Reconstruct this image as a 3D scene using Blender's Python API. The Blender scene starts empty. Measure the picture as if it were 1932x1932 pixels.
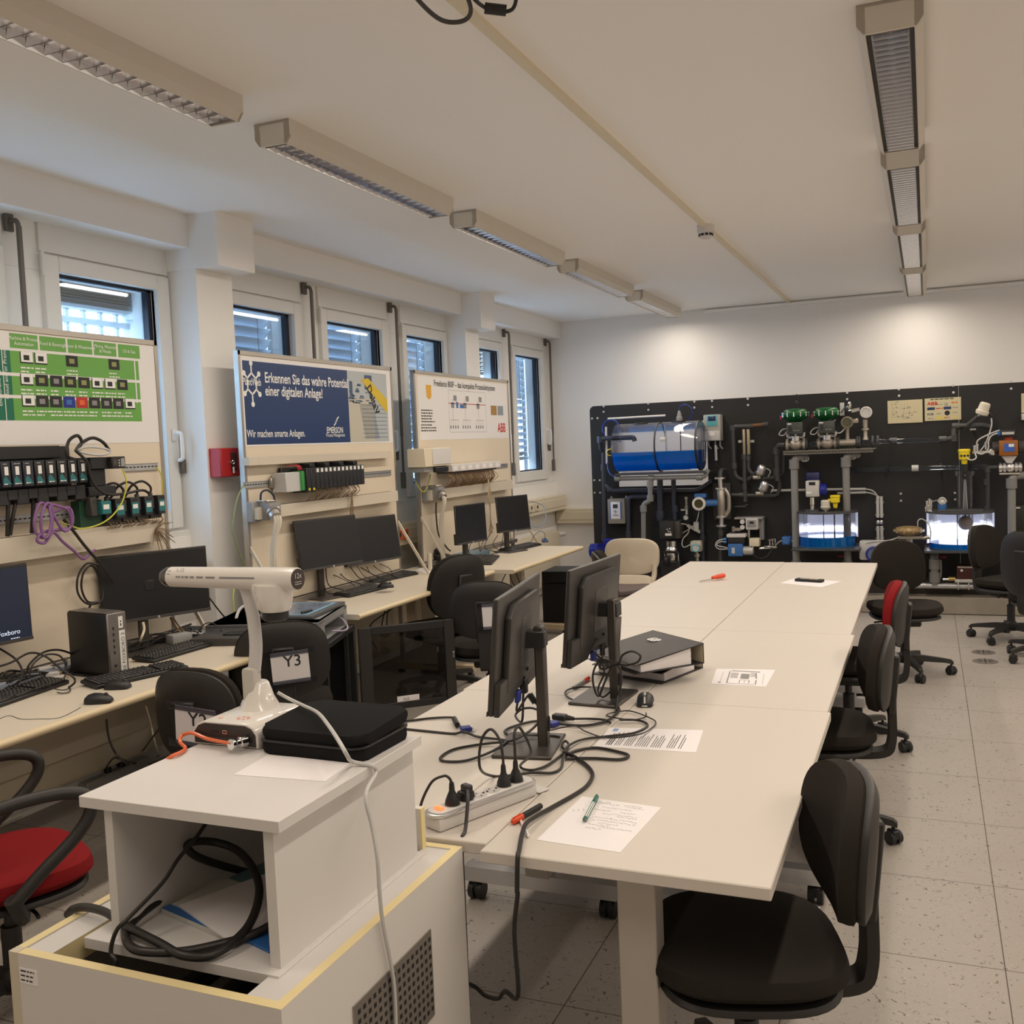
import bpy, bmesh, math, random
from mathutils import Vector, Matrix, Euler
random.seed(7)
PI = math.pi
scene = bpy.context.scene
COL = scene.collection

# ---------------------------------------------------------------- camera, world, exposure
cam_d = bpy.data.cameras.new('camera'); cam = bpy.data.objects.new('camera', cam_d); COL.objects.link(cam)
cam_d.sensor_width = 36.0; cam_d.lens = 35.031; cam_d.clip_start = 0.05; cam_d.clip_end = 200
_r = Matrix(((0.922483,0.012715,0.385829),(0.383770,0.077993,-0.920129),(-0.041791,0.996873,0.067067))).to_4x4(); cam.matrix_world = Matrix.Translation((0, 0, 1.6436)) @ _r
scene.camera = cam
scene.view_settings.view_transform = 'Standard'; scene.view_settings.look = 'None'
scene.view_settings.exposure = 0.12; scene.view_settings.gamma = 1.0; scene.view_settings.use_curve_mapping = False
scene.cycles.max_bounces = 10; scene.cycles.diffuse_bounces = 6; scene.cycles.glossy_bounces = 4
scene.cycles.transmission_bounces = 8; scene.cycles.transparent_max_bounces = 16
scene.cycles.caustics_reflective = False; scene.cycles.caustics_refractive = False
scene.cycles.sample_clamp_indirect = 6.0
world = bpy.data.worlds.new('sky'); scene.world = world; world.use_nodes = True
_bg = world.node_tree.nodes['Background']; _bg.inputs[0].default_value = (0.50, 0.72, 1.0, 1); _bg.inputs[1].default_value = 9.0

LAMP_W = 14.0          # watts of each ceiling luminaire's tube
LAMP_COL = (1.0, 0.87, 0.73)
TANK_W = 5.0

# ---------------------------------------------------------------- materials
def mat(name, col, rough=0.5, metal=0.0, bump=0.0, bscale=200.0, spec=0.5, emit=None, estr=0.0, alpha=1.0, var=0.0, vscale=8.0, coat=0.0):
    m = bpy.data.materials.new(name); m.use_nodes = True
    nt = m.node_tree; b = nt.nodes['Principled BSDF']
    b.inputs['Base Color'].default_value = (*col, 1); b.inputs['Roughness'].default_value = rough
    b.inputs['Metallic'].default_value = metal; b.inputs['Specular IOR Level'].default_value = spec
    b.inputs['Coat Weight'].default_value = coat
    if emit: b.inputs['Emission Color'].default_value = (*emit, 1); b.inputs['Emission Strength'].default_value = estr
    if alpha < 1: b.inputs['Alpha'].default_value = alpha
    if bump > 0 or var > 0:
        tc = nt.nodes.new('ShaderNodeTexCoord')
    if bump > 0:
        n = nt.nodes.new('ShaderNodeTexNoise'); n.inputs['Scale'].default_value = bscale; n.inputs['Detail'].default_value = 3
        bp = nt.nodes.new('ShaderNodeBump'); bp.inputs['Strength'].default_value = bump; bp.inputs['Distance'].default_value = 0.002
        nt.links.new(tc.outputs['Object'], n.inputs['Vector']); nt.links.new(n.outputs['Fac'], bp.inputs['Height'])
        nt.links.new(bp.outputs['Normal'], b.inputs['Normal'])
    if var > 0:
        n2 = nt.nodes.new('ShaderNodeTexNoise'); n2.inputs['Scale'].default_value = vscale; n2.inputs['Detail'].default_value = 4
        mx = nt.nodes.new('ShaderNodeMix'); mx.data_type = 'RGBA'
        mx.inputs[6].default_value = (*[max(0, c * (1 - var)) for c in col], 1); mx.inputs[7].default_value = (*[min(1, c * (1 + var)) for c in col], 1)
        nt.links.new(tc.outputs['Object'], n2.inputs['Vector']); nt.links.new(n2.outputs['Fac'], mx.inputs[0]); nt.links.new(mx.outputs[2], b.inputs['Base Color'])
    return m

def glassy(name, tint=(1, 1, 1), refl=0.6, rough=0.02):
    m = bpy.data.materials.new(name); m.use_nodes = True; nt = m.node_tree; nt.nodes.clear()
    o = nt.nodes.new('ShaderNodeOutputMaterial'); t = nt.nodes.new('ShaderNodeBsdfTransparent'); g = nt.nodes.new('ShaderNodeBsdfGlossy')
    t.inputs[0].default_value = (*tint, 1); g.inputs['Roughness'].default_value = rough
    f = nt.nodes.new('ShaderNodeFresnel'); f.inputs[0].default_value = 1.45
    ml = nt.nodes.new('ShaderNodeMath'); ml.operation = 'MULTIPLY'; ml.inputs[1].default_value = refl
    mx = nt.nodes.new('ShaderNodeMixShader')
    nt.links.new(f.outputs[0], ml.inputs[0]); nt.links.new(ml.outputs[0], mx.inputs[0]); nt.links.new(t.outputs[0], mx.inputs[1]); nt.links.new(g.outputs[0], mx.inputs[2])
    nt.links.new(mx.outputs[0], o.inputs[0]); return m

def fabric(name, col, scale=900.0, var=0.5):
    m = mat(name, col, 0.95, spec=0.15); nt = m.node_tree; b = nt.nodes['Principled BSDF']
    tc = nt.nodes.new('ShaderNodeTexCoord'); n = nt.nodes.new('ShaderNodeTexNoise'); n.inputs['Scale'].default_value = scale; n.inputs['Detail'].default_value = 2
    mx = nt.nodes.new('ShaderNodeMix'); mx.data_type = 'RGBA'
    mx.inputs[6].default_value = (*[c * (1 - var) for c in col], 1); mx.inputs[7].default_value = (*[c * (1 + var) for c in col], 1)
    bp = nt.nodes.new('ShaderNodeBump'); bp.inputs['Strength'].default_value = 0.5; bp.inputs['Distance'].default_value = 0.002
    nt.links.new(tc.outputs['Object'], n.inputs['Vector']); nt.links.new(n.outputs['Fac'], mx.inputs[0]); nt.links.new(mx.outputs[2], b.inputs['Base Color'])
    nt.links.new(n.outputs['Fac'], bp.inputs['Height']); nt.links.new(bp.outputs['Normal'], b.inputs['Normal']); return m

def floor_mat():
    m = mat('floor_tiles', (.5, .46, .41), 0.42, spec=0.35); nt = m.node_tree; b = nt.nodes['Principled BSDF']
    tc = nt.nodes.new('ShaderNodeTexCoord'); L = nt.links.new
    sep = nt.nodes.new('ShaderNodeSeparateXYZ'); L(tc.outputs['Object'], sep.inputs[0])
    def joint(out, off):
        a = nt.nodes.new('ShaderNodeMath'); a.operation = 'ADD'; a.inputs[1].default_value = 60.3 - off; L(out, a.inputs[0])
        d = nt.nodes.new('ShaderNodeMath'); d.operation = 'MODULO'; d.inputs[1].default_value = 0.6; L(a.outputs[0], d.inputs[0])
        s = nt.nodes.new('ShaderNodeMath'); s.operation = 'SUBTRACT'; s.inputs[1].default_value = 0.3; L(d.outputs[0], s.inputs[0])
        q = nt.nodes.new('ShaderNodeMath'); q.operation = 'ABSOLUTE'; L(s.outputs[0], q.inputs[0])
        c = nt.nodes.new('ShaderNodeMath'); c.operation = 'LESS_THAN'; c.inputs[1].default_value = 0.0016; L(q.outputs[0], c.inputs[0]); return c
    jx = joint(sep.outputs[0], 0.196); jy = joint(sep.outputs[1], 3.232)
    jm = nt.nodes.new('ShaderNodeMath'); jm.operation = 'MAXIMUM'; L(jx.outputs[0], jm.inputs[0]); L(jy.outputs[0], jm.inputs[1])
    n0 = nt.nodes.new('ShaderNodeTexNoise'); n0.inputs['Scale'].default_value = 3.0; n0.inputs['Detail'].default_value = 5; L(tc.outputs['Object'], n0.inputs['Vector'])
    r0 = nt.nodes.new('ShaderNodeMix'); r0.data_type = 'RGBA'; r0.inputs[6].default_value = (.37, .335, .30, 1); r0.inputs[7].default_value = (.44, .405, .37, 1); L(n0.outputs['Fac'], r0.inputs[0])
    # dark flecks: wavy thin marks
    n1 = nt.nodes.new('ShaderNodeTexNoise'); n1.inputs['Scale'].default_value = 55.0; n1.inputs['Detail'].default_value = 3; n1.inputs['Distortion'].default_value = 1.2; L(tc.outputs['Object'], n1.inputs['Vector'])
    cr = nt.nodes.new('ShaderNodeValToRGB'); e = cr.color_ramp.elements; e[0].position = .63; e[0].color = (0, 0, 0, 1); e[1].position = .70; e[1].color = (1, 1, 1, 1); L(n1.outputs['Fac'], cr.inputs[0])
    r1 = nt.nodes.new('ShaderNodeMix'); r1.data_type = 'RGBA'; r1.inputs[7].default_value = (.10, .08, .065, 1); L(cr.outputs[0], r1.inputs[0]); L(r0.outputs[2], r1.inputs[6])
    n2 = nt.nodes.new('ShaderNodeTexNoise'); n2.inputs['Scale'].default_value = 90.0; n2.inputs['Detail'].default_value = 2; L(tc.outputs['Object'], n2.inputs['Vector'])
    c2 = nt.nodes.new('ShaderNodeValToRGB'); e = c2.color_ramp.elements; e[0].position = .60; e[0].color = (0, 0, 0, 1); e[1].position = .72; e[1].color = (.5, .5, .5, 1); L(n2.outputs['Fac'], c2.inputs[0])
    r2 = nt.nodes.new('ShaderNodeMix'); r2.data_type = 'RGBA'; r2.inputs[7].default_value = (.56, .53, .48, 1); L(c2.outputs[0], r2.inputs[0]); L(r1.outputs[2], r2.inputs[6])
    r3 = nt.nodes.new('ShaderNodeMix'); r3.data_type = 'RGBA'; r3.inputs[7].default_value = (.07, .05, .04, 1); L(jm.outputs[0], r3.inputs[0]); L(r2.outputs[2], r3.inputs[6])
    L(r3.outputs[2], b.inputs['Base Color']); return m

BM = bpy.data.materials
WHITE = mat('white_wall_paint', (.88, .865, .84), .9, bump=.05, bscale=60, spec=.2)
CEIL = mat('ceiling_paint', (.92, .905, .88), .95, bump=.05, bscale=80, spec=.1)
FRAMEW = mat('window_white', (.78, .77, .74), .45)
CREAM = mat('cream_plastic', (.74, .66, .50), .5)
BEIGE = mat('beige_metal', (.62, .56, .46), .5)
DESK = mat('cream_laminate', (.64, .575, .47), .5, spec=.3)
DESKEDGE = mat('cream_edge', (.66, .55, .36), .4)
TABLE = mat('table_laminate', (.62, .575, .52), .5, spec=.3)
LACQ = mat('white_laminate', (.66, .64, .625), .45, spec=.4)
YEDGE = mat('yellowed_edging', (.78, .66, .36), .5)
CARTW = mat('cart_grey_white', (.68, .655, .63), .5)
BLACK = mat('black_plastic', (.012, .012, .013), .45)
BLACKM = mat('matte_black', (.018, .017, .017), .7)
DGREY = mat('dark_grey_plastic', (.05, .047, .045), .5)
SCREEN = mat('screen_black', (.006, .006, .008), .35)
GREY = mat('grey_plastic', (.30, .30, .30), .5)
LGREY = mat('light_grey_plastic', (.55, .55, .54), .45)
STEEL = mat('brushed_steel', (.45, .42, .38), .38, metal=.9, var=.12, vscale=5)
GALV = mat('galvanised_steel', (.50, .51, .52), .45, metal=.75, var=.25, vscale=25)
CHROME = mat('chrome', (.8, .8, .8), .12, metal=1)
ALU = mat('aluminium', (.72, .72, .73), .3, metal=.9)
MIRROR = mat('louvre_aluminium', (.80, .80, .82), .13, metal=1)
PAPER = mat('paper_white', (.82, .79, .80), .8)
INK = mat('ink_black', (.02, .02, .02), .7)
INKG = mat('ink_grey', (.25, .25, .26), .7)
RED = mat('signal_red', (.45, .02, .025), .4)
ORANGE = mat('orange_red', (.75, .13, .03), .35)
FABK = fabric('black_fabric', (.026, .022, .019))
FABR = fabric('red_fabric', (.22, .012, .014))
VINYL = mat('brown_vinyl', (.10, .075, .075), .5)
BEIGEP = mat('beige_shell', (.55, .48, .37), .4)
RIG = mat('rig_panel_black', (.021, .021, .022), .55, spec=.35)
PVC = mat('pvc_dark_grey', (.055, .057, .062), .4)
PVCL = mat('pvc_mid_grey', (.20, .20, .20), .45)
CLEARP = glassy('clear_pipe', (.80, .86, .95), .9)
ACRYL = glassy('clear_acrylic', (.90, .91, .95), .8)
GLASS = glassy('window_glass', (.90, .96, 1.0), .5)
SMOKE = glassy('smoked_pane', (.42, .41, .40), 1.0, .03)
TAPE = glassy('clear_tape', (.72, .73, .78), .8, .3)
BLUE = mat('pump_blue', (.010, .018, .26), .35)
MBLUE = mat('meter_blue', (.04, .15, .42), .4)
GREEN = mat('actuator_green', (.004, .10, .022), .3)
YELLOW = mat('sensor_yellow', (.85, .68, .02), .4)
TEAL = mat('display_teal', (.12, .45, .50), .4)
LABEL = mat('label_white', (.80, .80, .78), .6)
BRASS = mat('brass', (.55, .40, .14), .35, metal=.8)
PURPLE = mat('purple_cable', (.22, .10, .27), .45)
YGREEN = mat('yellow_green_wire', (.55, .55, .06), .5)
WIREBR = mat('brown_wires', (.22, .14, .07), .6)
CONC = mat('concrete', (.36, .33, .29), .9, var=.2, vscale=20, bump=.3, bscale=60)

# ---------------------------------------------------------------- mesh builder
def V(*a): return Vector(a[0]) if len(a) == 1 else Vector(a)
def basis(d):
    d = V(d).normalized(); h = Vector((0, 0, 1)) if abs(d.z) < .95 else Vector((1, 0, 0))
    u = h.cross(d).normalized(); return u, d.cross(u).normalized(), d
def smooth_path(pts, k=6, closed=False):
    pts = [V(p) for p in pts]; n = len(pts)
    if n < 3: return pts
    out = []
    for i in range(n if closed else n - 1):
        if closed: p = [pts[(i + j) % n] for j in (-1, 0, 1, 2)]
        else: p = [pts[max(0, i - 1)], pts[i], pts[i + 1], pts[min(n - 1, i + 2)]]
        for j in range(k):
            t = j / k
            out.append(.5 * ((2 * p[1]) + (p[2] - p[0]) * t + (2 * p[0] - 5 * p[1] + 4 * p[2] - p[3]) * t * t + (3 * p[1] - p[0] - 3 * p[2] + p[3]) * t ** 3))
    if not closed: out.append(pts[-1])
    return out
class MB:
    def __init__(s): s.bm = bmesh.new(); s.mats = []; s.mi = 0
    def m(s, material):
        if material not in s.mats: s.mats.append(material)
        s.mi = s.mats.index(material); return s
    def face(s, vs):
        try: f = s.bm.faces.new(vs); f.material_index = s.mi; return f
        except ValueError: return None
    def quad(s, *p): s.face([s.bm.verts.new(V(q)) for q in p]); return s
    def obox(s, c, size, rot=None, bev=0.0, seg=1):
        R = rot.to_matrix() if isinstance(rot, Euler) else (rot or Matrix.Identity(3)); c = V(c)
        vs = [s.bm.verts.new(c + R @ Vector((size[0] * x / 2, size[1] * y / 2, size[2] * z / 2))) for x in (-1, 1) for y in (-1, 1) for z in (-1, 1)]
        fs = [s.face([vs[i] for i in q]) for q in ((0, 1, 3, 2), (4, 6, 7, 5), (0, 4, 5, 1), (2, 3, 7, 6), (0, 2, 6, 4), (1, 5, 7, 3))]
        if bev > 0:
            es = {e for f in fs for e in f.edges}
            r = bmesh.ops.bevel(s.bm, geom=list(es), offset=bev, segments=seg, affect='EDGES', profile=.5)
            for f in r['faces']: f.material_index = s.mi
        return s
    def box(s, a, b, bev=0.0, seg=1):
        a = V(a); b = V(b); return s.obox((a + b) / 2, [abs(q) for q in (b - a)], None, bev, seg)
    def ring(s, c, u, v, r, n): return [s.bm.verts.new(c + (u * math.cos(2 * PI * i / n) + v * math.sin(2 * PI * i / n)) * r) for i in range(n)]
    def bridge(s, a, b):
        n = len(a)
        for i in range(n): s.face([a[i], a[(i + 1) % n], b[(i + 1) % n], b[i]])
    def cyl(s, p0, p1, r0, r1=None, n=16):
        p0 = V(p0); p1 = V(p1); r1 = r0 if r1 is None else r1; u, v, d = basis(p1 - p0)
        a = s.ring(p0, u, v, r0, n); b = s.ring(p1, u, v, r1, n); s.bridge(a, b); s.face(a[::-1]); s.face(b); return s
    def lathe(s, prof, o, d=(0, 0, 1), n=24, cap=True):
        u, v, d = basis(d); o = V(o); rs = [s.ring(o + d * h, u, v, max(r, 1e-4), n) for r, h in prof]
        for a, b in zip(rs, rs[1:]): s.bridge(a, b)
        if cap: s.face(rs[0][::-1]); s.face(rs[-1])
        return s
    def tube(s, pts, r, n=8, k=6, closed=False, straight=False):
        P = [V(p) for p in pts] if straight else smooth_path(pts, k, closed)
        Q = [P[0]]
        for p in P[1:]:
            if (p - Q[-1]).length > 1e-5: Q.append(p)
        P = Q; rs = []; u = None
        for i, p in enumerate(P):
            a = P[i - 1] if i else (P[-1] if closed else p); b = P[i + 1] if i + 1 < len(P) else (P[0] if closed else p)
            d = (b - a)
            if d.length < 1e-7: d = Vector((0, 0, 1))
            d.normalize()
            if u is None: u, v, _ = basis(d)
            else:
                u = u - d * u.dot(d)
                u = u.normalized() if u.length > 1e-6 else basis(d)[0]
                v = d.cross(u)
            rs.append(s.ring(p, u, v, r[i] if isinstance(r, list) else r, n))
        for a, b in zip(rs, rs[1:]): s.bridge(a, b)
        if closed: s.bridge(rs[-1], rs[0])
        else: s.face(rs[0][::-1]); s.face(rs[-1])
        return s
    def pipe(s, pts, r, n=14, bend=None):
        """rigid pipe with rounded elbows"""
        pts = [V(p) for p in pts]; bend = bend or r * 1.8; out = [pts[0]]
        for a, b, c in zip(pts, pts[1:], pts[2:]):
            d1 = (a - b); d2 = (c - b); t = min(bend, d1.length * .49, d2.length * .49); d1.normalize(); d2.normalize()
            p, q = b + d1 * t, b + d2 * t
            for i in range(6):
                f = i / 5; out.append(p * (1 - f) ** 2 + b * 2 * f * (1 - f) + q * f * f)
        out.append(pts[-1]); return s.tube(out, r, n, straight=True)
    def prism(s, poly, o, u, v, d, bev=0.0, seg=2):
        o = V(o); u = V(u); v = V(v); d = V(d)
        a = [s.bm.verts.new(o + u * x + v * y) for x, y in poly]; b = [s.bm.verts.new(o + u * x + v * y + d) for x, y in poly]
        fa = s.face(a[::-1]); fb = s.face(b); n = len(a)
        for i in range(n): s.face([a[i], a[(i + 1) % n], b[(i + 1) % n], b[i]])
        if bev > 0:
            es = [e for f in (fa, fb) for e in f.edges]
            r = bmesh.ops.bevel(s.bm, geom=es, offset=bev, segments=seg, affect='EDGES', profile=.5)
            for f in r['faces']: f.material_index = s.mi
        return s
    def ball(s, c, r, sc=(1, 1, 1), n=16, h=10):
        c = V(c); rs = []
        for j in range(h + 1):
            a = -PI / 2 + PI * j / h
            rs.append([s.bm.verts.new(c + Vector((max(1e-4, math.cos(a)) * math.cos(2 * PI * i / n) * r * sc[0], max(1e-4, math.cos(a)) * math.sin(2 * PI * i / n) * r * sc[1], math.sin(a) * r * sc[2]))) for i in range(n)])
        for a, b in zip(rs, rs[1:]): s.bridge(a, b)
        return s
    def pad(s, o, u, v, nrm, w, h, t, dome=.35, curve=0.0, sq=3.2, n=40, taper=0.0, side=.4):
        """soft upholstered pad: superellipse outline, domed on both faces, optionally curved"""
        o = V(o); u = V(u).normalized(); v = V(v).normalized(); nrm = V(nrm).normalized()
        def P(x, y, z):
            xx = x * w / 2 * (1 - taper * y * .5); return o + u * xx + v * (y * h / 2) + nrm * (z + curve * x * x)
        def ringat(sc, z):
            vs = []
            for i in range(n):
                a = 2 * PI * i / n; ca, sa = math.cos(a), math.sin(a)
                x = math.copysign(abs(ca) ** (2 / sq), ca) * sc; y = math.copysign(abs(sa) ** (2 / sq), sa) * sc
                vs.append(s.bm.verts.new(P(x, y, z)))
            return vs
        L = [(.001, -t / 2), (.3, -t / 2), (.6, -t / 2 * (1 - dome * .1)), (.85, -t / 2 * (1 - dome * .4)), (.96, -t / 2 * (1 - dome * .9) * (1 - side)), (1, -t * .08), (1, t * .08), (.97, t / 2 * (1 - side * .6)), (.9, t / 2 * (1 - dome * .3)), (.75, t / 2 * (1 - dome * .08)), (.45, t / 2), (.001, t / 2)]
        rs = [ringat(a, b) for a, b in L]
        for a, b in zip(rs, rs[1:]): s.bridge(a, b)
        return s
    def text(s, body, o, u, v, size, align='LEFT', bold=0.0, sx=1.0, lift=(0, 0, 0)):
        cu = bpy.data.curves.new('t', 'FONT'); cu.body = body; cu.size = size; cu.align_x = align; cu.offset = bold * size; cu.resolution_u = 3
        ob = bpy.data.objects.new('t', cu); COL.objects.link(ob)
        dg = bpy.context.evaluated_depsgraph_get(); me = ob.evaluated_get(dg).to_mesh()
        u = V(u).normalized(); v = V(v).normalized(); o = V(o) + V(lift)
        vs = [s.bm.verts.new(o + u * (p.co.x * sx) + v * p.co.y) for p in me.vertices]
        for f in me.polygons: s.face([vs[i] for i in f.vertices])
        ob.evaluated_get(dg).to_mesh_clear(); bpy.data.objects.remove(ob); bpy.data.curves.remove(cu); return s
    def lines(s, o, u, v, w, n, pitch, th, seed=1, fill=.8):
        """rows of small dashes standing in for print too small to read"""
        rr = random.Random(seed); o = V(o); u = V(u).normalized(); v = V(v).normalized()
        for i in range(n):
            x = 0; end = w * (rr.uniform(.55, 1) if fill < 1 else 1)
            while x < end:
                l = min(rr.uniform(1.5, 5) * th, end - x); p = o + u * x - v * (i * pitch)
                s.quad(p, p + u * l, p + u * l + v * th, p + v * th); x += l + th * .8
        return s
    def flat(s, o, u, v, w, h):
        o = V(o); u = V(u).normalized() * w; v = V(v).normalized() * h; return s.quad(o, o + u, o + u + v, o + v)

def build(name, mb, material=None, parent=None, world=True, smooth=True, angle=38):
    me = bpy.data.meshes.new(name); mb.bm.normal_update()
    bmesh.ops.recalc_face_normals(mb.bm, faces=mb.bm.faces[:])
    if parent is not None and world:
        mb.bm.transform(parent['_inv'] if False else Matrix.Translation(-Vector(parent.get('_loc', (0, 0, 0)))))
    mb.bm.to_mesh(me); mb.bm.free()
    for q in (mb.mats or [material]): me.materials.append(q)
    if smooth:
        for p in me.polygons: p.use_smooth = True
        me.set_sharp_from_angle(angle=math.radians(angle))
    ob = bpy.data.objects.new(name, me); COL.objects.link(ob)
    if parent is not None: ob.parent = parent
    return ob
def tag(o, label, cat, group=None, kind=None):
    o['label'] = label; o['category'] = cat
    if group: o['group'] = group
    if kind: o['kind'] = kind
    return o
ROOTS = {}
class Thing:
    """an Empty at the thing's base that parents its parts; parts are given in world (loc subtracted) or local coordinates"""
    def __init__(s, name, label, cat, loc=(0, 0, 0), rotz=0.0, group=None, local=False):
        o = bpy.data.objects.new(name, None); COL.objects.link(o); o.empty_display_size = .05
        o.location = loc; o.rotation_euler = (0, 0, rotz); tag(o, label, cat, group); s.o = o; s.loc = V(loc); s.local = local
    def part(s, name, mb, material=None, sub=None, label=None, **k):
        if not s.local: mb.bm.transform(Matrix.Translation(-s.loc))
        ob = build(name, mb, material, sub or s.o, world=False, **k)
        if label: ob['label'] = label
        return ob
def single(name, mb, material, label, cat, group=None, **k): return tag(build(name, mb, material, **k), label, cat, group)
def struct(name, mb, material, parent=None, **k):
    o = build(name, mb, material, parent, **k)
    if parent is None: o['kind'] = 'structure'
    return o
def copy_tree(o, loc, rotz=0.0, label=None, group=None):
    def cp(q, par):
        c = q.copy(); COL.objects.link(c)
        if par is not None: c.parent = par
        for ch in q.children: cp(ch, c)
        return c
    r = cp(o, None); r.location = loc; r.rotation_euler = (0, 0, rotz)
    if label: r['label'] = label
    if group: r['group'] = group
    return r
def rz(a): return Euler((0, 0, a))
X_, Y_, Z_ = Vector((1, 0, 0)), Vector((0, 1, 0)), Vector((0, 0, 1))

# ================================================================ the room
XR, Y0, Y1, ZC = 3.8, -2.6, 10.72, 3.0
XW = -3.96           # face of the window frames
struct('floor', MB().box((-4.15, Y0 - .1, -.1), (XR + .1, Y1 + .1, 0)), floor_mat(), smooth=False)
struct('ceiling', MB().box((-4.15, Y0 - .1, ZC), (XR + .1, Y1 + .1, ZC + .12)), CEIL, smooth=False)
struct('wall_back', MB().box((-4.15, Y1, 0), (XR + .1, Y1 + .12, ZC)), WHITE, smooth=False)
struct('wall_right', MB().box((XR, Y0, 0), (XR + .12, Y1, ZC)), WHITE, smooth=False)
struct('wall_front', MB().box((-4.15, Y0 - .12, 0), (XR, Y0, ZC)), WHITE, smooth=False)
# window modules: (frame y0, frame y1, glass y0, glass y1)
WIN = [(2.62, 3.46, 2.71, 3.37),
       ((-3.96,3.681,2.678)[1], 4.555, (-3.96,3.777,2.598)[1], (-3.96,4.46,2.596)[1]),
       (4.99, (-3.96,5.864,2.673)[1], 5.08, (-3.96,5.768,2.591)[1]),
       ((-3.96,6.091,2.668)[1], (-3.96,7.057,2.665)[1], (-3.96,6.17,2.58)[1], (-3.96,6.95,2.574)[1]),
       ((-3.96,7.282,2.659)[1], (-3.96,8.104,2.66)[1], (-3.96,7.355,2.571)[1], (-3.96,8.041,2.582)[1]),
       (8.50, (-3.96,9.391,2.654)[1], 8.60, (-3.96,9.292,2.57)[1]),
       ((-3.96,9.628,2.642)[1], 10.58, (-3.96,9.717,2.564)[1], (-3.96,10.445,2.561)[1])]
ZG0, ZG1, ZF0, ZF1 = 1.355, 2.59, 1.25, 2.67
w = MB().m(WHITE)
w.box((-4.15, Y0, 0), (-3.93, Y1, 1.20))                       # parapet below the windows
w.box((-4.15, Y0, ZG1), (XW - .03, Y1, ZC))
ys = [Y0] + [q for f in WIN for q in (f[2], f[3])] + [Y1]
for a, b in zip(ys[0::2], ys[1::2]): w.box((-4.15, a, ZG0 + .001), (XW - .03, b, ZG1 - .001))
w.box((-4.15, Y0, 1.201), (XW - .031, Y1, ZG0))
struct('wall_left', w, WHITE, smooth=False)
# infill panels over and between the windows
w = MB().m(FRAMEW)
for i, f in enumerate(WIN):
    w.box((XW - .028, f[0] - .005, ZF1 + .012), (XW - .012, f[1] + .005, 2.86))
struct('trim_1', w, FRAMEW, smooth=False)
w = MB().box((-4.0, Y0, 2.82), (-3.81, Y1, ZC)); struct('beam', w, WHITE, smooth=False)
w = MB().box((-4.05, 4.57, 0), (-3.78, 4.885, 2.72)).box((-4.05, 4.556, 2.705), (-3.61, 4.885, ZC)); struct('pillar', w, WHITE, smooth=False)
w = MB().box((-4.05, 8.11, 0), (-3.78, 8.40, 2.70)).box((-4.05, 8.11, 2.69), (-3.62, 8.43, ZC)); struct('pillar', w, WHITE, smooth=False)
w = MB().box((-4.05, .9, 0), (-3.78, 1.2, 2.72)).box((-4.05, .9, 2.705), (-3.61, 1.2, ZC)); struct('pillar', w, WHITE, smooth=False)
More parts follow.
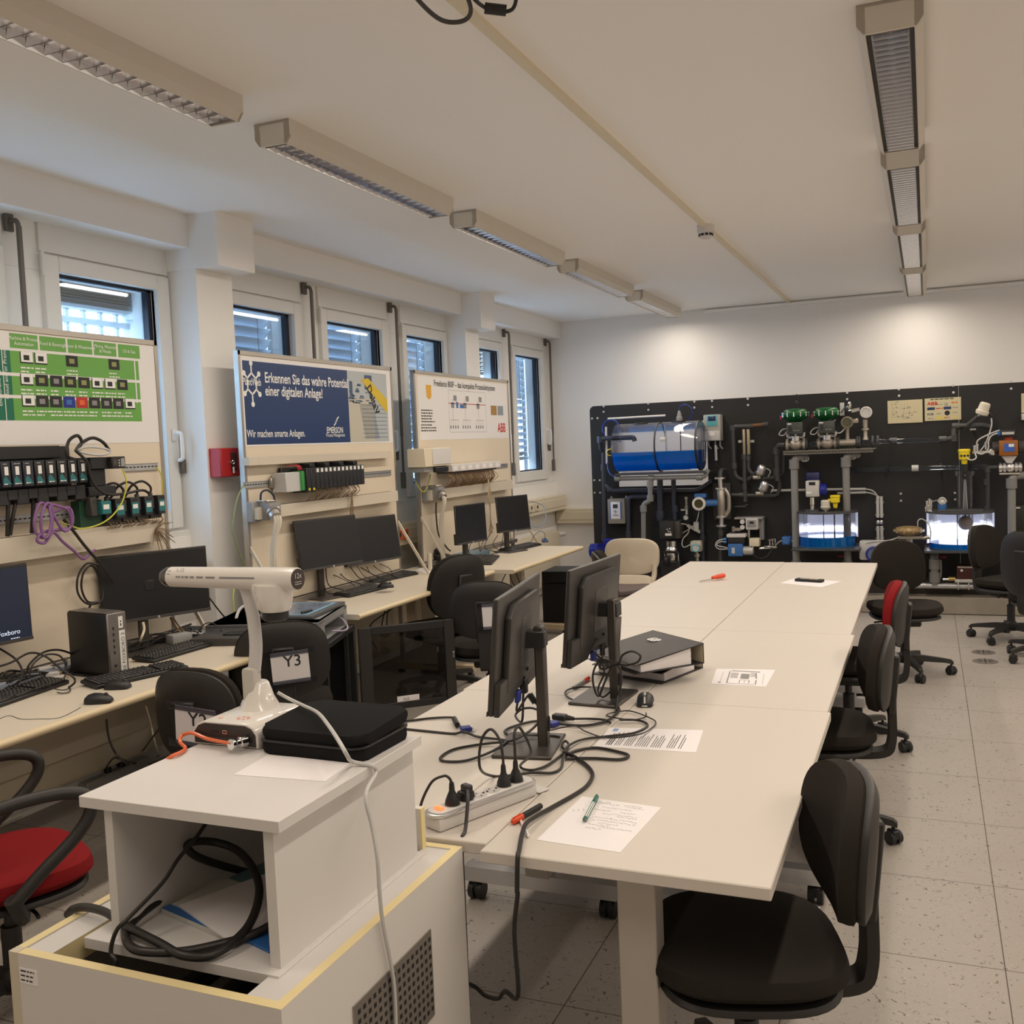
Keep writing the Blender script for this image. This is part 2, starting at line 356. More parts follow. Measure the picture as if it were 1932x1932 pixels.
# ceiling rail on the back wall
struct('trim_2', MB().box(((-2.18,10.7,2.96)[0], Y1 - .035, 2.955), (XR, Y1, 2.985)), CEIL, smooth=False)
struct('trim_3', MB().box((-1.318, 2.4, ZC - .018), (-1.283, Y1, ZC)), CREAM, smooth=False)
for i, f in enumerate(WIN):
    fy0, fy1, gy0, gy1 = f
    e = bpy.data.objects.new('window_%d' % i, None); COL.objects.link(e); e.location = (XW, (fy0 + fy1) / 2, ZF0); e['kind'] = 'structure'; e['_loc'] = tuple(e.location)
    m = MB()
    m.box((XW - .05, fy0, ZF0), (XW, gy0, ZF1), .004).box((XW - .05, gy1, ZF0), (XW, fy1, ZF1), .004)
    m.box((XW - .05, gy0, ZF0), (XW, gy1, ZG0), .004).box((XW - .05, gy0, ZG1), (XW, gy1, ZF1), .004)
    for z in (ZF1 - .05, ZF0 + .10): m.cyl((XW + .008, fy0 - .012, z - .06), (XW + .008, fy0 - .012, z + .06), .010, n=10)     # hinges
    build('window_frame', m, FRAMEW, e)
    m = MB(); g = .022                                              # rubber gasket and dark spacer round the pane
    m.box((XW - .075, gy0, ZG0), (XW - .05, gy0 + g * .5, ZG1)).box((XW - .09, gy1 - g * 1.4, ZG0), (XW - .05, gy1, ZG1)).box((XW - .075, gy0, ZG1 - g * .6), (XW - .05, gy1, ZG1)).box((XW - .075, gy0, ZG0), (XW - .05, gy1, ZG0 + g * .6))
    build('gasket', m, mat('gasket_dark_blue', (.012, .016, .03), .5) if i == 0 else BM['gasket_dark_blue'], e, smooth=False)
    build('pane', MB().box((XW - .072, gy0, ZG0), (XW - .066, gy1, ZG1)), GLASS, e, smooth=False)
    # handle
    hy = fy1 - .045; hz = 1.78
    m = MB().box((XW, hy - .016, hz - .035), (XW + .012, hy + .016, hz + .035), .005, 2)
    m.tube([(XW + .01, hy, hz + .01), (XW + .045, hy, hz + .01), (XW + .055, hy + .005, hz - .01), (XW + .055, hy + .005, hz - .12), (XW + .045, hy + .005, hz - .14), (XW + .025, hy + .005, hz - .145)], .011, 8)
    build('handle', m, mat('handle_white', (.85, .85, .85), .3) if i == 0 else BM['handle_white'], e)
    # steel opening rod with its bracket
    ry = fy1 + .035
    m = MB().box((XW - .012, ry - .022, 2.74), (XW + .012, ry + .022, 2.845), .003)
    m.tube([(XW + .005, ry, 2.79), (XW + .04, ry + .01, 2.785), (XW + .05, ry + .012, 2.75)], .012, 8)
    m.tube([(XW + .05, ry + .012, 2.76), (XW + .045, ry + .014, 1.75)], .013, 8).tube([(XW + .045, ry + .014, 1.76), (XW + .04, ry + .02, 1.33)], .010, 8)
    m.box((XW + .02, ry + .0, 1.33), (XW + .055, ry + .035, 1.46), .004).box((XW, ry - .05, 1.56), (XW + .03, ry - .02, 1.64), .003)
    build('opening_rod', m, mat('rod_grey_brown', (.16, .145, .13), .5, metal=.4) if i == 0 else BM['rod_grey_brown'], e)
# sill ledge
struct('window_sill', MB().box((-4.1, Y0, 1.195), (-3.935, Y1, 1.235), .003), FRAMEW)
# outside the windows
struct('light_well_wall', MB().box((-6.4, Y0 - 1, -1), (-6.2, Y1 + 1, 1.5)), CONC, smooth=False)
SLAT = mat('blind_slats', (.40, .46, .53), .45, metal=.3)
SLATD = mat('blind_slats_stacked', (.15, .155, .16), .6)
BG = 'outside venetian blinds'
def blind(i, label, closed_z0, open_from=None, tilt=.35):
    fy0, fy1, gy0, gy1 = WIN[i]; t = Thing('venetian_blind', label, 'blind', (-4.20, (gy0 + gy1) / 2, closed_z0), 0, BG)
    xb = -4.20; m = MB(); z = 2.62; pitch = .072; a = math.radians(58)
    while z > closed_z0:
        zz = z; ang = a
        if open_from and zz < open_from: ang = math.radians(40)
        dx, dz = math.cos(ang) * .04, math.sin(ang) * .04
        m.quad((xb - dx, gy0 - .06, zz - dz), (xb - dx, gy1 + .02, zz - dz), (xb + dx, gy1 + .02, zz + dz), (xb + dx, gy0 - .06, zz + dz))
        m.quad((xb + dx, gy0 - .06, zz + dz), (xb + dx, gy1 + .02, zz + dz), (xb + dx + .005, gy1 + .02, zz + dz - .006), (xb + dx + .005, gy0 - .06, zz + dz - .006))
        z -= pitch
    t.part('slats', m, SLAT, smooth=False)
    m = MB()
    for y in (gy0 + .1, gy1 - .14): m.cyl((xb + .035, y, closed_z0), (xb + .035, y, 2.64), .0025, n=5)
    t.part('lift_cords', m, DGREY)
    t.part('bottom_rail', MB().box((xb - .03, gy0 - .06, closed_z0 - .05), (xb + .04, gy1 + .03, closed_z0 - .01), .005), SLAT)
    t.part('guide_rail', MB().box((xb - .02, gy1 + .035, 1.2), (xb + .02, gy1 + .06, 2.66)), SLATD)
blind(2, 'lowered blind outside the window above the blue poster, beside the red key box pillar', 1.40)
blind(3, 'lowered blind outside the wide window behind the right end of the blue poster board', 1.40)
blind(4, 'lowered blind outside the window between the blue poster board and the far pillar', 1.40)
blind(6, 'lowered blind outside the last window before the back wall, slats half open', 1.52, 2.15)
def stacked(i, label, h):
    fy0, fy1, gy0, gy1 = WIN[i]; t = Thing('venetian_blind', label, 'blind', (-4.20, (gy0 + gy1) / 2, 2.62 - h), 0, BG)
    m = MB(); n = 16
    for k in range(n): m.obox((-4.20, (gy0 + gy1) / 2, 2.62 - h * (k + .5) / n), (.078, gy1 - gy0 + .12, h / n * .55), Euler((0, .12 * ((k % 3) - 1), 0)))
    t.part('slats', m, SLATD, smooth=False); t.part('bottom_rail', MB().box((-4.24, gy0 - .06, 2.62 - h - .035), (-4.15, gy1 + .06, 2.62 - h - .005), .004), SLATD)
stacked(0, 'raised blind packed at the top of the window at the left photo edge', .10)
stacked(1, 'raised blind packed at the top of the window behind the green poster board', .10)
stacked(5, 'raised blind packed at the top of the narrow window above the white poster board', .22)
# galvanised grille over the light well by the second window
t = Thing('window_grille', 'galvanised steel grille outside the window behind the green poster board', 'grille', (-4.80, 4.2, 1.2))
m = MB()
for z in (2.585, 2.50): m.box((-4.84, 2.4, z), (-4.79, 5.12, z + (.07 if z > 2.55 else .035)))
for k in range(20): m.box((-4.83, 2.45 + k * .135, 1.0), (-4.805, 2.475 + k * .135, 2.75))
for z in (1.25, 1.75, 2.2): m.box((-4.83, 2.4, z), (-4.79, 5.12, z + .03))
t.part('bars', m, GALV, smooth=False)
t.part('bracket', MB().box((-4.80, 5.085, 2.555), (-4.18, 5.115, 2.66)), GALV, smooth=False)
struct('exterior_pier', MB().box((-4.86, 5.12, -1), (-4.25, 5.20, 2.9)), mat('white_render', (.7, .72, .74), .9, var=.15, vscale=40), smooth=False)

# wall trunking with its sockets
def trunking(name, a, b, label, face, sockets=()):
    t = Thing(name, label, 'cable trunking', a)
    a = V(a); b = V(b); m = MB()
    if face == 'x':
        m.box((a.x - .13, a.y, a.z - .09), (a.x, b.y, a.z + .075), .004); t.part('duct', m, CREAM)
        t.part('cover', MB().box((a.x - .01, a.y, a.z - .05), (a.x + .006, b.y, a.z + .04), .003), CREAM)
        for y in sockets:
            s = t.part('socket', MB().box((a.x + .006, y - .04, a.z - .042), (a.x + .018, y + .04, a.z + .036), .003), ORANGE if y < 7.5 else CREAM)
            t.part('socket_well', MB().cyl((a.x + .0185, y, a.z), (a.x + .0195, y, a.z), .02), DGREY, sub=s)
    else:
        m.box((a.x, a.y, a.z - .09), (b.x, a.y + .08, a.z + .075), .004); t.part('duct', m, CREAM)
        t.part('cover', MB().box((a.x, a.y - .006, a.z - .05), (b.x, a.y + .01, a.z + .04), .003), CREAM)
    return t
trunking('cable_trunking', (-3.80, 8.42, .985), (-3.80, 10.66, .985), 'cream cable trunking under the far windows with wall sockets', 'x', (9.55, 9.72))
trunking('cable_trunking', (-3.80, 4.90, .985), (-3.80, 8.10, .985), 'cream cable trunking between the two pillars with red sockets', 'x', (6.76, 6.86))
trunking('cable_trunking', (-3.80, 1.3, .985), (-3.80, 4.55, .985), 'cream cable trunking under the window behind the green poster board', 'x')
trunking('cable_trunking', (-3.92, 10.64, .82), (-1.0, 10.64, .82), 'cream cable trunking along the back wall beside the black process panel', 'y')
# radiator below the far windows
t = Thing('radiator', 'cream panel radiator under the far window, by the back wall', 'radiator', (-3.86, 9.4, .12))
t.part('panel', MB().box((-3.89, 8.5, .12), (-3.80, 10.40, .67), .006, 2), CREAM)
m = MB().cyl((-3.84, 10.40, .62), (-3.84, 10.47, .62), .018).cyl((-3.84, 10.46, .62), (-3.80, 10.56, .62), .03, .026)
t.part('thermostat_knob', m, LACQ)
t = Thing('radiator', 'cream panel radiator under the benches, between the pillars', 'radiator', (-3.86, 6.4, .12))
t.part('panel', MB().box((-3.89, 5.0, .12), (-3.80, 7.9, .67), .006, 2), CREAM)
t = Thing('radiator', 'cream panel radiator under the nearest bench', 'radiator', (-3.86, 3.0, .12))
t.part('panel', MB().box((-3.89, 1.4, .12), (-3.80, 4.4, .67), .006, 2), CREAM)

# red key box on the pillar
t = Thing('key_box', 'small red key box with a glass front on the white pillar', 'key box', (-3.78, 4.66, 1.53))
t.part('case', MB().box((-3.78, 4.585, 1.53), (-3.70, 4.748, 1.695), .003), RED)
d = t.part('door', MB().m(RED).box((-3.70, 4.588, 1.533), (-3.694, 4.745, 1.692), .002), RED)
t.part('window', MB().box((-3.694, 4.668, 1.56), (-3.6925, 4.725, 1.668)), mat('keybox_glass', (.08, .02, .03), .15), sub=d, smooth=False)
t.part('lock', MB().cyl((-3.694, 4.655, 1.612), (-3.682, 4.655, 1.612), .008).tube([(-3.683, 4.675, 1.622), (-3.680, 4.683, 1.612), (-3.683, 4.675, 1.602), (-3.685, 4.667, 1.612)], .002, 6, closed=True), CHROME, sub=d)
t.part('key_tag', MB().box((-3.685, 4.668, 1.548), (-3.681, 4.684, 1.585), .002), LABEL, sub=d)

# ================================================================ ceiling luminaires
TUBE = mat('lamp_tube', (1, .95, .85), .5, emit=(1.0, .88, .72), estr=1.0)
LG_L, LG_R = 'ceiling lights above the window benches', 'ceiling lights above the long table'
LAMPBODY = mat('luminaire_body', (.66, .615, .54), .5)
DARKSLOT = mat('luminaire_slot', (.02, .015, .012), .5)
def make_lamp(name, label, loc, group, slots):
    t = Thing(name, label, 'ceiling light', loc, 0, group, local=True)
    L = 1.52; W = .17 if not slots else .20; h = .095; ch = .03
    w2 = W / 2
    prof = [(-w2, 0), (-w2, -h + ch), (-w2 + ch * .75, -h)]
    m = MB()
    # side profiles with a chamfer, closed top, end caps
    for sg in (-1, 1):
        m.prism([(sg * x, z) for x, z in [(-w2, 0), (-w2, -h + ch), (-w2 + .022, -h), (-w2 + .027, -h), (-w2 + .027, 0)]], (0, 0, 0), X_, Z_, Y_ * L)
    m.box((-w2, 0, -.012), (w2, L, 0))
    for y in (0, L - .012): m.prism([(-w2, 0), (-w2, -h + ch), (-w2 + .022, -h), (w2 - .022, -h), (w2, -h + ch), (w2, 0)], (0, y, 0), X_, Z_, Y_ * .012)
    t.part('housing', m, LAMPBODY, smooth=False)
    iw = w2 - .027; ix = iw
    if slots:
        m = MB()
        for sg in (-1, 1): m.box((sg * iw, .012, -h + .01), (sg * (iw - .014), L - .012, -h + .02))
        t.part('side_slots', m, DARKSLOT, smooth=False); ix = iw - .016
    m = MB()
    # parabolic side reflectors and cross blades
    for sg in (-1, 1):
        pr = [(ix, -h), (ix - .008, -h + .025), (ix - .022, -h + .055)]
        for (x0, z0), (x1, z1) in zip(pr, pr[1:]):
            m.quad((sg * x0, .012, z0), (sg * x0, L - .012, z0), (sg * x1, L - .012, z1), (sg * x1, .012, z1))
    n = 30 if slots else 22
    for k in range(n):
        y = .03 + (L - .06) * k / (n - 1)
        for sg in (-1, 1):
            a0 = (ix, -h + .002); pts = []
            steps = [(0, .0015), (.5, .004), (1, .010)]
            for (f0, d0), (f1, d1) in zip(steps, steps[1:]):
                m.quad((-ix + f0 * .022, y + sg * d0, -h + .002 + f0 * .052), (ix - f0 * .022, y + sg * d0, -h + .002 + f0 * .052), (ix - f1 * .022, y + sg * d1, -h + .002 + f1 * .052), (-ix + f1 * .022, y + sg * d1, -h + .002 + f1 * .052))
    t.part('louvre', m, MIRROR, angle=60)
    t.part('tube', MB().cyl((0, .03, -.024), (0, L - .03, -.024), .008, n=10), TUBE)
    ld = bpy.data.lights.new('tube_light', 'AREA'); ld.shape = 'RECTANGLE'; ld.size = ix * 1.7; ld.size_y = L - .08; ld.energy = LAMP_W; ld.color = LAMP_COL; ld.spread = math.radians(LAMP_SPREAD)
    lo = bpy.data.objects.new('tube_light', ld); COL.objects.link(lo); lo.parent = t.o; lo.location = (0, L / 2, -h - .002)
    return t.o
LAMP_SPREAD = 175
STARTS = [3.484 + 1.815 * k for k in (-1, 0, 1, 2, 3)]
XL, XRW = -2.452, -.095
lab_l = ['nearest white louvred ceiling light of the window row, cut by the left photo edge', 'second white louvred ceiling light of the window row, nearest whole one', 'third white louvred ceiling light of the window row, above the blue poster board', 'fourth white louvred ceiling light of the window row, next to last', 'last white louvred ceiling light of the window row, in front of the back wall']
lab_r = ['ceiling light of the right row cut by the top edge of the photo', 'nearest whole narrow louvred ceiling light of the right row', 'second whole louvred ceiling light of the right row', 'third whole louvred ceiling light of the right row, next to last', 'last louvred ceiling light of the right row, by the back wall']
pl = make_lamp('ceiling_light', lab_l[0], (XL, STARTS[0], ZC), LG_L, False)
prr = make_lamp('ceiling_light', lab_r[0], (XRW, STARTS[0], ZC), LG_R, True)
for k in range(1, 5):
    copy_tree(pl, (XL, STARTS[k], ZC), 0, lab_l[k]); copy_tree(prr, (XRW, STARTS[k], ZC), 0, lab_r[k])
copy_tree(pl, (XL, STARTS[0] - 1.815, ZC), 0, 'white louvred ceiling light of the window row, beside the photographer'); copy_tree(prr, (XRW, STARTS[0] - 1.815, ZC), 0, 'louvred ceiling light of the right row, above the photographer')
for k in range(-1, 5): copy_tree(prr, (2.25, STARTS[0] + 1.815 * k, ZC), 0, 'added louvred ceiling light of an assumed third row, out of view at the right, ' + ['first', 'second', 'third', 'fourth', 'fifth', 'sixth'][k + 1], 'added ceiling lights of the assumed third row')  # unseen row, assumed from the lamp spacing and added to lift the ambient light
# smoke detector
t = Thing('smoke_detector', 'white smoke detector on the ceiling conduit', 'smoke detector', (-1.30, 6.515, ZC))
t.part('base', MB().lathe([(.055, 0), (.055, -.045), (.05, -.05)], (-1.30, 6.515, ZC), n=20), LACQ)
t.part('sensor_head', MB().lathe([(.046, -.05), (.040, -.075), (.026, -.085), (.001, -.086)], (-1.30, 6.515, ZC), n=20), LACQ)
m = MB()
for k in range(10):
    a = 2 * PI * k / 10; m.obox((-1.30 + .0445 * math.cos(a), 6.515 + .0445 * math.sin(a), ZC - .063), (.004, .02, .014), Euler((0, 0, a)))
t.part('vents', m, BLACK)
# projector
PZ = 2.80
t = Thing('projector', 'white ceiling projector at the top edge of the photo', 'projector', (-1.05, 2.2, PZ))
m = MB(); m.prism([(-.19, -.16), (-.15, -.19), (.15, -.19), (.19, -.16), (.19, .10), (.15, .16), (-.13, .16), (-.19, .11)], (-1.03, 2.22, PZ), X_, Y_, Z_ * .10, .022, 3)
t.part('case', m, mat('projector_white', (.72, .68, .66), .35))
t.part('ceiling_mount', MB().cyl((-1.03, 2.15, PZ + .1), (-1.03, 2.15, ZC), .03), LACQ)
t.part('status_light', MB().cyl((-1.128, 2.335, PZ - .001), (-1.128, 2.335, PZ + .004), .004), mat('blue_led', (.1, .1, 1), .5, emit=(.2, .2, 1), estr=6))
t.part('vent_slot', MB().box((-1.15, 2.20, PZ - .001), (-1.06, 2.205, PZ + .002)), DGREY)
t.part('lettering', MB().text('EPSON', (-1.00, 2.27, PZ - .001), X_, -Y_, .022, bold=.01), INKG, smooth=False)
single('projector_cable', MB().tube([(-1.20, 2.28, PZ + .03), (-1.19, 2.36, PZ - .01), (-1.16, 2.43, PZ - .04), (-1.11, 2.46, PZ - .04), (-1.08, 2.44, PZ - .02), (-1.08, 2.37, PZ + .03)], .006, 8), DGREY, 'grey cable looping out below the ceiling projector', 'cable')
t = Thing('power_cable', 'black cable with a ferrite block behind the ceiling projector', 'cable', (-1.0, 2.45, PZ))
t.part('cord', MB().tube([(-1.075, 2.36, PZ + .04), (-1.06, 2.41, PZ - .01), (-1.03, 2.46, PZ - .03), (-.98, 2.48, PZ - .03), (-.96, 2.46, PZ + .01), (-.97, 2.41, PZ + .04)], .005, 8), BLACK)
t.part('ferrite_block', MB().cyl((-1.045, 2.45, PZ - .025), (-.995, 2.475, PZ - .032), .014, n=10), BLACK)
t.part('plug', MB().box((-.995, 2.36, PZ + .025), (-.94, 2.41, PZ + .045), .003), BLACK)

# ================================================================ the long table: eight flip-top tables
ZT = .73
TLEG = mat('table_leg_grey', (.52, .48, .43), .45, metal=.1)
TFOOT = mat('table_foot_silver', (.60, .60, .61), .3, metal=.8)
def caster(m, x, y, r=.032, z=0, a=0):
    d = Vector((math.cos(a), math.sin(a), 0))
    for s in (-1, 1): m.cyl(Vector((x, y, z + r)) + d * (.006 * s), Vector((x, y, z + r)) + d * (.026 * s), r, n=14)
    m.obox((x, y, z + r + .012), (.034, .05, .04), rz(a), .006)
def make_table(label, x0, x1, y0, y1, kind):
    xc = (x0 + x1) / 2; t = Thing('table', label, 'table', (xc, (y0 + y1) / 2, 0), 0, 'tables pushed together into the long table')
    t.part('tabletop', MB().box((x0, y0, ZT - .028), (x1, y1, ZT), .0025), TABLE, smooth=False)
    for yy in ((y0 + .17, y1 - .15)):
        m = MB().box((xc - .045, yy - .035, .12), (xc + .045, yy + .035, ZT - .03), .003)
        t.part('leg', m, TLEG)
        m = MB().box((xc - .055, yy - .04, ZT - .07), (xc + .055, yy + .03, ZT - .028), .003); t.part('bracket', m, DGREY)
        m = MB().prism([(-.035, 0), (.035, 0), (.028, .05), (-.028, .05)], (xc - .29, yy, .075), Y_, Z_, X_ * .58, .003)
        f = t.part('foot', m, TFOOT)
        for s in (-1, 1):
            m = MB(); caster(m, xc + s * .25, yy, .033); m.cyl((xc + s * .25, yy, .05), (xc + s * .25, yy, .08), .012)
            t.part('caster', m, BLACK, sub=f)
    t.part('crossbar', MB().box((xc - .02, y0 + .2, ZT - .10), (xc + .02, y1 - .18, ZT - .06)), DGREY)
tl = [(2.03, 3.345), (3.348, 4.69), (4.693, 5.98), (5.983, 7.262)]
tr = [(1.99, 3.342), (3.345, 4.66), (4.663, 6.06), (6.063, 7.245)]
nl = ['nearest left cream table of the long table, carrying the power strip', 'second left cream table, carrying the farther monitor', 'third left cream table, bare, beyond the ring binders', 'farthest left cream table, carrying the red screwdriver']
nr = ['nearest right cream table of the long table, carrying the handwritten sheet', 'second right cream table, carrying the taped floor plan', 'third right cream table, bare, beside the red chair', 'farthest right cream table, carrying the remote control']
for (a, b), l in zip(tl, nl): make_table(l, -1.635 if a > 3 else -1.625, -.952, a, b, 'l')
for (a, b), l in zip(tr, nr): make_table(l, -.949, -.303 if a < 3 else (-.314 if a < 4.6 else -.330), a, b, 'r')

# ================================================================ office chairs
SHELL = mat('chair_shell_black', (.020, .018, .017), .5)
BEIGEBASE = mat('beige_foot', (.60, .50, .34), .5)
def make_chair(label, x, y, rotz, seatm=None, backm=None, group='black swivel chairs', sz=.47, backz=.80, bw=.42, bh=.40, lean=.10, arms=False, base_rot=0.0, sign=None, seat=True, swoff=0.0):
    t = Thing('office_chair', label, 'chair', (x, y, 0), rotz, group, local=True)
    seatm = seatm or FABK; backm = backm or FABK
    m = MB(); m.pad((0, .0, sz - .035), X_, Y_, Z_, .47, .45, .075, .35, .012, 3.0); t.part('seat', m, seatm)
    m = MB(); m.pad((0, .0, sz - .078), X_, Y_, Z_, .44, .42, .03, .2, .0, 3.0); t.part('seat_pan', m, SHELL)
    n = Vector((0, math.cos(lean), math.sin(lean))); v = Vector((0, -math.sin(lean), math.cos(lean))); o = Vector((0, -.245, backz))
    b = t.part('backrest', MB().pad(o, X_, v, n, bw, bh, .075, .6, .045, 2.7, taper=.12), backm)
    m = MB().pad(o - n * .028, X_, v, n, bw * .99, bh * .99, .04, .5, .045, 2.7, taper=.12); m.obox(o - n * .052 - v * .06, (.10, bh * .72, .03) , Matrix((X_, n, v)).transposed() @ Matrix(((1,0,0),(0,0,1),(0,1,0))), .006)
    t.part('back_shell', m, SHELL)
    # flat J-shaped back bar
    m = MB(); P = [o - n * .045 + v * .02, o - n * .055 - v * (bh * .4), Vector((0, -.285, sz - .06)), Vector((0, -.25, sz - .115)), Vector((0, -.10, sz - .125))]
    P = smooth_path(P, 6); w2, th = .038, .014; rows = []
    for i, p in enumerate(P):
        d = (P[min(i + 1, len(P) - 1)] - P[max(i - 1, 0)]).normalized(); nn = X_.cross(d)
        rows.append([m.bm.verts.new(p + X_ * (w2 * sx) + nn * (th * sy)) for sx, sy in ((-1, -1), (1, -1), (1, 1), (-1, 1))])
    for a, c in zip(rows, rows[1:]): m.bridge(a, c)
    m.face(rows[0]); m.face(rows[-1]); t.part('back_bar', m, SHELL)
    m = MB().box((-.09, -.12, sz - .14), (.09, .10, sz - .085), .01); m.tube([(.09, .02, sz - .115), (.17, .03, sz - .115), (.20, .03, sz - .12)], .006, 6); t.part('mechanism', m, SHELL)
    m = MB().cyl((0, 0, .10), (0, 0, sz - .12), .018).cyl((0, 0, .10), (0, 0, .27), .029); t.part('gas_column', m, SHELL)
    t.part('hub', MB().lathe([(.045, .075), (.048, .125), (.03, .145)], (0, 0, 0), n=16), SHELL)
    for k in range(5):
        a = base_rot + 2 * PI * k / 5; d = Vector((math.cos(a), math.sin(a), 0)); s = Vector((-d.y, d.x, 0)); m = MB(); rows = []
        for f, z, w, h in ((.03, .105, .028, .045), (.12, .105, .024, .036), (.24, .095, .020, .026), (.285, .088, .018, .024), (.30, .078, .014, .018)):
            rows.append([m.bm.verts.new(d * f + s * (w * q) + Z_ * (z + h * r / 2)) for q, r in ((-1, -1), (1, -1), (.8, 1), (-.8, 1))])
        for p, q in zip(rows, rows[1:]): m.bridge(p, q)
        m.face(rows[0]); m.face(rows[-1]); lg = t.part('leg', m, SHELL)
        m = MB(); e = d * .285; caster(m, e.x, e.y, .027, 0, a + .8); m.cyl((e.x, e.y, .05), (e.x, e.y, .085), .007); t.part('caster', m, BLACK, sub=lg)
    if arms:
        for sg in (-1, 1):
            xx = sg * .265; m = MB()
            m.tube([(xx, -.12, sz + .00), (xx, -.14, sz + .10), (xx, -.14, sz + .19), (xx, -.09, sz + .235), (xx, .06, sz + .245), (xx, .155, sz + .225), (xx, .175, sz + .175), (xx, .13, sz + .11), (xx, .03, sz + .03), (xx, -.05, sz - .04)], .019, 10)
            m.tube([(xx, -.05, sz - .02), (xx * .9, -.02, sz - .09), (xx * .4, 0, sz - .10)], .022, 8); t.part('armrest', m, SHELL)
    if sign:
        txt, dx, tilt = sign; vv = v; uu = X_.copy()      # read from behind the chair
        uu = (uu * math.cos(tilt) + vv * math.sin(tilt)); vv2 = n.cross(uu) * -1
        vv2 = (vv2 if vv2.dot(vv) > 0 else -vv2)
        so = o - n * .0745 + X_ * dx - vv * .02
        m = MB().m(PAPER).obox(so, (.17, .002, .15), Matrix((uu, n, vv2)).transposed())
        m.m(INK).text(txt, so - n * .0022 - uu * .03 + vv2 * .005, uu, vv2, .075, bold=.004)
        s = t.part('paper_sign', m, PAPER, smooth=False, label='white paper sign reading ' + txt)
        for q in (-1, 1): t.part('tape', MB().obox(so - n * .003 + vv2 * (.072 * q), (.23, .001, .028), Matrix((uu, n, vv2)).transposed()), TAPE, sub=s, smooth=False)
    return t
R_ = math.radians
GR = 'black swivel chairs along the right side of the long table'
LOW = dict(backz=.70, bh=.33, bw=.42)
make_chair('black fabric swivel chair nearest the camera, under the near right table corner', -.415, 2.30, R_(108), group=GR, base_rot=.3, **LOW)
make_chair('black swivel chair between the nearest chair and the red backed chair at the table', -.43, 4.14, R_(98), group=GR, base_rot=.75, **LOW)
make_chair('swivel chair with a red fabric front on its black backrest', -.40, 5.42, R_(92), backm=FABR, group=GR, base_rot=.65, **LOW)
GF = 'black swivel chairs standing in front of the process panel'
make_chair('black swivel chair facing the camera behind the red backed chair, by the brass valve', -.16, 7.12, R_(192), group=GF, backz=.70, bh=.35, bw=.36, base_rot=.45)
make_chair('black swivel chair turned sideways in front of the lit right tank', .57, 8.40, R_(232), group=GF, backz=.70, bh=.34, bw=.36, base_rot=.1)
make_chair('black swivel chair cut by the right photo edge, its back shell turned to the camera', .76, 7.72, R_(-38), group=GF, backz=.69, bh=.46, base_rot=.63)
make_chair('dark grey chair whose padded back shows over the far left table edge', -1.90, 6.80, R_(-70), group='dark chairs on the window side of the long table', backz=.70, bh=.36, lean=.3)
GB = 'black swivel chairs at the window benches'
make_chair('tall backed black swivel chair pushed under the middle bench, seen from behind', -3.05, 5.94, R_(62), group=GB, backz=.735, bh=.43, bw=.44, lean=.16, base_rot=.2)
make_chair('black swivel chair with a paper sign E2 taped on its back', -2.46, 5.43, R_(20), group=GB, backz=.70, bh=.34, bw=.42, sign=('E2', .075, .03), base_rot=.4)
make_chair('black swivel chair with a paper sign Y3 taped on its back', -2.92, 3.98, R_(38), group=GB, backz=.70, bh=.36, bw=.44, sign=('Y3', .03, .05), base_rot=.1)
make_chair('black swivel chair with a paper sign Y2 taped on its back', -2.54, 3.13, R_(4), group=GB, backz=.70, bh=.35, bw=.36, sign=('Y2', .06, -.10), base_rot=.3)
make_chair('red swivel chair with black loop armrests, cut by the left photo edge', -2.56, 2.08, R_(-27), seatm=FABR, backm=FABR, group='red chair with armrests', arms=True, sz=.47, backz=.84)
# beige shell chair with a brown vinyl seat
t = Thing('shell_chair', 'beige plastic shell chair with brown vinyl seat in front of the blue pump', 'chair', (-2.30, 7.75, 0), 0, None, local=False)
hx, hy = -2.28, 7.92
m = MB().m(BEIGEP)
m.pad((hx, hy, .685), X_, Vector((0, .12, 1)), -Y_, .47, .30, .035, .3, -.05, 3.2)
m.pad((hx, hy - .08, .495), X_, Vector((0, .5, .85)), Vector((0, -.85, .5)), .40, .10, .03, .3, .0, 4)
for s in (-1, 1): m.tube([(hx + s * .2, hy + .01, .62), (hx + s * .2, hy - .02, .52), (hx + s * .18, hy - .10, .46)], .022, 8)
t.part('shell_back', m, BEIGEP)
t.part('seat', MB().pad((hx, hy - .30, .445), X_, Y_, Z_, .44, .42, .06, .4, .02, 3.4), VINYL)
for sx in (-1, 1):
    for yy in (-.12, -.46): t.part('leg', MB().tube([(hx + sx * .15, hy - .3, .42), (hx + sx * .22, hy + yy, .38), (hx + sx * .24, hy + yy, 0)], .012, 8), STEEL)

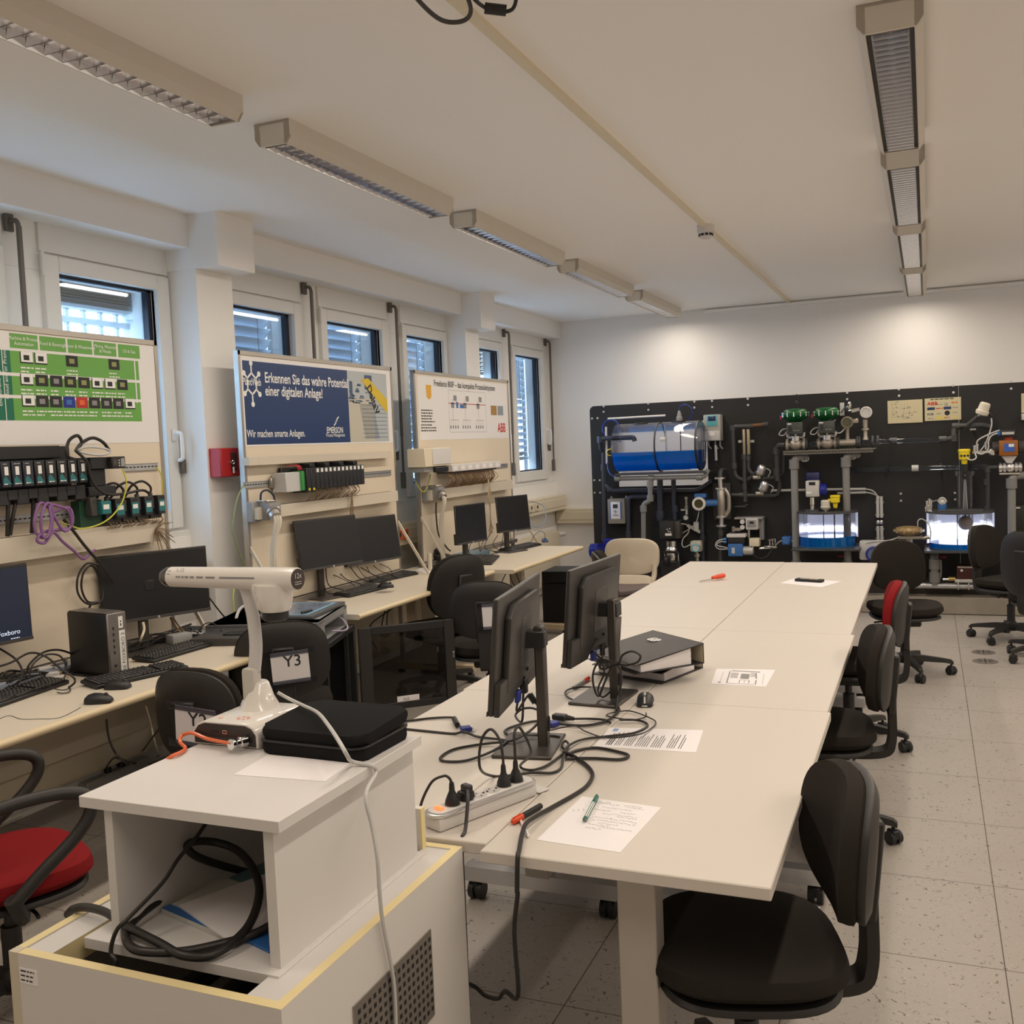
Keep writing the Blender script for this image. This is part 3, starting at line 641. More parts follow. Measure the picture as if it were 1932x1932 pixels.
# ================================================================ monitors on the long table (seen from behind)
def monitor(label, c, yaw, tilt, w, h, base, group, back_cam=False, foot_z=ZT, basew=(.24, .18), content=None, name='monitor', ports=True, logo=False, curved_bottom=True):
    """c: centre of the panel; yaw: heading of the screen normal; base: foot of the stand"""
    t = Thing(name, label, 'monitor', (base[0], base[1], foot_z), 0, group)
    n = Vector((math.cos(yaw) * math.cos(tilt), math.sin(yaw) * math.cos(tilt), math.sin(tilt))); u = Vector((-math.sin(yaw), math.cos(yaw), 0)); v = n.cross(u); c = V(c)
    Rm = Matrix((u, n, v)).transposed()
    m = MB().obox(c - n * .008, (w, .016, h), Rm, .003)
    m.prism([(-w * .36, -h * .36), (w * .36, -h * .36), (w * .36, h * .30), (w * .28, h * .40), (-w * .28, h * .40), (-w * .36, h * .30)], c - n * .016, u, v, -n * .022, .008)
    m.prism([(-w * .5, -h * .5), (-w * .18, -h * .5), (-w * .14, -h * .40), (w * .14, -h * .40), (w * .18, -h * .5), (w * .5, -h * .5), (w * .5, -h * .22), (-w * .5, -h * .22)], c - n * .016, u, v, -n * .018, .004)
    sh = t.part('housing', m, MONB)
    m = MB().obox(c - n * .0385, (.12, .003, .15), Rm, .001); t.part('mount_plate', m, DGREY, sub=sh)
    t.part('joystick_button', MB().cyl(c - n * .036 - v * h * .30 - u * .04, c - n * .043 - v * h * .30 - u * .04, .006, n=10), BLACK, sub=sh)
    t.part('screen', MB().obox(c + n * .0005, (w - .012, .002, h - .022), Rm), SCREEN, smooth=False)
    t.part('chin', MB().obox(c + n * .0015 - v * (h / 2 - .006), (w, .004, .014), Rm, .001), DGREY)
    if logo:
        t.part('logo', MB().cyl(c + n * .0035 - v * (h / 2 - .006), c + n * .0042 - v * (h / 2 - .006), .006, n=12), ALU)
    b = Vector((base[0], base[1], foot_z)); d = Vector((n.x, n.y, 0)).normalized(); s = Vector((-d.y, d.x, 0)); Rb = Matrix((s, d, Z_)).transposed()
    top = c.z + .03
    m = MB().obox(b - d * .0 + Z_ * ((top - foot_z) / 2 + .006), (.044, .030, top - foot_z), Rb, .004); col = t.part('stand_column', m, STANDM)
    t.part('cable_hole', MB().obox(b - d * .0151 + Z_ * .075, (.018, .002, .045), Rb, .006), BLACK, sub=col)
    m = MB().tube([b - d * .0152 + Z_ * (top - foot_z - .05) + s * (.014 * math.cos(a)) + Z_ * (.026 * math.sin(a)) for a in [2 * PI * k / 16 for k in range(16)]], .0008, 5, closed=True); t.part('emblem', m, INKG, sub=col)
    m = MB().obox((c - n * .04 + b + Z_ * (c.z - foot_z)) / 2, (.05, max(.02, (c - b - Z_ * (c.z - foot_z)).length), .05), Rb, .003); t.part('arm', m, BLACK)
    t.part('foot_plate', MB().obox(b + d * .045 + Z_ * .006, (basew[0], basew[1], .010), Rb, .003), STANDM)
    return t, n, u, v, c
MONB = mat('monitor_back', (.030, .027, .025), .42)
STANDM = mat('monitor_stand', (.060, .053, .048), .38, metal=.3)
GM = 'monitors on the long table, seen from behind'
t1, n1, u1, v1, c1 = monitor('black monitor seen from behind, nearer of the two on the long table', (-1.150, 2.712, 1.067), PI + R_(9.2), R_(5.4), .549, .325, (-1.078, 2.745), GM)
t2, n2, u2, v2, c2 = monitor('black monitor seen from behind, farther of the two, beside the ring binders', (-1.118, 3.358, 1.054), PI - R_(2.9), R_(5.4), .50, .332, (-1.030, 3.335), GM)
def vga(m, o, d, up, s=1.0):
    d = V(d).normalized(); up = V(up).normalized(); w = d.cross(up); R = Matrix((w, d, up)).transposed()
    m.obox(V(o), (.034 * s, .036 * s, .014 * s), R, .003)
m = MB(); o = c1 - n1 * .03 - v1 * .13 + u1 * .03; vga(m, o - v1 * .035, -v1, n1); single('display_plug', m, mat('vga_blue', (.012, .025, .22), .4), 'blue display plug under the nearer monitor on the long table', 'plug')
VGAB = BM['vga_blue']
m = MB(); o = c2 - n2 * .03 - v2 * .13 + u2 * .03; vga(m, o - v2 * .035, -v2, n2); single('display_plug', m, VGAB, 'blue display plug under the farther monitor on the long table', 'plug')

# ================================================================ things lying on the long table
def sheet(label, pts, z=ZT + .0008, th=.0006, cat='paper', name='paper_sheet', material=None, prints=None, group=None):
    P = [Vector((p[0], p[1], z)) for p in pts]; c = sum(P, Vector()) / len(P); t = Thing(name, label, cat, c, 0, group)
    m = MB(); a = [m.bm.verts.new(p - Z_ * th) for p in P]; b = [m.bm.verts.new(p) for p in P]; m.face(a[::-1]); m.face(b)
    for i in range(len(P)): m.face([a[i], a[(i + 1) % len(P)], b[(i + 1) % len(P)], b[i]])
    t.part('sheet', m, material or PAPER, smooth=False)
    if prints:
        m = MB(); prints(m, P); t.part('printing', m, INK, smooth=False)
    return t
def hand(m, P):
    o, u, v = P[0], (P[3] - P[0]).normalized(), (P[1] - P[0]).normalized(); rr = random.Random(3)
    m.m(INKG)
    for (x, y, w) in ((.055, .278, .03), (.05, .268, .055), (.125, .272, .045), (.135, .262, .04), (.075, .245, .07), (.06, .225, .045), (.13, .225, .04), (.09, .205, .09), (.13, .195, .045), (.075, .178, .045), (.12, .175, .07), (.08, .160, .105), (.10, .145, .05), (.08, .130, .05), (.11, .122, .08), (.08, .108, .04)):
        x0 = x
        while x0 < x + w:
            l = rr.uniform(.003, .009); p = o + u * x0 + v * (y + rr.uniform(-.002, .002)) + Z_ * .0004; q = p + u * l + v * rr.uniform(-.004, .004); h = v * .0007
            m.quad(p - h, q - h, q + h, p + h); x0 += l + rr.uniform(.001, .003)
    for k in range(4):
        p = o + u * (.012 + k * .011) + v * (.205 + .006 * k) + Z_ * .0004; q = p + u * .006 - v * .012; h = u * .0006; m.quad(p - h, q - h, q + h, p + h)
PA = [(-.847,2.084,.73), (-.836,2.382,.73), (-.622,2.362,.73), (-.642,2.071,.73)]
sheet('white sheet with handwriting under the green pen, at the near table end', PA, prints=hand)
def printed(m, P):
    # text runs across the sheet, lines parallel to the short side
    o, u, v = P[0], (P[1] - P[0]).normalized(), (P[3] - P[0]).normalized(); m.m(INK); rr = random.Random(9)
    m.m(mat('print_blue', (.25, .36, .62), .7)).flat(o + u * .165 + v * .018 + Z_ * .0004, u, v, .03, .016)
    m.m(INK)
    for k in range(34):
        y = .03 + k * .0068
        if k in (3, 7, 12, 19, 25, 26, 31): continue
        w = rr.uniform(.09, .14); x = .025; p = o + v * y + Z_ * .0004
        while x < w + .025: l = rr.uniform(.006, .016); m.flat(p + u * x, u, v, l, .0022 if k > 2 else .0035); x += l + .002
PB = [(-.937,2.792,.73), (-.95,2.995,.73), (-.658,3.04,.73), (-.633,2.815,.73)]
sheet('white printed text sheet on the table beside the cables', PB, prints=printed)
def plan(m, P):
    o, u, v = P[0], (P[3] - P[0]).normalized(), (P[1] - P[0]).normalized(); z = Z_ * .0004; m.m(INKG)
    def line(x0, y0, x1, y1, w=.0015):
        a, b = o + u * x0 + v * y0 + z, o + u * x1 + v * y1 + z; d = (b - a).normalized(); s = Z_.cross(d) * w; m.quad(a - s, b - s, b + s, a + s)
    for q in ((.055, .02, .155, .02), (.055, .02, .055, .21), (.16, .02, .16, .09), (.155, .20, .16, .11)): line(*q, w=.0022)
    m.flat(o + u * .06 + v * .215 + z, u, v, .11, .012)
    for k in range(4):
        m.flat(o + u * .062 + v * (.11 + k * .022) + z, u, v, .028, .010); m.flat(o + u * .135 + v * (.14 + k * .018) + z, u, v, .022, .007)
    m.flat(o + u * .100 + v * .10 + z, u, v, .032, .08); line(.10, .03, .10, .08); line(.10, .08, .135, .08); line(.135, .08, .135, .03); line(.118, .035, .118, .078, .0008)
    line(.03, .02, .03, .20, .0006); line(.185, .02, .185, .20, .0006)
    m.flat(o + u * .022 + v * .02 + z, u, v, .010, .012)
PC = [(-.752,3.634,.73), (-.779,3.875,.73), (-.557,3.905,.73), (-.553,3.631,.73)]
sheet('white floor plan sheet taped to the table beyond the ring binders', PC, prints=plan)
PD = [(-.847,6.226,.73), (-.784,6.442,.73), (-.498,6.329,.73), (-.589,6.078,.73)]
sheet('blank white paper sheets under the remote control at the far table end', PD)
m = MB(); a, b = Vector((-.764,6.326,.73)), Vector((-.599,6.274,.73)); d = (b - a).normalized(); s = Z_.cross(d)
t = Thing('remote_control', 'black handset lying on white paper at the far table end', 'remote control', ((a.x + b.x) / 2, (a.y + b.y) / 2, ZT + .001))
Rm = Matrix((d, s, Z_)).transposed(); cc = (a + b) / 2 + Z_ * .010
t.part('body', MB().obox(cc, ((b - a).length, .055, .016), Rm, .006, 2), BLACKM)
t.part('display', MB().obox(cc + d * .03 + Z_ * .0085, (.06, .04, .001), Rm), mat('display_beige', (.45, .38, .28), .4))
t.part('keys', MB().obox(cc - d * .03 + Z_ * .0085, (.05, .035, .001), Rm), GREY)
# pens
def marker(label, p0, p1, capm, bodym, r=.0055, cap=.33, z=ZT + .0075, name='marker_pen', dz=0.0, striped=False):
    p0 = Vector((p0[0], p0[1], z)); p1 = Vector((p1[0], p1[1], z + dz)); d = (p1 - p0).normalized(); L = (p1 - p0).length
    t = Thing(name, label, 'pen', p0)
    t.part('barrel', MB().cyl(p0, p1 - d * L * cap, r * .92, n=12), bodym)
    if striped:
        m = MB(); u, v, _ = basis(d)
        for k in range(6): a = 2 * PI * k / 6; q = p0 + (u * math.cos(a) + v * math.sin(a)) * r * .86; m.cyl(q + d * .008, q + d * L * (1 - cap), .0011, n=5)
        t.part('stripes', m, capm)
        t.part('end_plug', MB().cyl(p0, p0 + d * .010, r, n=12), capm)
    m = MB().cyl(p1 - d * L * cap, p1 - d * .006, r).cyl(p1 - d * .006, p1, r, r * .6); m.obox(p1 - d * L * cap * .5 + Z_ * r, (L * cap * .8, .003, .003), Matrix((d, Z_.cross(d), Z_)).transposed()); t.part('cap', m, capm)
marker('green capped felt pen lying on the handwritten sheet', (-.772,2.213,.73), (-.792,2.374,.73), mat('pen_green', (.0, .13, .10), .35), LABEL, striped=True, z=ZT + .009)
marker('black marker with a red cap beside the power strip, under the black cable', (-.907,2.268,.73), (-.934,2.148,.73), mat('pen_red', (.70, .06, .01), .4), BLACKM, r=.008, z=ZT + .009)
marker('clear ballpoint with a white end under the red capped marker', (-.939,2.199,.73), (-.868,2.087,.73), LABEL, mat('pen_clear', (.75, .68, .62), .3), r=.004, cap=.3, z=ZT + .0046)
marker('grey pen with a red cap behind the farther monitor foot', (-1.221,3.428,.73), (-1.212,3.59,.73), BM['pen_red'], GREY, r=.007, z=ZT + .0085)
# screwdriver
a, b = Vector((-1.336,6.19,.738)), Vector((-1.225,6.343,.745)); d = (b - a).normalized()
t = Thing('screwdriver', 'red handled screwdriver on the far end of the long table', 'screwdriver', (a.x, a.y, ZT))
t.part('blade', MB().cyl(a, a + d * .115, .003, n=8), STEEL)
t.part('handle', MB().lathe([(.008, .105), (.012, .115), (.010, .125), (.015, .15), (.016, .19), (.013, .21), (.006, .215)], a + Z_ * .008, d, 12), mat('driver_red', (.75, .07, .02), .35))
# ring binders
def binder(label, c, ex, w, h, z0, ts, to, mlift=0.0):
    """ex: heading from the opening edge to the spine; ts, to: thickness at the spine and at the opening"""
    ex = V(ex).normalized(); ey = Z_.cross(ex); c = V(c); t = Thing('ring_binder', label, 'binder', (c.x, c.y, z0), 0, 'black lever arch binders on the long table')
    def P(x, y, z): return c + ex * (x * w) + ey * (y * h) + Z_ * z
    def slab(m, z00, z01, z10, z11):      # from opening (x=-.5) to spine (x=.5)
        vs = [m.bm.verts.new(P(x, y, z)) for x, z in ((-.5, z00), (.5, z10), (.5, z11), (-.5, z01)) for y in (-.5, .5)]
        for q in ((0, 2, 4, 6), (7, 5, 3, 1), (0, 1, 3, 2), (2, 3, 5, 4), (4, 5, 7, 6), (6, 7, 1, 0)): m.face([vs[i] for i in q])
    m = MB(); slab(m, 0, .003, 0, .003); t.part('back_cover', m, BINDK, smooth=False)
    m = MB(); slab(m, to - .003, to, ts - .003, ts); t.part('front_cover', m, BINDK, smooth=False)
    vs = MB(); vs.obox(P(.495, 0, ts / 2), (.004, h, ts), Matrix((ex, ey, Z_)).transposed()); t.part('spine', vs, BINDK, smooth=False)
    vs = MB(); vs.obox(P(.488, 0, ts / 2), (.003, h - .004, ts - .008), Matrix((ex, ey, Z_)).transposed()); t.part('spine_lining', vs, BINDL, smooth=False)
    m = MB(); rr = random.Random(5)
    for k in range(14):
        za = .004 + (to - .010) * k / 14; zb = .004 + (ts - .018) * k / 14; dx = rr.uniform(-.01, .01)
        vs = [m.bm.verts.new(P(x + dx * .3, y, z)) for x, z in ((-.40, za), (.33, zb), (.33, zb + ts / 20), (-.40, za + to / 18)) for y in (-.47, .47)]
        for q in ((0, 2, 4, 6), (7, 5, 3, 1), (0, 1, 3, 2), (2, 3, 5, 4), (4, 5, 7, 6), (6, 7, 1, 0)): m.face([vs[i] for i in q])
    t.part('pages', m, PAPER, smooth=False)
    m = MB()
    for sx in (-.04, .05):
        o = P(.24, sx * 3.2 * .25 + .12, (to + (ts - to) * .74) + .0015); m.tube([o + ex * (.022 * math.cos(a)) + ey * (.012 * math.sin(a)) for a in [2 * PI * k / 14 for k in range(14)]], .0022, 6, closed=True)
        m.box(o - Vector((.006, .003, 0)), o + Vector((.006, .003, .001)))
    t.part('ring_eyelets', m, ALU)
BINDK = mat('binder_black', (.022, .019, .019), .5); BINDL = mat('binder_lining', (.62, .55, .40), .7)
ex = Vector((.312, -.131, 0)).normalized() * -1
exl = Vector((.092, .294, 0)).normalized()
binder('black ring binder lying under another binder on the long table', Vector((-.93, 3.569, ZT + .001)) + exl * .154 + Vector((-.312, .131, 0)).normalized() * .16, exl, .305, .32, ZT, .062, .040)
exu = Vector((.65, .76, 0)).normalized()
binder('black ring binder on top, its two metal rings showing in the cover', Vector((-.985, 3.45, ZT + .064)) + exu * .15 + Vector((-.76, .65, 0)) * .165, exu, .31, .33, ZT + .064, .078, .035)

# mouse
def mouse(label, c, heading, m1=None, trim=None, group=None, L=.105, W=.060, z=ZT, H=.036):
    d = Vector((math.cos(heading), math.sin(heading), 0)); s = Vector((-d.y, d.x, 0)); c = Vector((c[0], c[1], z)); t = Thing('computer_mouse', label, 'mouse', c, 0, group)
    m = MB(); rows = []
    for f, w, h in ((-.5, .30, .25), (-.46, .62, .55), (-.35, .88, .85), (-.15, 1, 1), (.1, .95, .95), (.3, .92, .78), (.43, .84, .55), (.49, .6, .35), (.5, .3, .2)):
        r = []
        for k in range(13):
            a = PI * k / 12; r.append(m.bm.verts.new(c + d * (f * L) + s * (math.cos(a) * w * W / 2) + Z_ * (.003 + math.sin(a) ** .7 * h * H)))
        rows.append(r)
    for a, b in zip(rows, rows[1:]):
        for i in range(12): m.face([a[i], a[i + 1], b[i + 1], b[i]])
        m.face([a[0], b[0], b[12], a[12]])
    m.face(rows[0]); m.face(rows[-1]); t.part('shell', m, m1 or BLACK)
    t.part('wheel', MB().cyl(c + d * L * .28 - s * .004 + Z_ * (H * .82), c + d * L * .28 + s * .004 + Z_ * (H * .82), .009, n=12), DGREY)
    if trim:
        t.part('trim', MB().tube([c + d * (L * f) + Z_ * (.004 + h * H) for f, h in ((.5, .3), (.42, .62), (.3, .83), (.15, .99), (.05, 1.0))], .0035, 6).tube([c + d * (L * .5 * math.cos(a)) + s * (W * .5 * math.sin(a)) + Z_ * .006 for a in [2 * PI * k / 20 for k in range(20)]], .003, 6, closed=True), trim)
    return t
mouse('black mouse with silver trim on the long table', (-.914,3.302,.73), R_(-78), trim=LGREY)

# power strip
A, B = Vector((-1.098,2.088,.775)), Vector((-.986,2.343,.775)); d = (B - A).normalized(); s = Z_.cross(d)
t = Thing('power_strip', 'white power strip with a lit red switch on the near table end', 'power strip', (A.x, A.y, ZT)); Rm = Matrix((d, s, Z_)).transposed()
Ls = (B - A).length; cc = (A + B) / 2; cc.z = ZT
t.part('body', MB().obox(cc + Z_ * .018, (Ls + .05, .060, .034), Rm, .006, 2), LACQ)
t.part('silver_rim', MB().prism([(x * (Ls / 2 + .012) , y) for x, y in ()] or [((Ls / 2 + .008) * sx + .026 * sx * math.cos(a), .034 * math.sin(a)) for sx, aa in ((1, range(-4, 5)), (-1, range(4, -5, -1))) for a in [k * PI / 8 for k in aa]], cc + Z_ * .034, d, s, Z_ * .008, .002), ALU)
t.part('top_plate', MB().prism([((Ls / 2 + .006) * sx + .020 * sx * math.cos(a), .027 * math.sin(a)) for sx, aa in ((1, range(-4, 5)), (-1, range(4, -5, -1))) for a in [k * PI / 8 for k in aa]], cc + Z_ * .041, d, s, Z_ * .004, .001), LACQ)
SOCK = []; SOCKW = mat('socket_shadow_grey', (.50, .48, .46), .5)
for k in range(6):
    o = A + d * (Ls * (.15 + .155 * k)); o.z = ZT + .0452; SOCK.append(o)
    k_ = t.part('socket', MB().lathe([(.0215, 0), (.0215, .0006), (.019, .0008), (.018, .0003), (.0005, .0003)], o, n=20), SOCKW)
    m = MB()
    for q in (-1, 1): m.cyl(o + s * (.0095 * q) + Z_ * .0004, o + s * (.0095 * q) + Z_ * .0012, .0026, n=8)
    m.m(BRASS).obox(o + d * .015 + Z_ * .0015, (.004, .004, .003), Rm).obox(o - d * .015 + Z_ * .0015, (.004, .004, .003), Rm); m.mats[0] = DGREY if m.mats else None
    t.part('contacts', m, BRASS, sub=k_)
t.part('switch', MB().obox(A + Z_ * (ZT + .048 - A.z), (.016, .024, .008), Rm, .002), mat('switch_lit_red', (.6, .08, .03), .3, emit=(1, .18, .05), estr=1.6))
t.part('end_tab', MB().obox(cc + d * (Ls / 2 + .055) + Z_ * .004, (.04, .05, .005), Rm, .002), LACQ)

# ---- cables; each a thing of its own
def cable(label, pts, r=.0032, material=None, name='cable', cat='cable', n=7, k=6, parts=None):
    m = MB().tube(pts, r, n, k)
    if not parts: return single(name, m, material or CABK, label, cat)
    t = Thing(name, label, cat, pts[0]); t.part('cord', m, material or CABK)
    for nm, pm, mt in parts: t.part(nm, pm, mt)
    return t
CABK = mat('cable_black', (.016, .014, .013), .45)
def zz(P, z): return [(p[0], p[1], z) for p in P]
Zc = ZT + .0045
# display cable from the bag to the loose blue plug
P = [(-1.72,2.815,.745), (-1.627,2.884,.736), (-1.56,2.934,.736), (-1.487,2.952,.738), (-1.442,2.891,.74), (-1.396,2.839,.74)]
m1 = MB().cyl((-1.468,2.929,.742), (-1.424,2.862,.742), .009, n=10)
m2 = MB(); vga(m2, Vector((-1.379,2.831,.742)), Vector((-1.368,2.852,.742)) - Vector((-1.393,2.833,.742)), Z_)
m3 = MB(); vga(m3, Vector((-1.371,2.845,.742)), Vector((-1.368,2.852,.742)) - Vector((-1.393,2.833,.742)), Z_, .62)
cable('black display cable ending in a loose blue plug beside the bag', P, .004, parts=[('ferrite_block', m1, BLACK), ('plug', m2, VGAB), ('connector', m3, ALU)])
P = [(-1.7,2.782,.745), (-1.589,2.802,.735), (-1.489,2.796,.735), (-1.405,2.794,.735), (-1.363,2.785,.746), (-1.313,2.779,.736), (-1.213,2.75,.742), (-1.192,2.714,.746), (-1.206,2.634,.74), (-1.25,2.556,.735), (-1.31,2.535,.735), (-1.337,2.568,.735), (-1.332,2.643,.735), (-1.278,2.703,.736), (-1.196,2.728,.745), (-1.17,2.74,.75), (-1.146,2.809,.76), (-1.12,2.84,.79), (-1.102,2.833,.82)]
cable('black cable looping flat left of the nearer monitor foot', P, .004)
def plug(label, o, P, r=.0038, flat=False):
    o = V(o); m = MB().lathe([(.019, 0), (.018, .010), (.013, .022), (.0075, .034), (.0065, .05), (.005, .056)], o, n=14) if not flat else MB().obox(o + Z_ * .012, (.036, .036, .024), Rm, .008, 2).obox(o + Z_ * .03 - s * .005, (.02, .03, .02), Rm, .004)
    t = Thing('cable', label, 'cable', o); t.part('plug', m, BLACK); t.part('cord', MB().tube(P, r, 8, 7), CABK)
def up(o, h, dx=0, dy=0): return (o.x + dx, o.y + dy, o.z + h)
o = SOCK[4]
plug('black power cord plugged into the fifth socket of the table power strip', o, [up(o, .05), up(o, .075), up(o, .115, -.012, .012), up(o, .135, -.045, .03), up(o, .10, -.075, .035), up(o, .03, -.08, .03), (-1.119,2.448,.737), (-1.07,2.469,.736), (-1.025,2.498,.738), (-.97,2.52,.736), (-.96,2.569,.736), (-.981,2.645,.738), (-1,2.746,.742), (-1.026,2.788,.742), (-1.02,2.742,.74), (-.99,2.703,.738)])
o = SOCK[5]
plug('black power cord plugged into the last socket of the table power strip', o, [up(o, .05), up(o, .085), up(o, .125, -.004, .012), up(o, .13, .003, .035), up(o, .06, .02, .06), (-1.067,2.526,.745), (-1.033,2.519,.738), (-1.004,2.565,.738), (-.994,2.665,.74), (-.993,2.728,.748), (-.983,2.83,.738), (-.923,2.886,.736), (-.855,2.939,.736), (-.833,3.028,.736), (-.876,3.072,.738), (-.93,3.043,.744)])
o = SOCK[0]
plug('short black power cord plugged into the socket beside the lit switch', o, [up(o, .05), up(o, .065, -.004, -.002), up(o, .07, -.02, -.004), up(o, .05, -.05, -.02), up(o, -.03, -.07, -.05), up(o, -.2, -.06, -.07), up(o, -.5, -.06, -.04)], .0035)
o = SOCK[1]
plug('black angled plug with its cord running down over the near table edge', o, [up(o, .03, .012, -.012), up(o, .015, .025, -.04), up(o, -.025, .035, -.075), up(o, -.041, .04, -.095), up(o, -.06, .042, -.118), up(o, -.2, .042, -.12), up(o, -.5, .03, -.10)], .0045, flat=True)
cable('thick black cable crossing the near table end and hanging to the floor', [(-.994,2.679,.742), (-.957,2.666,.738), (-.894,2.601,.736), (-.856,2.533,.736), (-.844,2.449,.736), (-.855,2.371,.736), (-.878,2.272,.737), (-.889,2.173,.745), (-.889,2.124,.748), (-.881,2.08,.74), (-.857,2.004,.737), (-.851, 1.978, .728), (-.853, 1.972, .66), (-.856,1.98,.642), (-.885,2.02,.533), (-.90, 2.06, .36), (-.96,2.12,.328), (-.997,2.16,.281), (-1.052,2.2,.257), (-1.088,2.22,.262), (-1.138,2.24,.26)], .0055)
cable('flat black cable loop on the table beside the printed sheet', [(-.988,2.659,.736), (-.968,2.726,.736), (-.92,2.766,.736), (-.842,2.744,.736), (-.807,2.718,.736), (-.823,2.679,.736), (-.89,2.671,.736), (-.941,2.657,.736), (-.975,2.643,.736)], .0045)
cable('black cable bundle curving round the nearer monitor foot', [(-1.02,3.268,.736), (-.972,3.18,.74), (-.965,3.107,.74), (-.977,3.028,.738), (-1.028,2.975,.737), (-1.105,2.974,.737), (-1.156,2.993,.737), (-1.212,2.972,.737), (-1.253,2.887,.737), (-1.243,2.832,.738), (-1.201,2.813,.738), (-1.102,2.825,.742), (-1.055,2.82,.742)], .0045)
cable('thin black cable looping between the two monitor feet', [(-1.015,3.254,.74), (-1.073,3.281,.737), (-1.119,3.248,.737), (-1.182,3.281,.738), (-1.225,3.347,.738), (-1.229,3.41,.738), (-1.191,3.451,.738), (-1.144,3.446,.74)], .0035)
cable('thin mouse cable wandering over the long table', [(-.868,3.139,.745), (-.865,3.114,.738), (-.892,3.053,.744), (-.981,3.091,.738), (-.994,3.125,.737), (-.966,3.165,.737), (-.927,3.175,.737), (-.858,3.114,.74), (-.818,3.071,.737), (-.813,3.005,.737), (-.828,2.897,.745), (-.917,2.867,.737), (-1.003,2.915,.737), (-1.044,2.94,.744), (-1.091,2.934,.737), (-1.119,2.897,.737), (-1.145,2.939,.737)], .0022)
o = Vector((-1.14,3.026,.745)); e = Vector((-1.105,3.021,.745)); e2 = Vector((-1.078,3.022,.743)); dd = (e - o).normalized()
cable('black appliance power connector lying loose beside the nearer monitor', [e2, (-1.039,3.051,.738), (-.985,3.051,.738), (-.954,3.021,.738)], .004, parts=[('connector', MB().obox(o + dd * .012, (.05, .028, .02), Matrix((dd, Z_.cross(dd), Z_)).transposed(), .004), BLACK), ('boot', MB().cyl(e, e2, .010, .006, n=10), BLACK)])
m = MB(); vga(m, Vector((-1.128,2.956,.742)), Vector((-1.121,2.971,.742)) - Vector((-1.135,2.942,.742)), Z_); single('display_plug', m, VGAB, 'loose blue display plug behind the nearer monitor column', 'plug')
pb = c1 - n1 * .035 - v1 * .165
cable('black power cable hanging from the nearer monitor back', [pb - u1 * .02 + v1 * .05, pb - u1 * .02 - v1 * .01, pb - u1 * .02 - v1 * .09, (-1.243,2.921,.77), (-1.222,2.929,.79), (-1.179,2.915,.8), (-1.141,2.904,.79)], .0038, parts=[('connector', MB().obox(pb - u1 * .02 + v1 * .02, (.022, .02, .045), None, .003), BLACK)])
o = c1 - n1 * .03 - v1 * .13 + u1 * .03 - v1 * .05
f0, f1 = Vector((-1.125,2.76,.887)), Vector((-1.107,2.76,.862))
cable('black display cable with a ferrite block under the nearer monitor', [o, o - v1 * .03, f0, f1, (-1.09,2.76,.848), (-1.074,2.76,.833)], .0035, parts=[('ferrite_block', MB().cyl(f0, f1, .010, n=10), BLACK)])
Yk = 3.30
cable('black cable bow tied at the farther monitor column', [(-1.087,3.33,.947), (-1.098,3.3,.914), (-1.06,3.28,.886), (-1.013,3.25,.882), (-.988,3.25,.883), (-.974,3.25,.91), (-.941,3.25,.924), (-.912,3.25,.911), (-.922,3.25,.888), (-.96,3.25,.875), (-.994,3.25,.876), (-1.045,3.26,.856), (-1.065,3.27,.86), (-1.051,3.27,.88), (-1.019,3.27,.877)], .0038)
cable('black cable hanging in a long loop from the farther monitor column', [(-1.009,3.27,.874), (-1.047,3.27,.885), (-1.079,3.27,.863), (-1.092,3.27,.818), (-1.084,3.27,.771), (-1.071,3.27,.757), (-1.055,3.27,.792), (-1.025,3.27,.855), (-1.004,3.27,.871), (-.988,3.27,.842), (-.986,3.26,.807), (-.998,3.25,.757), (-.975,3.158,.742)], .0038)
cable('black cable from the farther monitor plug down to its foot', [(-1.072,3.33,.928), (-1.068,3.32,.898), (-1.068,3.31,.87), (-1.059,3.3,.831), (-1.084,3.3,.773), (-1.064,3.29,.748), (-1.034,3.29,.771)], .0032, parts=[('ferrite_block', MB().cyl((-1.071,3.325,.916), (-1.07,3.325,.89), .009, n=10), BLACK)])

# ================================================================ the white cart with its raised box
ZK = .72; CX0, CX1, CY0, CY1 = -1.632, -1.008, 1.318, 2.022
t = Thing('cart', 'low white open topped cabinet with yellowed edges at the near left', 'cabinet', ((CX0 + CX1) / 2, (CY0 + CY1) / 2, 0))
def edged(m, a, b):
    m.m(CARTW).box(a, (b[0], b[1], b[2] - .0008)); m.m(YEDGE).box((a[0], a[1], b[2] - .0008), b)
for nm, a, b in (('side_panel', (CX0, CY0 + .02, 0), (CX0 + .02, CY1, ZK)), ('side_panel', (CX1 - .02, CY0, 0), (CX1, CY1, ZK)), ('front_panel', (CX0 + .02, CY0, 0), (CX1 - .02, CY0 + .02, ZK)), ('back_panel', (CX0 + .02, CY1 - .02, 0), (CX1 - .02, CY1, ZK))):
    m = MB(); edged(m, a, b); t.part(nm, m, CARTW, smooth=False)
t.part('corner_edging', MB().box((CX0 - .001, CY0 - .0006, 0), (CX0 + .021, CY0 + .02, ZK)), mat('edging_grey_beige', (.60, .54, .42), .5), smooth=False)
for a, b in (((CX0 + .02, CY0 + .021, ZK - .05), (CX0 + .085, CY1 - .02, ZK - .003)), ((CX1 - .088, CY0 + .021, ZK - .05), (CX1 - .021, CY1 - .02, ZK - .003))):
    m = MB().m(LACQ).box((a[0], a[1], b[2] - .001), b).m(YEDGE).box(a, (b[0], b[1], b[2] - .001)); t.part('ledge', m, LACQ, smooth=False)
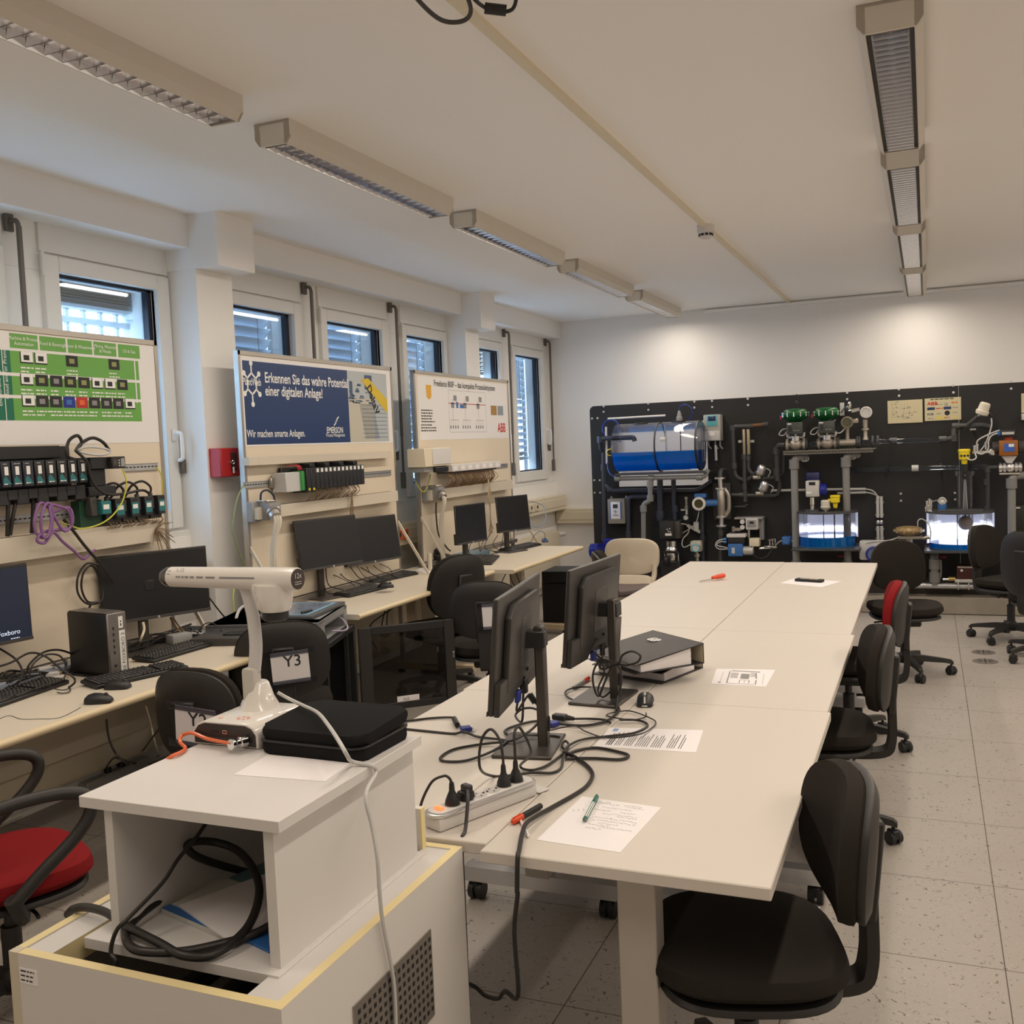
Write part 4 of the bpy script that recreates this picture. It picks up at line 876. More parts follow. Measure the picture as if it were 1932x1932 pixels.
t.part('upstand', MB().m(CARTW).box((CX0 + .02, 1.985, ZK - .1), (-1.098, 2.003, ZK + .093)).m(YEDGE).box((-1.0979, 1.985, ZK - .1), (-1.092, 2.003, ZK + .093)), CARTW, smooth=False)
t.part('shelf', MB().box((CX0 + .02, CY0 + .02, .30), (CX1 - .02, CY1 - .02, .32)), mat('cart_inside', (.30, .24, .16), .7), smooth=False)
# perforated steel plate on the right side
m = MB().m(STEEL).box((CX1, 1.53, .415), (CX1 + .003, 1.846, .607)); m.m(BLACK)
for i in range(16):
    for k in range(9): m.box((CX1 + .003, 1.544 + i * .0192, .43 + k * .0192), (CX1 + .0036, 1.553 + i * .0192, .439 + k * .0192))
t.part('perforated_plate', m, STEEL, smooth=False)
m = MB().m(PAPER).box((CX0 + .024, CY0 - .0008, .662), (CX0 + .07, CY0, .692)); m.m(INK).lines((CX0 + .027, CY0 - .001, .685), X_, Z_, .036, 3, .009, .003, 2)
t.part('paper_label', m, PAPER, smooth=False)
# things standing in the dark of the cart
for i, (x, w_, c) in enumerate(((-1.40, .03, DGREY), (-1.36, .02, BLACK), (-1.33, .03, GREY), (-1.27, .035, BLACK), (-1.20, .06, CREAM))):
    single('folder', MB().box((x, 1.36, .32), (x + w_, 1.62, .60), .002), c, ['dark grey folder standing in the open cart, first from the left', 'thin black folder standing in the open cart, second from the left', 'grey folder standing in the open cart between two black ones', 'black folder standing in the open cart, widest black one', 'cream file box standing in the open cart, last in the row'][i], 'folder', 'folders standing inside the cart')

ZB = 1.0
t = Thing('box_stand', 'white raised box standing on the cart, carrying the document camera', 'stand', (-1.27, 1.7, .70))
t.part('top_board', MB().box((-1.528, 1.412, ZB - .022), (-1.062, 1.95, ZB), .001), LACQ, smooth=False)
t.part('base_board', MB().box((-1.53, 1.402, .70), (-1.073, 1.965, .722), .001), LACQ, smooth=False)
t.part('side_panel', MB().box((-1.478, 1.424, .722), (-1.458, 1.945, ZB - .022)), LACQ, smooth=False)
t.part('side_panel', MB().box((-1.106, 1.424, .722), (-1.084, 1.945, ZB - .022)), LACQ, smooth=False)
t.part('back_panel', MB().box((-1.458, 1.925, .722), (-1.106, 1.944, ZB - .022)), LACQ, smooth=False)
# papers and brochures inside
BROB = mat('brochure_blue', (.03, .14, .42), .4); BROT = mat('brochure_teal', (.10, .20, .22), .4)
zq = .7225
def stackp(label, x0, y0, x1, y1, ang, z, th, material, prints=None, cat='paper', name='paper_sheet'):
    c = Vector(((x0 + x1) / 2, (y0 + y1) / 2, z + th / 2)); t = Thing(name, label, cat, (c.x, c.y, z), 0, 'papers inside the raised box')
    R = rz(ang); m = MB().obox(c, (x1 - x0, y1 - y0, th), R); t.part('sheets', m, material, smooth=False)
    if prints:
        m = MB(); prints(m, c + Z_ * (th / 2 + .0003), R.to_matrix()); t.part('printing', m, INK, smooth=False)
def broch(m, c, R):
    u, v = R @ X_, R @ Y_
    m.m(BROT).flat(c + u * -.105 + v * .02, u, v, .21, .12); m.m(BROB).flat(c + u * -.105 - v * .145, u, v, .21, .022); m.m(INK).flat(c - u * .03 - v * .07, u, v, .03, .02).flat(c - u * .06 - v * .02, u, v, .03, .02)
stackp('blue and white product brochures lying inside the raised box', -1.42, 1.50, -1.21, 1.79, -.25, zq, .010, mat('brochure_white', (.6, .6, .56), .5), broch, 'brochure', 'brochure')
stackp('stack of white paper sheets lying on the brochures inside the raised box', -1.37, 1.49, -1.16, 1.785, -.42, zq + .0105, .004, PAPER)
stackp('blue striped brochure at the right inside the raised box', -1.215, 1.475, -1.115, 1.62, -.3, zq, .006, BROB, None, 'brochure', 'brochure')
# cables in and around the box
cable('thick black cable coiled inside the raised box and hanging over the cart edge', [(-1.679,1.502,.7), (-1.637,1.481,.728), (-1.596,1.477,.738), (-1.528,1.46,.745), (-1.447,1.432,.742), (-1.342,1.403,.74), (-1.271,1.385,.737), (-1.223,1.407,.734), (-1.208,1.465,.742), (-1.215,1.52,.755), (-1.244,1.58,.777), (-1.287,1.62,.798), (-1.355,1.66,.812), (-1.409,1.66,.824), (-1.431,1.62,.84), (-1.438,1.6,.836), (-1.431,1.62,.807), (-1.426,1.7,.753), (-1.411,1.76,.715), (-1.357,1.8,.679)], .0085, n=10)
cable('second turn of the thick black cable on the box floor', [(-1.397,1.86,.721), (-1.473,1.84,.701), (-1.518,1.8,.693), (-1.527,1.72,.695), (-1.466,1.539,.742), (-1.463,1.469,.736), (-1.442,1.422,.733), (-1.398,1.387,.733), (-1.353,1.379,.733), (-1.286,1.402,.733), (-1.234,1.45,.733), (-1.195,1.495,.736), (-1.175,1.549,.742)], .0085, n=10)
cable('thin black cable running down through the raised box into the cart', [(-1.382,1.6,.895), (-1.377,1.56,.878), (-1.392,1.52,.846), (-1.401,1.49,.816), (-1.414,1.45,.79), (-1.424,1.41,.77), (-1.435,1.396,.757), (-1.444,1.39,.734), (-1.445,1.385,.711), (-1.43,1.38,.693), (-1.49, 1.385, .60), (-1.49, 1.39, .45)], .0042)
PE = [(-1.308,1.601,1), (-1.319,1.73,1), (-1.112,1.745,1), (-1.1,1.617,1)]
sheet('blank white sheet on the raised box in front of the black case', PE, z=ZB + .0008)

# ---------------------------------------------------------------- document camera
DCW = mat('docucam_white', (.74, .71, .67), .18, coat=.3); DCG = mat('docucam_grey', (.50, .48, .44), .4)
t = Thing('document_camera', 'white document camera with a horizontal tube head on the raised box', 'document camera', (-1.45, 1.86, ZB))
m = MB(); w2 = .089
prof = [(-w2, 0), (w2, 0), (w2, .03), (w2 - .012, .046), (w2 - .03, .053), (-w2 + .03, .053), (-w2 + .012, .046), (-w2, .03)]
m.prism(prof, (-1.452, 1.758, ZB + .001), X_, Z_, Y_ * .185, .003); t.part('base', m, DCW)
m = MB().prism([(x * .93, .004 + z * .86) for x, z in prof], (-1.452, 1.7555, ZB + .001), X_, Z_, Y_ * .003); fp = t.part('front_panel', m, mat('docucam_front', (.035, .028, .026), .35))
m = MB().text('ELMO', (-1.438, 1.7548, ZB + .012), X_, Z_, .012, sx=1.7, bold=.02); t.part('lettering', m, GREY, sub=fp, smooth=False)
m = MB().m(BLACK).box((-1.49, 1.7545, ZB + .032), (-1.468, 1.7555, ZB + .036)).m(CHROME).box((-1.456, 1.754, ZB + .030), (-1.444, 1.7555, ZB + .038)).m(INK).box((-1.4545, 1.7535, ZB + .032), (-1.4455, 1.754, ZB + .036)); t.part('card_slots', m, BLACK, sub=fp, smooth=False)
m = MB().lathe([(.016, 0), (.0165, .006), (.013, .014)], (-1.489, 1.89, ZB + .054), n=20).m(LACQ).lathe([(.0125, .0142), (.012, .016), (.0005, .0162)], (-1.489, 1.89, ZB + .054), n=20); t.part('control_dial', m, BLACK)
m = MB()
for k in range(6): a = 2 * PI * k / 6; m.cyl((-1.432 + .013 * math.cos(a), 1.80 + .011 * math.sin(a), ZB + .054), (-1.432 + .013 * math.cos(a), 1.80 + .011 * math.sin(a), ZB + .0552), .004, n=8)
m.m(mat('button_pink', (.75, .40, .36), .4)).cyl((-1.488, 1.79, ZB + .054), (-1.488, 1.79, ZB + .0552), .006, n=10); t.part('buttons', m, CREAM)
hb = Vector((-1.458, 1.895, ZB + .05))
m = MB().lathe([(.050, 0), (.045, .008), (.034, .030), (.024, .062), (.020, .066)], hb, n=24); t.part('hinge_collar', m, DCW)
m = MB().obox(hb + Vector((-.010, -.012, .048)), (.036, .034, .105), None, .008, 2); t.part('mast_foot', m, DCG)
mt = Vector((-1.461,1.895,1.285)); mb_ = hb + Vector((-.006, -.006, .09)); ang = 0
m = MB(); pth = smooth_path([mb_, mb_ * .6 + mt * .4 + Vector((.006, 0, 0)), mb_ * .15 + mt * .85, mt + Vector((-.012, 0, .03)), mt + Vector((-.02, 0, .05))], 5)
rows = []
for p in pth: rows.append([m.bm.verts.new(p + Vector((.017 * math.cos(a), .011 * math.sin(a), 0))) for a in [2 * PI * k / 14 for k in range(14)]])
for a, b in zip(rows, rows[1:]): m.bridge(a, b)
m.face(rows[-1]); m.face(rows[0]); t.part('mast', m, mat('docucam_mast', (.60, .585, .58), .35))
hr, hl = Vector((-1.318, 1.872, 1.362)), Vector((-1.715, 1.905, 1.358)); hd = (hl - hr).normalized()
m = MB().lathe([(.024, -.002), (.0262, .0), (.0268, .02), (.0262, .10), (.0255, .20), (.0250, .30), (.0245, .385)], hr, hd, 32); hp = t.part('head_tube', m, DCW)
m = MB().lathe([(.0247, .385), (.0235, .40), (.018, .412), (.006, .418), (.0005, .4185)], hr, hd, 32); t.part('rear_lens_cap', m, mat('cap_dark_clear', (.05, .05, .05), .12), sub=hp)
u, v, _ = basis(-hd)
fu = Vector((-hd.y * -1, hd.x * -1, 0)).normalized()
fu = Z_.cross(-hd).normalized() ; fv = Z_
m = MB().cyl(hr - hd * .0022, hr - hd * .0034, .0235, n=32); dp = t.part('end_badge', m, mat('badge_dark', (.035, .022, .02), .2))
m = MB().text('12x', hr - hd * .0037 - fu * .013 + fv * .002, fu, fv, .017).lines(hr - hd * .0037 - fu * .011 - fv * .007, fu, fv, .022, 2, .005, .0016, 4, 1); t.part('badge_text', m, LGREY, sub=dp, smooth=False)
fr = -fu if fu.y > 0 else fu      # towards the camera
m = MB()
for a0, L0 in ((.10, .115), (.225, .03), (.262, .022), (.292, .012), (.31, .010), (.325, .006), (.337, .004), (.345, .004)):
    m.obox(hr + hd * (a0 + L0 / 2) + Vector((0, -1, 0)) * .0258 + Z_ * .004, (L0 * .92, .002, .0038), Matrix((hd, Z_.cross(hd), Z_)).transposed())
m.text('L-12', hr + hd * .352 - Y_ * .0205 + Z_ * .0165, -hd, Vector((0, .55, .83)), .013)
m.lines(hr + hd * .382 - Y_ * .0205 + Z_ * .0165, -hd, Vector((0, .55, .83)), .018, 2, .008, .002, 4); t.part('markings', m, INKG, smooth=False)
lo = hr + hd * .068
m = MB().lathe([(.044, -.012), (.043, -.035), (.038, -.068), (.033, -.074), (.020, -.075)], lo, (0, 0, 1), 28); m.obox(lo + hd * .006 - Z_ * .018, (.09, .05, .04), Matrix((hd, Z_.cross(hd), Z_)).transposed(), .012, 2); lh = t.part('lens_housing', m, DCW)
t.part('lens_ring', MB().lathe([(.030, -.075), (.030, -.092), (.026, -.095), (.020, -.090), (.0005, -.090)], lo, (0, 0, 1), 24), BLACK, sub=lh)
# its security lock and cable
t = Thing('cable_lock', 'chrome barrel lock on the document camera with an orange security cable', 'cable lock', (-1.385, 1.75, ZB))
t.part('lock_barrel', MB().lathe([(.008, 0), (.012, .004), (.012, .020), (.010, .022), (.010, .034), (.0115, .036), (.0115, .044), (.0005, .045)], (-1.390, 1.754, ZB + .020), (-.25, -1, .05), 18), CHROME)
t.part('steel_cable', MB().tube([(-1.402, 1.725, ZB + .020), (-1.44, 1.735, ZB + .018), (-1.49, 1.742, ZB + .020), (-1.535, 1.747, ZB + .028), (-1.563,1.746,1.02), (-1.547,1.721,1.014), (-1.525,1.712,1.004), (-1.51,1.678,1.006), (-1.514,1.653,1.004), (-1.545, 1.66, ZB - .02), (-1.55, 1.64, ZB - .08)], .0042, 8), mat('lock_cable_orange', (.75, .16, .06), .25))
cable('white cable of the document camera running down the right side of the cart', [(-1.409,1.9,1.09), (-1.384,1.907,1.075), (-1.307,1.858,1.075), (-1.243,1.815,1.075), (-1.16,1.731,1.075), (-1.076,1.639,1.075), (-1.05,1.624,1.055), (-1.093,1.709,1.012), (-1.056, 1.722, 1.002), (-1.052, 1.73, .985), (-1.03,1.652,.968), (-1.015,1.645,.908), (-1,1.634,.851), (-.998,1.632,.788), (-.998,1.638,.721), (-.998,1.661,.623), (-.998,1.669,.553), (-.998,1.664,.435)], .0042, LGREY)
# black padded zip case
t = Thing('zip_case', 'black padded zip case lying on the raised box beside the document camera', 'case', (-1.20, 1.83, ZB))
Cf = Vector((-1.215, 1.838, ZB)); ua = Vector((.995, -.03, 0)).normalized(); va = Z_.cross(ua)
def rr_(w, h, r, n=5): return [(sx * (w / 2 - r) + r * math.cos(a), sy * (h / 2 - r) + r * math.sin(a)) for sx, sy, a0 in ((1, 1, 0), (-1, 1, PI / 2), (-1, -1, PI), (1, -1, 3 * PI / 2)) for a in [a0 + PI / 2 * k / n for k in range(n + 1)]]
CASEK = fabric('case_neoprene', (.012, .012, .013), 1500, .3)
t.part('bottom_half', MB().prism(rr_(.265, .21, .03), Cf + Z_ * .001, ua, va, Z_ * .026, .006), CASEK)
t.part('zip', MB().prism(rr_(.268, .213, .03), Cf + Z_ * .027, ua, va, Z_ * .005), BLACK)
m = MB().prism(rr_(.268, .213, .03), Cf + Z_ * .032 + va * .004, ua, va, Z_ * .024 , .010, 3)
for vv_ in m.bm.verts: vv_.co.z += (vv_.co.y - 1.75) * .05
t.part('lid', m, CASEK)
LOGO = mat('case_print_grey', (.45, .45, .46), .5)
m = MB(); q = Cf + Z_ * .0605
m.flat(q + ua * .005 + va * .048, ua, va, .035, .007); [m.flat(q + ua * (.008 + k * .008) + va * .05, ua, va, .005, .012 + .003 * k) for k in range(4)]
m.flat(q - ua * .03 + va * .005, ua, va, .022, .004)
t.part('logo_print', m, LOGO, smooth=False)

# ================================================================ window benches
def bench(label, x0, x1, y0, y1, z=ZT):
    t = Thing('workbench', label, 'workbench', ((x0 + x1) / 2, (y0 + y1) / 2, 0), 0, 'workbenches along the windows')
    t.part('worktop', MB().box((x0, y0, z - .032), (x1 - .016, y1, z), .001), DESK, smooth=False)
    m = MB().prism([(0, -.016), (.010, -.014), (.017, -.006), (.0185, 0), (.017, .007), (.010, .014), (0, .016)], (x1 - .016, y0, z - .016), X_, Z_, Y_ * (y1 - y0)); t.part('front_nosing', m, DESKEDGE)
    for yy in (y0 + .28, y1 - .28):
        m = MB().box((x0 + .30, yy - .03, .06), (x0 + .42, yy + .03, z - .032), .004); t.part('leg', m, BEIGE)
        m = MB().box((x0 + .05, yy - .03, .03), (x1 - .06, yy + .03, .085), .006); f = t.part('foot', m, BEIGEBASE)
        m = MB().cyl((x1 - .10, yy, 0), (x1 - .10, yy, .03), .022).cyl((x0 + .1, yy, 0), (x0 + .1, yy, .03), .022); t.part('glide', m, BLACK, sub=f)
        m = MB().box((x0 + .1, yy - .02, z - .07), (x1 - .15, yy + .02, z - .032)); t.part('bracket', m, BEIGE)
    t.part('modesty_panel', MB().box((x0 + .02, y0 + .05, .30), (x0 + .04, y1 - .05, z - .032)), mat('bench_panel', (.60, .53, .42), .6), smooth=False)
bench('nearest cream window bench, below the green poster board', -3.70, -2.862, .9, 4.10)
bench('middle cream window bench, below the blue poster board', -3.72, -2.955, 4.775, 6.67)
bench('farthest cream window bench, below the white poster board', -3.70, -2.812, 6.70, 8.30)

# ================================================================ poster boards
XB = -3.60
PANELC = mat('board_cream', (.70, .615, .49), .6); POSTW = mat('poster_white', (.76, .745, .74), .55)
def board(label, y0, y1, z0=.70, z1=2.245, frame=.022, bottom=.77):
    t = Thing('poster_board', label, 'board', (XB - .01, (y0 + y1) / 2, 0), 0, 'framed boards behind the window benches')
    for yy in (y0, y1 - frame): t.part('post', MB().box((XB - .03, yy, .0), (XB + .004, yy + frame, z1), .001), STEEL, smooth=False)
    t.part('top_rail', MB().box((XB - .03, y0, z1 - .026), (XB + .004, y1, z1), .001), STEEL, smooth=False)
    t.part('panel', MB().box((XB - .02, y0 + frame, bottom), (XB, y1 - frame, z1 - .026)), PANELC, smooth=False)
    t.part('base_rail', MB().box((XB - .03, y0, ZT + .002), (XB + .03, y1, ZT + .035), .001), STEEL, smooth=False)
    for yy in (y0 + .012, y1 - .012): t.part('strut', MB().obox(((XB + .02 + -3.38) / 2, yy, .92), (.018, .012, .47), Euler((0, -.55, 0))), BEIGE, smooth=False)
    return t
b1 = board('framed board with the green poster, nearest of the three', 2.2, (-3.6,4.021,2.274)[1])
b2 = board('framed board with the dark blue poster, middle of the three', (-3.6,4.662,2.239)[1], (-3.6,6.423,2.233)[1])
b3 = board('framed board with the white diagram poster, farthest of the three', (-3.6,6.758,2.243)[1], (-3.6,8.615,2.238)[1])
def R2(m, p, q, d=.0015):
    """a flat printed rectangle on a board between two corners"""
    y0, y1 = sorted((p[1], q[1])); z0, z1 = sorted((p[2], q[2])); return m.flat((XB + d, y0, z0), Y_, Z_, y1 - y0, z1 - z0)
def poster(label, p, q):
    y0, y1 = sorted((p[1], q[1])); z0, z1 = sorted((p[2], q[2])); t = Thing('poster', label, 'poster', (XB, (y0 + y1) / 2, (z0 + z1) / 2))
    t.part('sheet', MB().box((XB + .0004, y0, z0), (XB + .0012, y1, z1)), POSTW, smooth=False); return t
# --- green poster
PGR = mat('print_green', (.13, .36, .065), .5); PGD = mat('print_dark_green', (.0, .14, .075), .5)
P1 = poster('white poster with green bands of automation products on the nearest board', (0, 2.24, 1.732), (0, (-3.6,3.997,2.251)[1], 2.215))
yR = (-3.6,3.884,1.981)[1]; zT = (-3.6,3.898,2.134)[2]; zBt = (-3.6,3.878,1.837)[2]; yL = 2.52
m = MB().m(PGD).flat((XB + .0015, 2.36, zBt), Y_, Z_, (-3.6,3.134,1.912)[1] - 2.36, zT - zBt)
m.m(PGR).flat((XB + .0015, (-3.6,3.134,1.912)[1], zBt), Y_, Z_, yR - (-3.6,3.134,1.912)[1], zT - zBt)
TABS = [((-3.6,3.137,2.17)[1], (-3.6,3.283,2.182)[1]), ((-3.6,3.293,2.171)[1], (-3.6,3.438,2.182)[1]), ((-3.6,3.449,2.171)[1], (-3.6,3.592,2.181)[1]), ((-3.6,3.602,2.17)[1], (-3.6,3.743,2.18)[1]), ((-3.6,3.755,2.168)[1], (-3.6,3.898,2.178)[1])]
tz0, tz1 = zT + .012, zT + .075
for a, b in TABS: m.flat((XB + .0015, a, tz0), Y_, Z_, b - a, tz1 - tz0)
m.m(POSTW); h = zT - zBt
for f in (.335, .655): m.flat((XB + .002, 2.36, zT - h * f - .008), Y_, Z_, yR - 2.36 - .0 + .02, .014)
m.flat((XB + .0022, yR - .03, zBt + .09), Y_, Z_, .008, h * .72)
m.flat((XB + .0022, (-3.6,3.091,1.911)[1], zBt), Y_, Z_, .004, h)
m.lines((XB + .0022, 2.42, zBt - .02), Y_, Z_, .5, 1, .01, .004, 2)
P1.part('printing', m, PGR, smooth=False)
m = MB().m(INKG).lines((XB + .002, 2.3, zBt - .018), Y_, Z_, .62, 2, .010, .004, 8); P1.part('small_print', m, INKG, smooth=False)
m = MB().m(LABEL)
TXT = ['Machine & Process\nAutomation', 'Food & Beverage', 'Water & Wastewater', 'Mining, Minerals\n& Metals', 'Oil & Gas']
for (a, b), s_ in zip(TABS, TXT): m.text(s_, (XB + .0022, (a + b) / 2, tz0 + (.036 if '\n' in s_ else .024)), Y_, Z_, .022, 'CENTER', sx=.95)
m.text('End-to-end Cybersecurity', (XB + .0022, (-3.6,3.077,1.844)[1], zBt + .06), Z_, -Y_, .026); m.text('Cloud and/or Premise', (XB + .0022, (-3.6,3.114,1.844)[1], zBt + .09), Z_, -Y_, .026)
rows_ = [(.30, 3, [(.06, 'A'), (.17, 'A'), (.42, 'B'), (.79, 'B')]), (.62, 5, [(.05 + .115 * k, 'ABCBBAAB'[k]) for k in range(8)]), (.93, 7, [(.05 + .108 * k, 'ACCDECCCA'[k]) for k in range(9)])]
y0_ = (-3.6,3.142,1.912)[1]; W_ = yR - .05 - y0_
ic = MB(); ICM = {'A': (LABEL, INK), 'B': (INK, mat('icon_olive', (.25, .28, .10), .5)), 'C': (INK, INKG), 'D': (BLUE, MBLUE), 'E': (RED, ORANGE)}
for fz, n_, items in rows_:
    for fx, kd in items:
        yy = y0_ + W_ * fx; zz_ = zT - h * (fz - .13); A_, B_ = ICM[kd]
        ic.m(INK if kd == 'A' else A_).flat((XB + .0022, yy, zz_), Y_, Z_, .068, .05)
        ic.m(A_).flat((XB + .0026, yy + .005, zz_ + .006), Y_, Z_, .062, .044); ic.m(B_).flat((XB + .003, yy + .018, zz_ + .014), Y_, Z_, .03, .022)
        m.lines((XB + .0022, yy, zz_ - .022), Y_, Z_, .075, 2, .016, .006, int(fx * 100))
P1.part('lettering', m, LABEL, smooth=False); P1.part('product_pictures', ic, INK, smooth=False)
# --- blue poster
PBL = mat('print_navy', (.008, .035, .13), .4)
P2 = poster('dark blue poster with white headline and a plant photo, on the middle board', (0, (-3.6,4.682,2.202)[1], 1.698), (0, (-3.6,6.397,2.205)[1], 2.215))
pA, pB = (-3.6,4.7,2.194), (-3.6,5.814,1.709); pC = (-3.6,6.34,1.71)
y0, y1, y2 = pA[1], pB[1], pC[1]; z1, z0 = 2.190, 1.708
m = MB().m(PBL).flat((XB + .0015, y0, z0), Y_, Z_, y1 - y0, z1 - z0); P2.part('blue_field', m, PBL, smooth=False)
m = MB().m(LABEL)
q = (-3.6,4.901,2.073); m.text('Erkennen Sie das wahre Potential', (XB + .0022, q[1], q[2]), Y_, Z_, .086, bold=.016, sx=.79)
q = (-3.6,4.899,1.996); m.text('einer digitalen Anlage!', (XB + .0022, q[1], q[2]), Y_, Z_, .086, bold=.016, sx=.79)
q = (-3.6,4.706,1.751); m.text('Wir machen smarte Anlagen.', (XB + .0022, q[1], q[2]), Y_, Z_, .062, bold=.010, sx=.79)
q = (-3.6,5.53,1.771); m.text('EMERSON', (XB + .0022, q[1], q[2]), Y_, Z_, .056, bold=.012, sx=.80)
q = (-3.6,5.521,1.751); m.text('Process Management', (XB + .0022, q[1], q[2] - .004), Y_, Z_, .032, bold=.004, sx=.83)
q = (-3.6,4.778,1.995); m.text('PlantWeb', (XB + .0026, q[1], (-3.6,4.784,2.05)[2]), Y_, Z_, .060, 'CENTER', bold=.012, sx=.72)
yy, zc = q[1], (-3.6,4.784,2.059)[2]
for k in range(6):
    a = PI / 6 + k * PI / 3; b_ = a + PI / 3; p = Vector((XB + .0022, yy + .046 * math.cos(a), zc + .062 * math.sin(a))); p2 = Vector((XB + .0022, yy + .046 * math.cos(b_), zc + .062 * math.sin(b_)))
    for c_, d_ in ((p, p2), (p, Vector((XB + .0022, yy + .080 * math.cos(a), zc + .118 * math.sin(a))))):
        e_ = (d_ - c_).normalized(); s_ = X_.cross(e_) * .006; m.quad(c_ - s_, d_ - s_, d_ + s_, c_ + s_)
    cc_ = Vector((XB + .0024, yy + .080 * math.cos(a), zc + .118 * math.sin(a))); m.face([m.bm.verts.new(cc_ + Vector((0, .016 * math.cos(t_), .016 * math.sin(t_)))) for t_ in [2 * PI * j / 12 for j in range(12)]])
for k in range(3):
    q = (-3.6,5.64,1.802); a = Vector((XB + .0022, q[1] - .02 + k * .016, q[2] + .012 + k * .018)); m.quad(a, a + Vector((0, .03, .022)), a + Vector((0, .03, .034)), a + Vector((0, 0, .012)))
P2.part('lettering', m, LABEL, smooth=False)
m = MB().m(mat('plant_photo_sky', (.42, .46, .48), .5)).flat((XB + .0015, y1, z0), Y_, Z_, y2 - y1, z1 - z0)
m.m(mat('plant_photo_pale', (.50, .48, .40), .5)).flat((XB + .0018, y1, z0), Y_, Z_, (y2 - y1) * .62, .30); m.m(mat('plant_photo_blue', (.05, .09, .16), .5)).flat((XB + .0018, y1 + .22, z1 - .12), Y_, Z_, .10, .10).flat((XB + .0018, y1 + .02, z1 - .17), Y_, Z_, .04, .10)
for k in range(16): p = Vector((XB + .002, y1 + .14 + k * .012, z0 + .26)); m.quad(p, p + Vector((0, .004, 0)), p + Vector((0, .07, -.24)), p + Vector((0, .066, -.24)))
for k in range(9): m.flat((XB + .002, y1 + .17, z0 + .03 + k * .028), Y_, Z_, y2 - y1 - .19, .003)
rr = random.Random(4)
for k in range(26): m.flat((XB + .002, y1 + rr.uniform(0, .3), z0 + .25 + rr.uniform(0, .14)), Y_, Z_, rr.uniform(.01, .07), rr.uniform(.004, .018))
yl = mat('sign_yellow', (.62, .44, .02), .45); dv = Vector((0, .5, -.86)).normalized(); q = (-3.6,6.092,2.134)
a = Vector((XB + .0026, y1 + .17, z1 - .055)); m.m(yl).quad(a, a + Vector((0, .10, .015)), Vector((XB + .0026, y2 - .005, z0 + .30)), Vector((XB + .0026, y2 - .005, z0 + .20)))
m.m(INK).text('DeltaV', a + Vector((.0006, .075, -.05)), dv, Vector((0, .86, .5)), .085, bold=.03, sx=.95)
P2.part('plant_photo', m, LGREY, smooth=False)
# --- white poster
P3 = poster('white poster with a red and black system diagram, on the farthest board', (0, (-3.6,6.816,2.23)[1], 1.710), (0, (-3.6,8.577,2.232)[1], 2.205))
m = MB().m(INK); q = (-3.6,7.092,2.148); m.text('Freelance 800F – das kompakte Prozessleitsystem', (XB + .0022, q[1], q[2] - .012), Y_, Z_, .068, bold=.012, sx=.88)
q = (-3.6,6.855,1.936); m.lines((XB + .002, q[1], q[2]), Y_, Z_, .30, 5, .022, .009, 3); q = (-3.6,6.843,1.822); m.lines((XB + .002, q[1], q[2]), Y_, Z_, .28, 3, .022, .009, 4)
P3.part('lettering', m, INK, smooth=False)
m = MB().m(mat('abb_red', (.55, .01, .015), .4)); q = (-3.6,8.328,1.767); m.text('ABB', (XB + .0022, q[1], q[2]), Y_, Z_, .115, bold=.02, sx=.88); P3.part('red_logo', m, RED, smooth=False)
m = MB(); qa, qb = (-3.6,7.343,2.111), (-3.6,8.08,1.768); y0, y1, z0, z1 = qa[1], qb[1], qb[2], qa[2]; m.m(INKG)
for a, b in (((y0, z0), (y1, z0)), ((y0, z1), (y1, z1))): m.flat((XB + .002, a[0], a[1]), Y_, Z_, b[0] - a[0], .002)
for y_ in (y0, y1): m.flat((XB + .002, y_, z0), Y_, Z_, .002, z1 - z0)
m.m(RED).flat((XB + .002, y0, z1 - .11), Y_, Z_, y1 - y0, .006)
m.m(INKG)
for k, f in enumerate((.10, .42, .78)):
    y_ = y0 + (y1 - y0) * f; m.flat((XB + .002, y_, z0 + .10), Y_, Z_, .003, .17); m.flat((XB + .002, y_ - .03, z0 + .20), Y_, Z_, .06, .045); m.flat((XB + .002, y_ + .02, z1 - .085), Y_, Z_, .06, .045); m.flat((XB + .002, y_ - .05, z0 + .10), Y_, Z_, .16, .003)
    for j in range(4): m.flat((XB + .002, y_ - .05 + j * .045, z0 + .05), Y_, Z_, .002, .05); m.flat((XB + .0022, y_ - .062 + j * .045, z0 + .03), Y_, Z_, .022, .025)
m.m(MBLUE).flat((XB + .0022, y0 + .14, z0 + .20), Y_, Z_, .04, .05).flat((XB + .0022, y0 + .21, z0 + .20), Y_, Z_, .08, .03)
m.m(mat('juice_orange', (.72, .38, .02), .4)); q = (-3.6,6.959,2.089); m.prism([(-.045, .05), (-.04, -.04), (-.015, -.06), (.015, -.06), (.04, -.04), (.045, .05)], (XB + .0015, q[1] + .04, q[2]), Y_, Z_, X_ * .0008)
m.m(mat('photo_autumn', (.35, .20, .05), .5)); q = (-3.6,8.191,1.928); m.flat((XB + .002, q[1], q[2] - .01), Y_, Z_, .13, .085); m.m(mat('photo_plant_grey', (.25, .30, .34), .5)).flat((XB + .002, q[1] + .15, q[2] - .01), Y_, Z_, .13, .085)
P3.part('diagram', m, INKG, smooth=False)

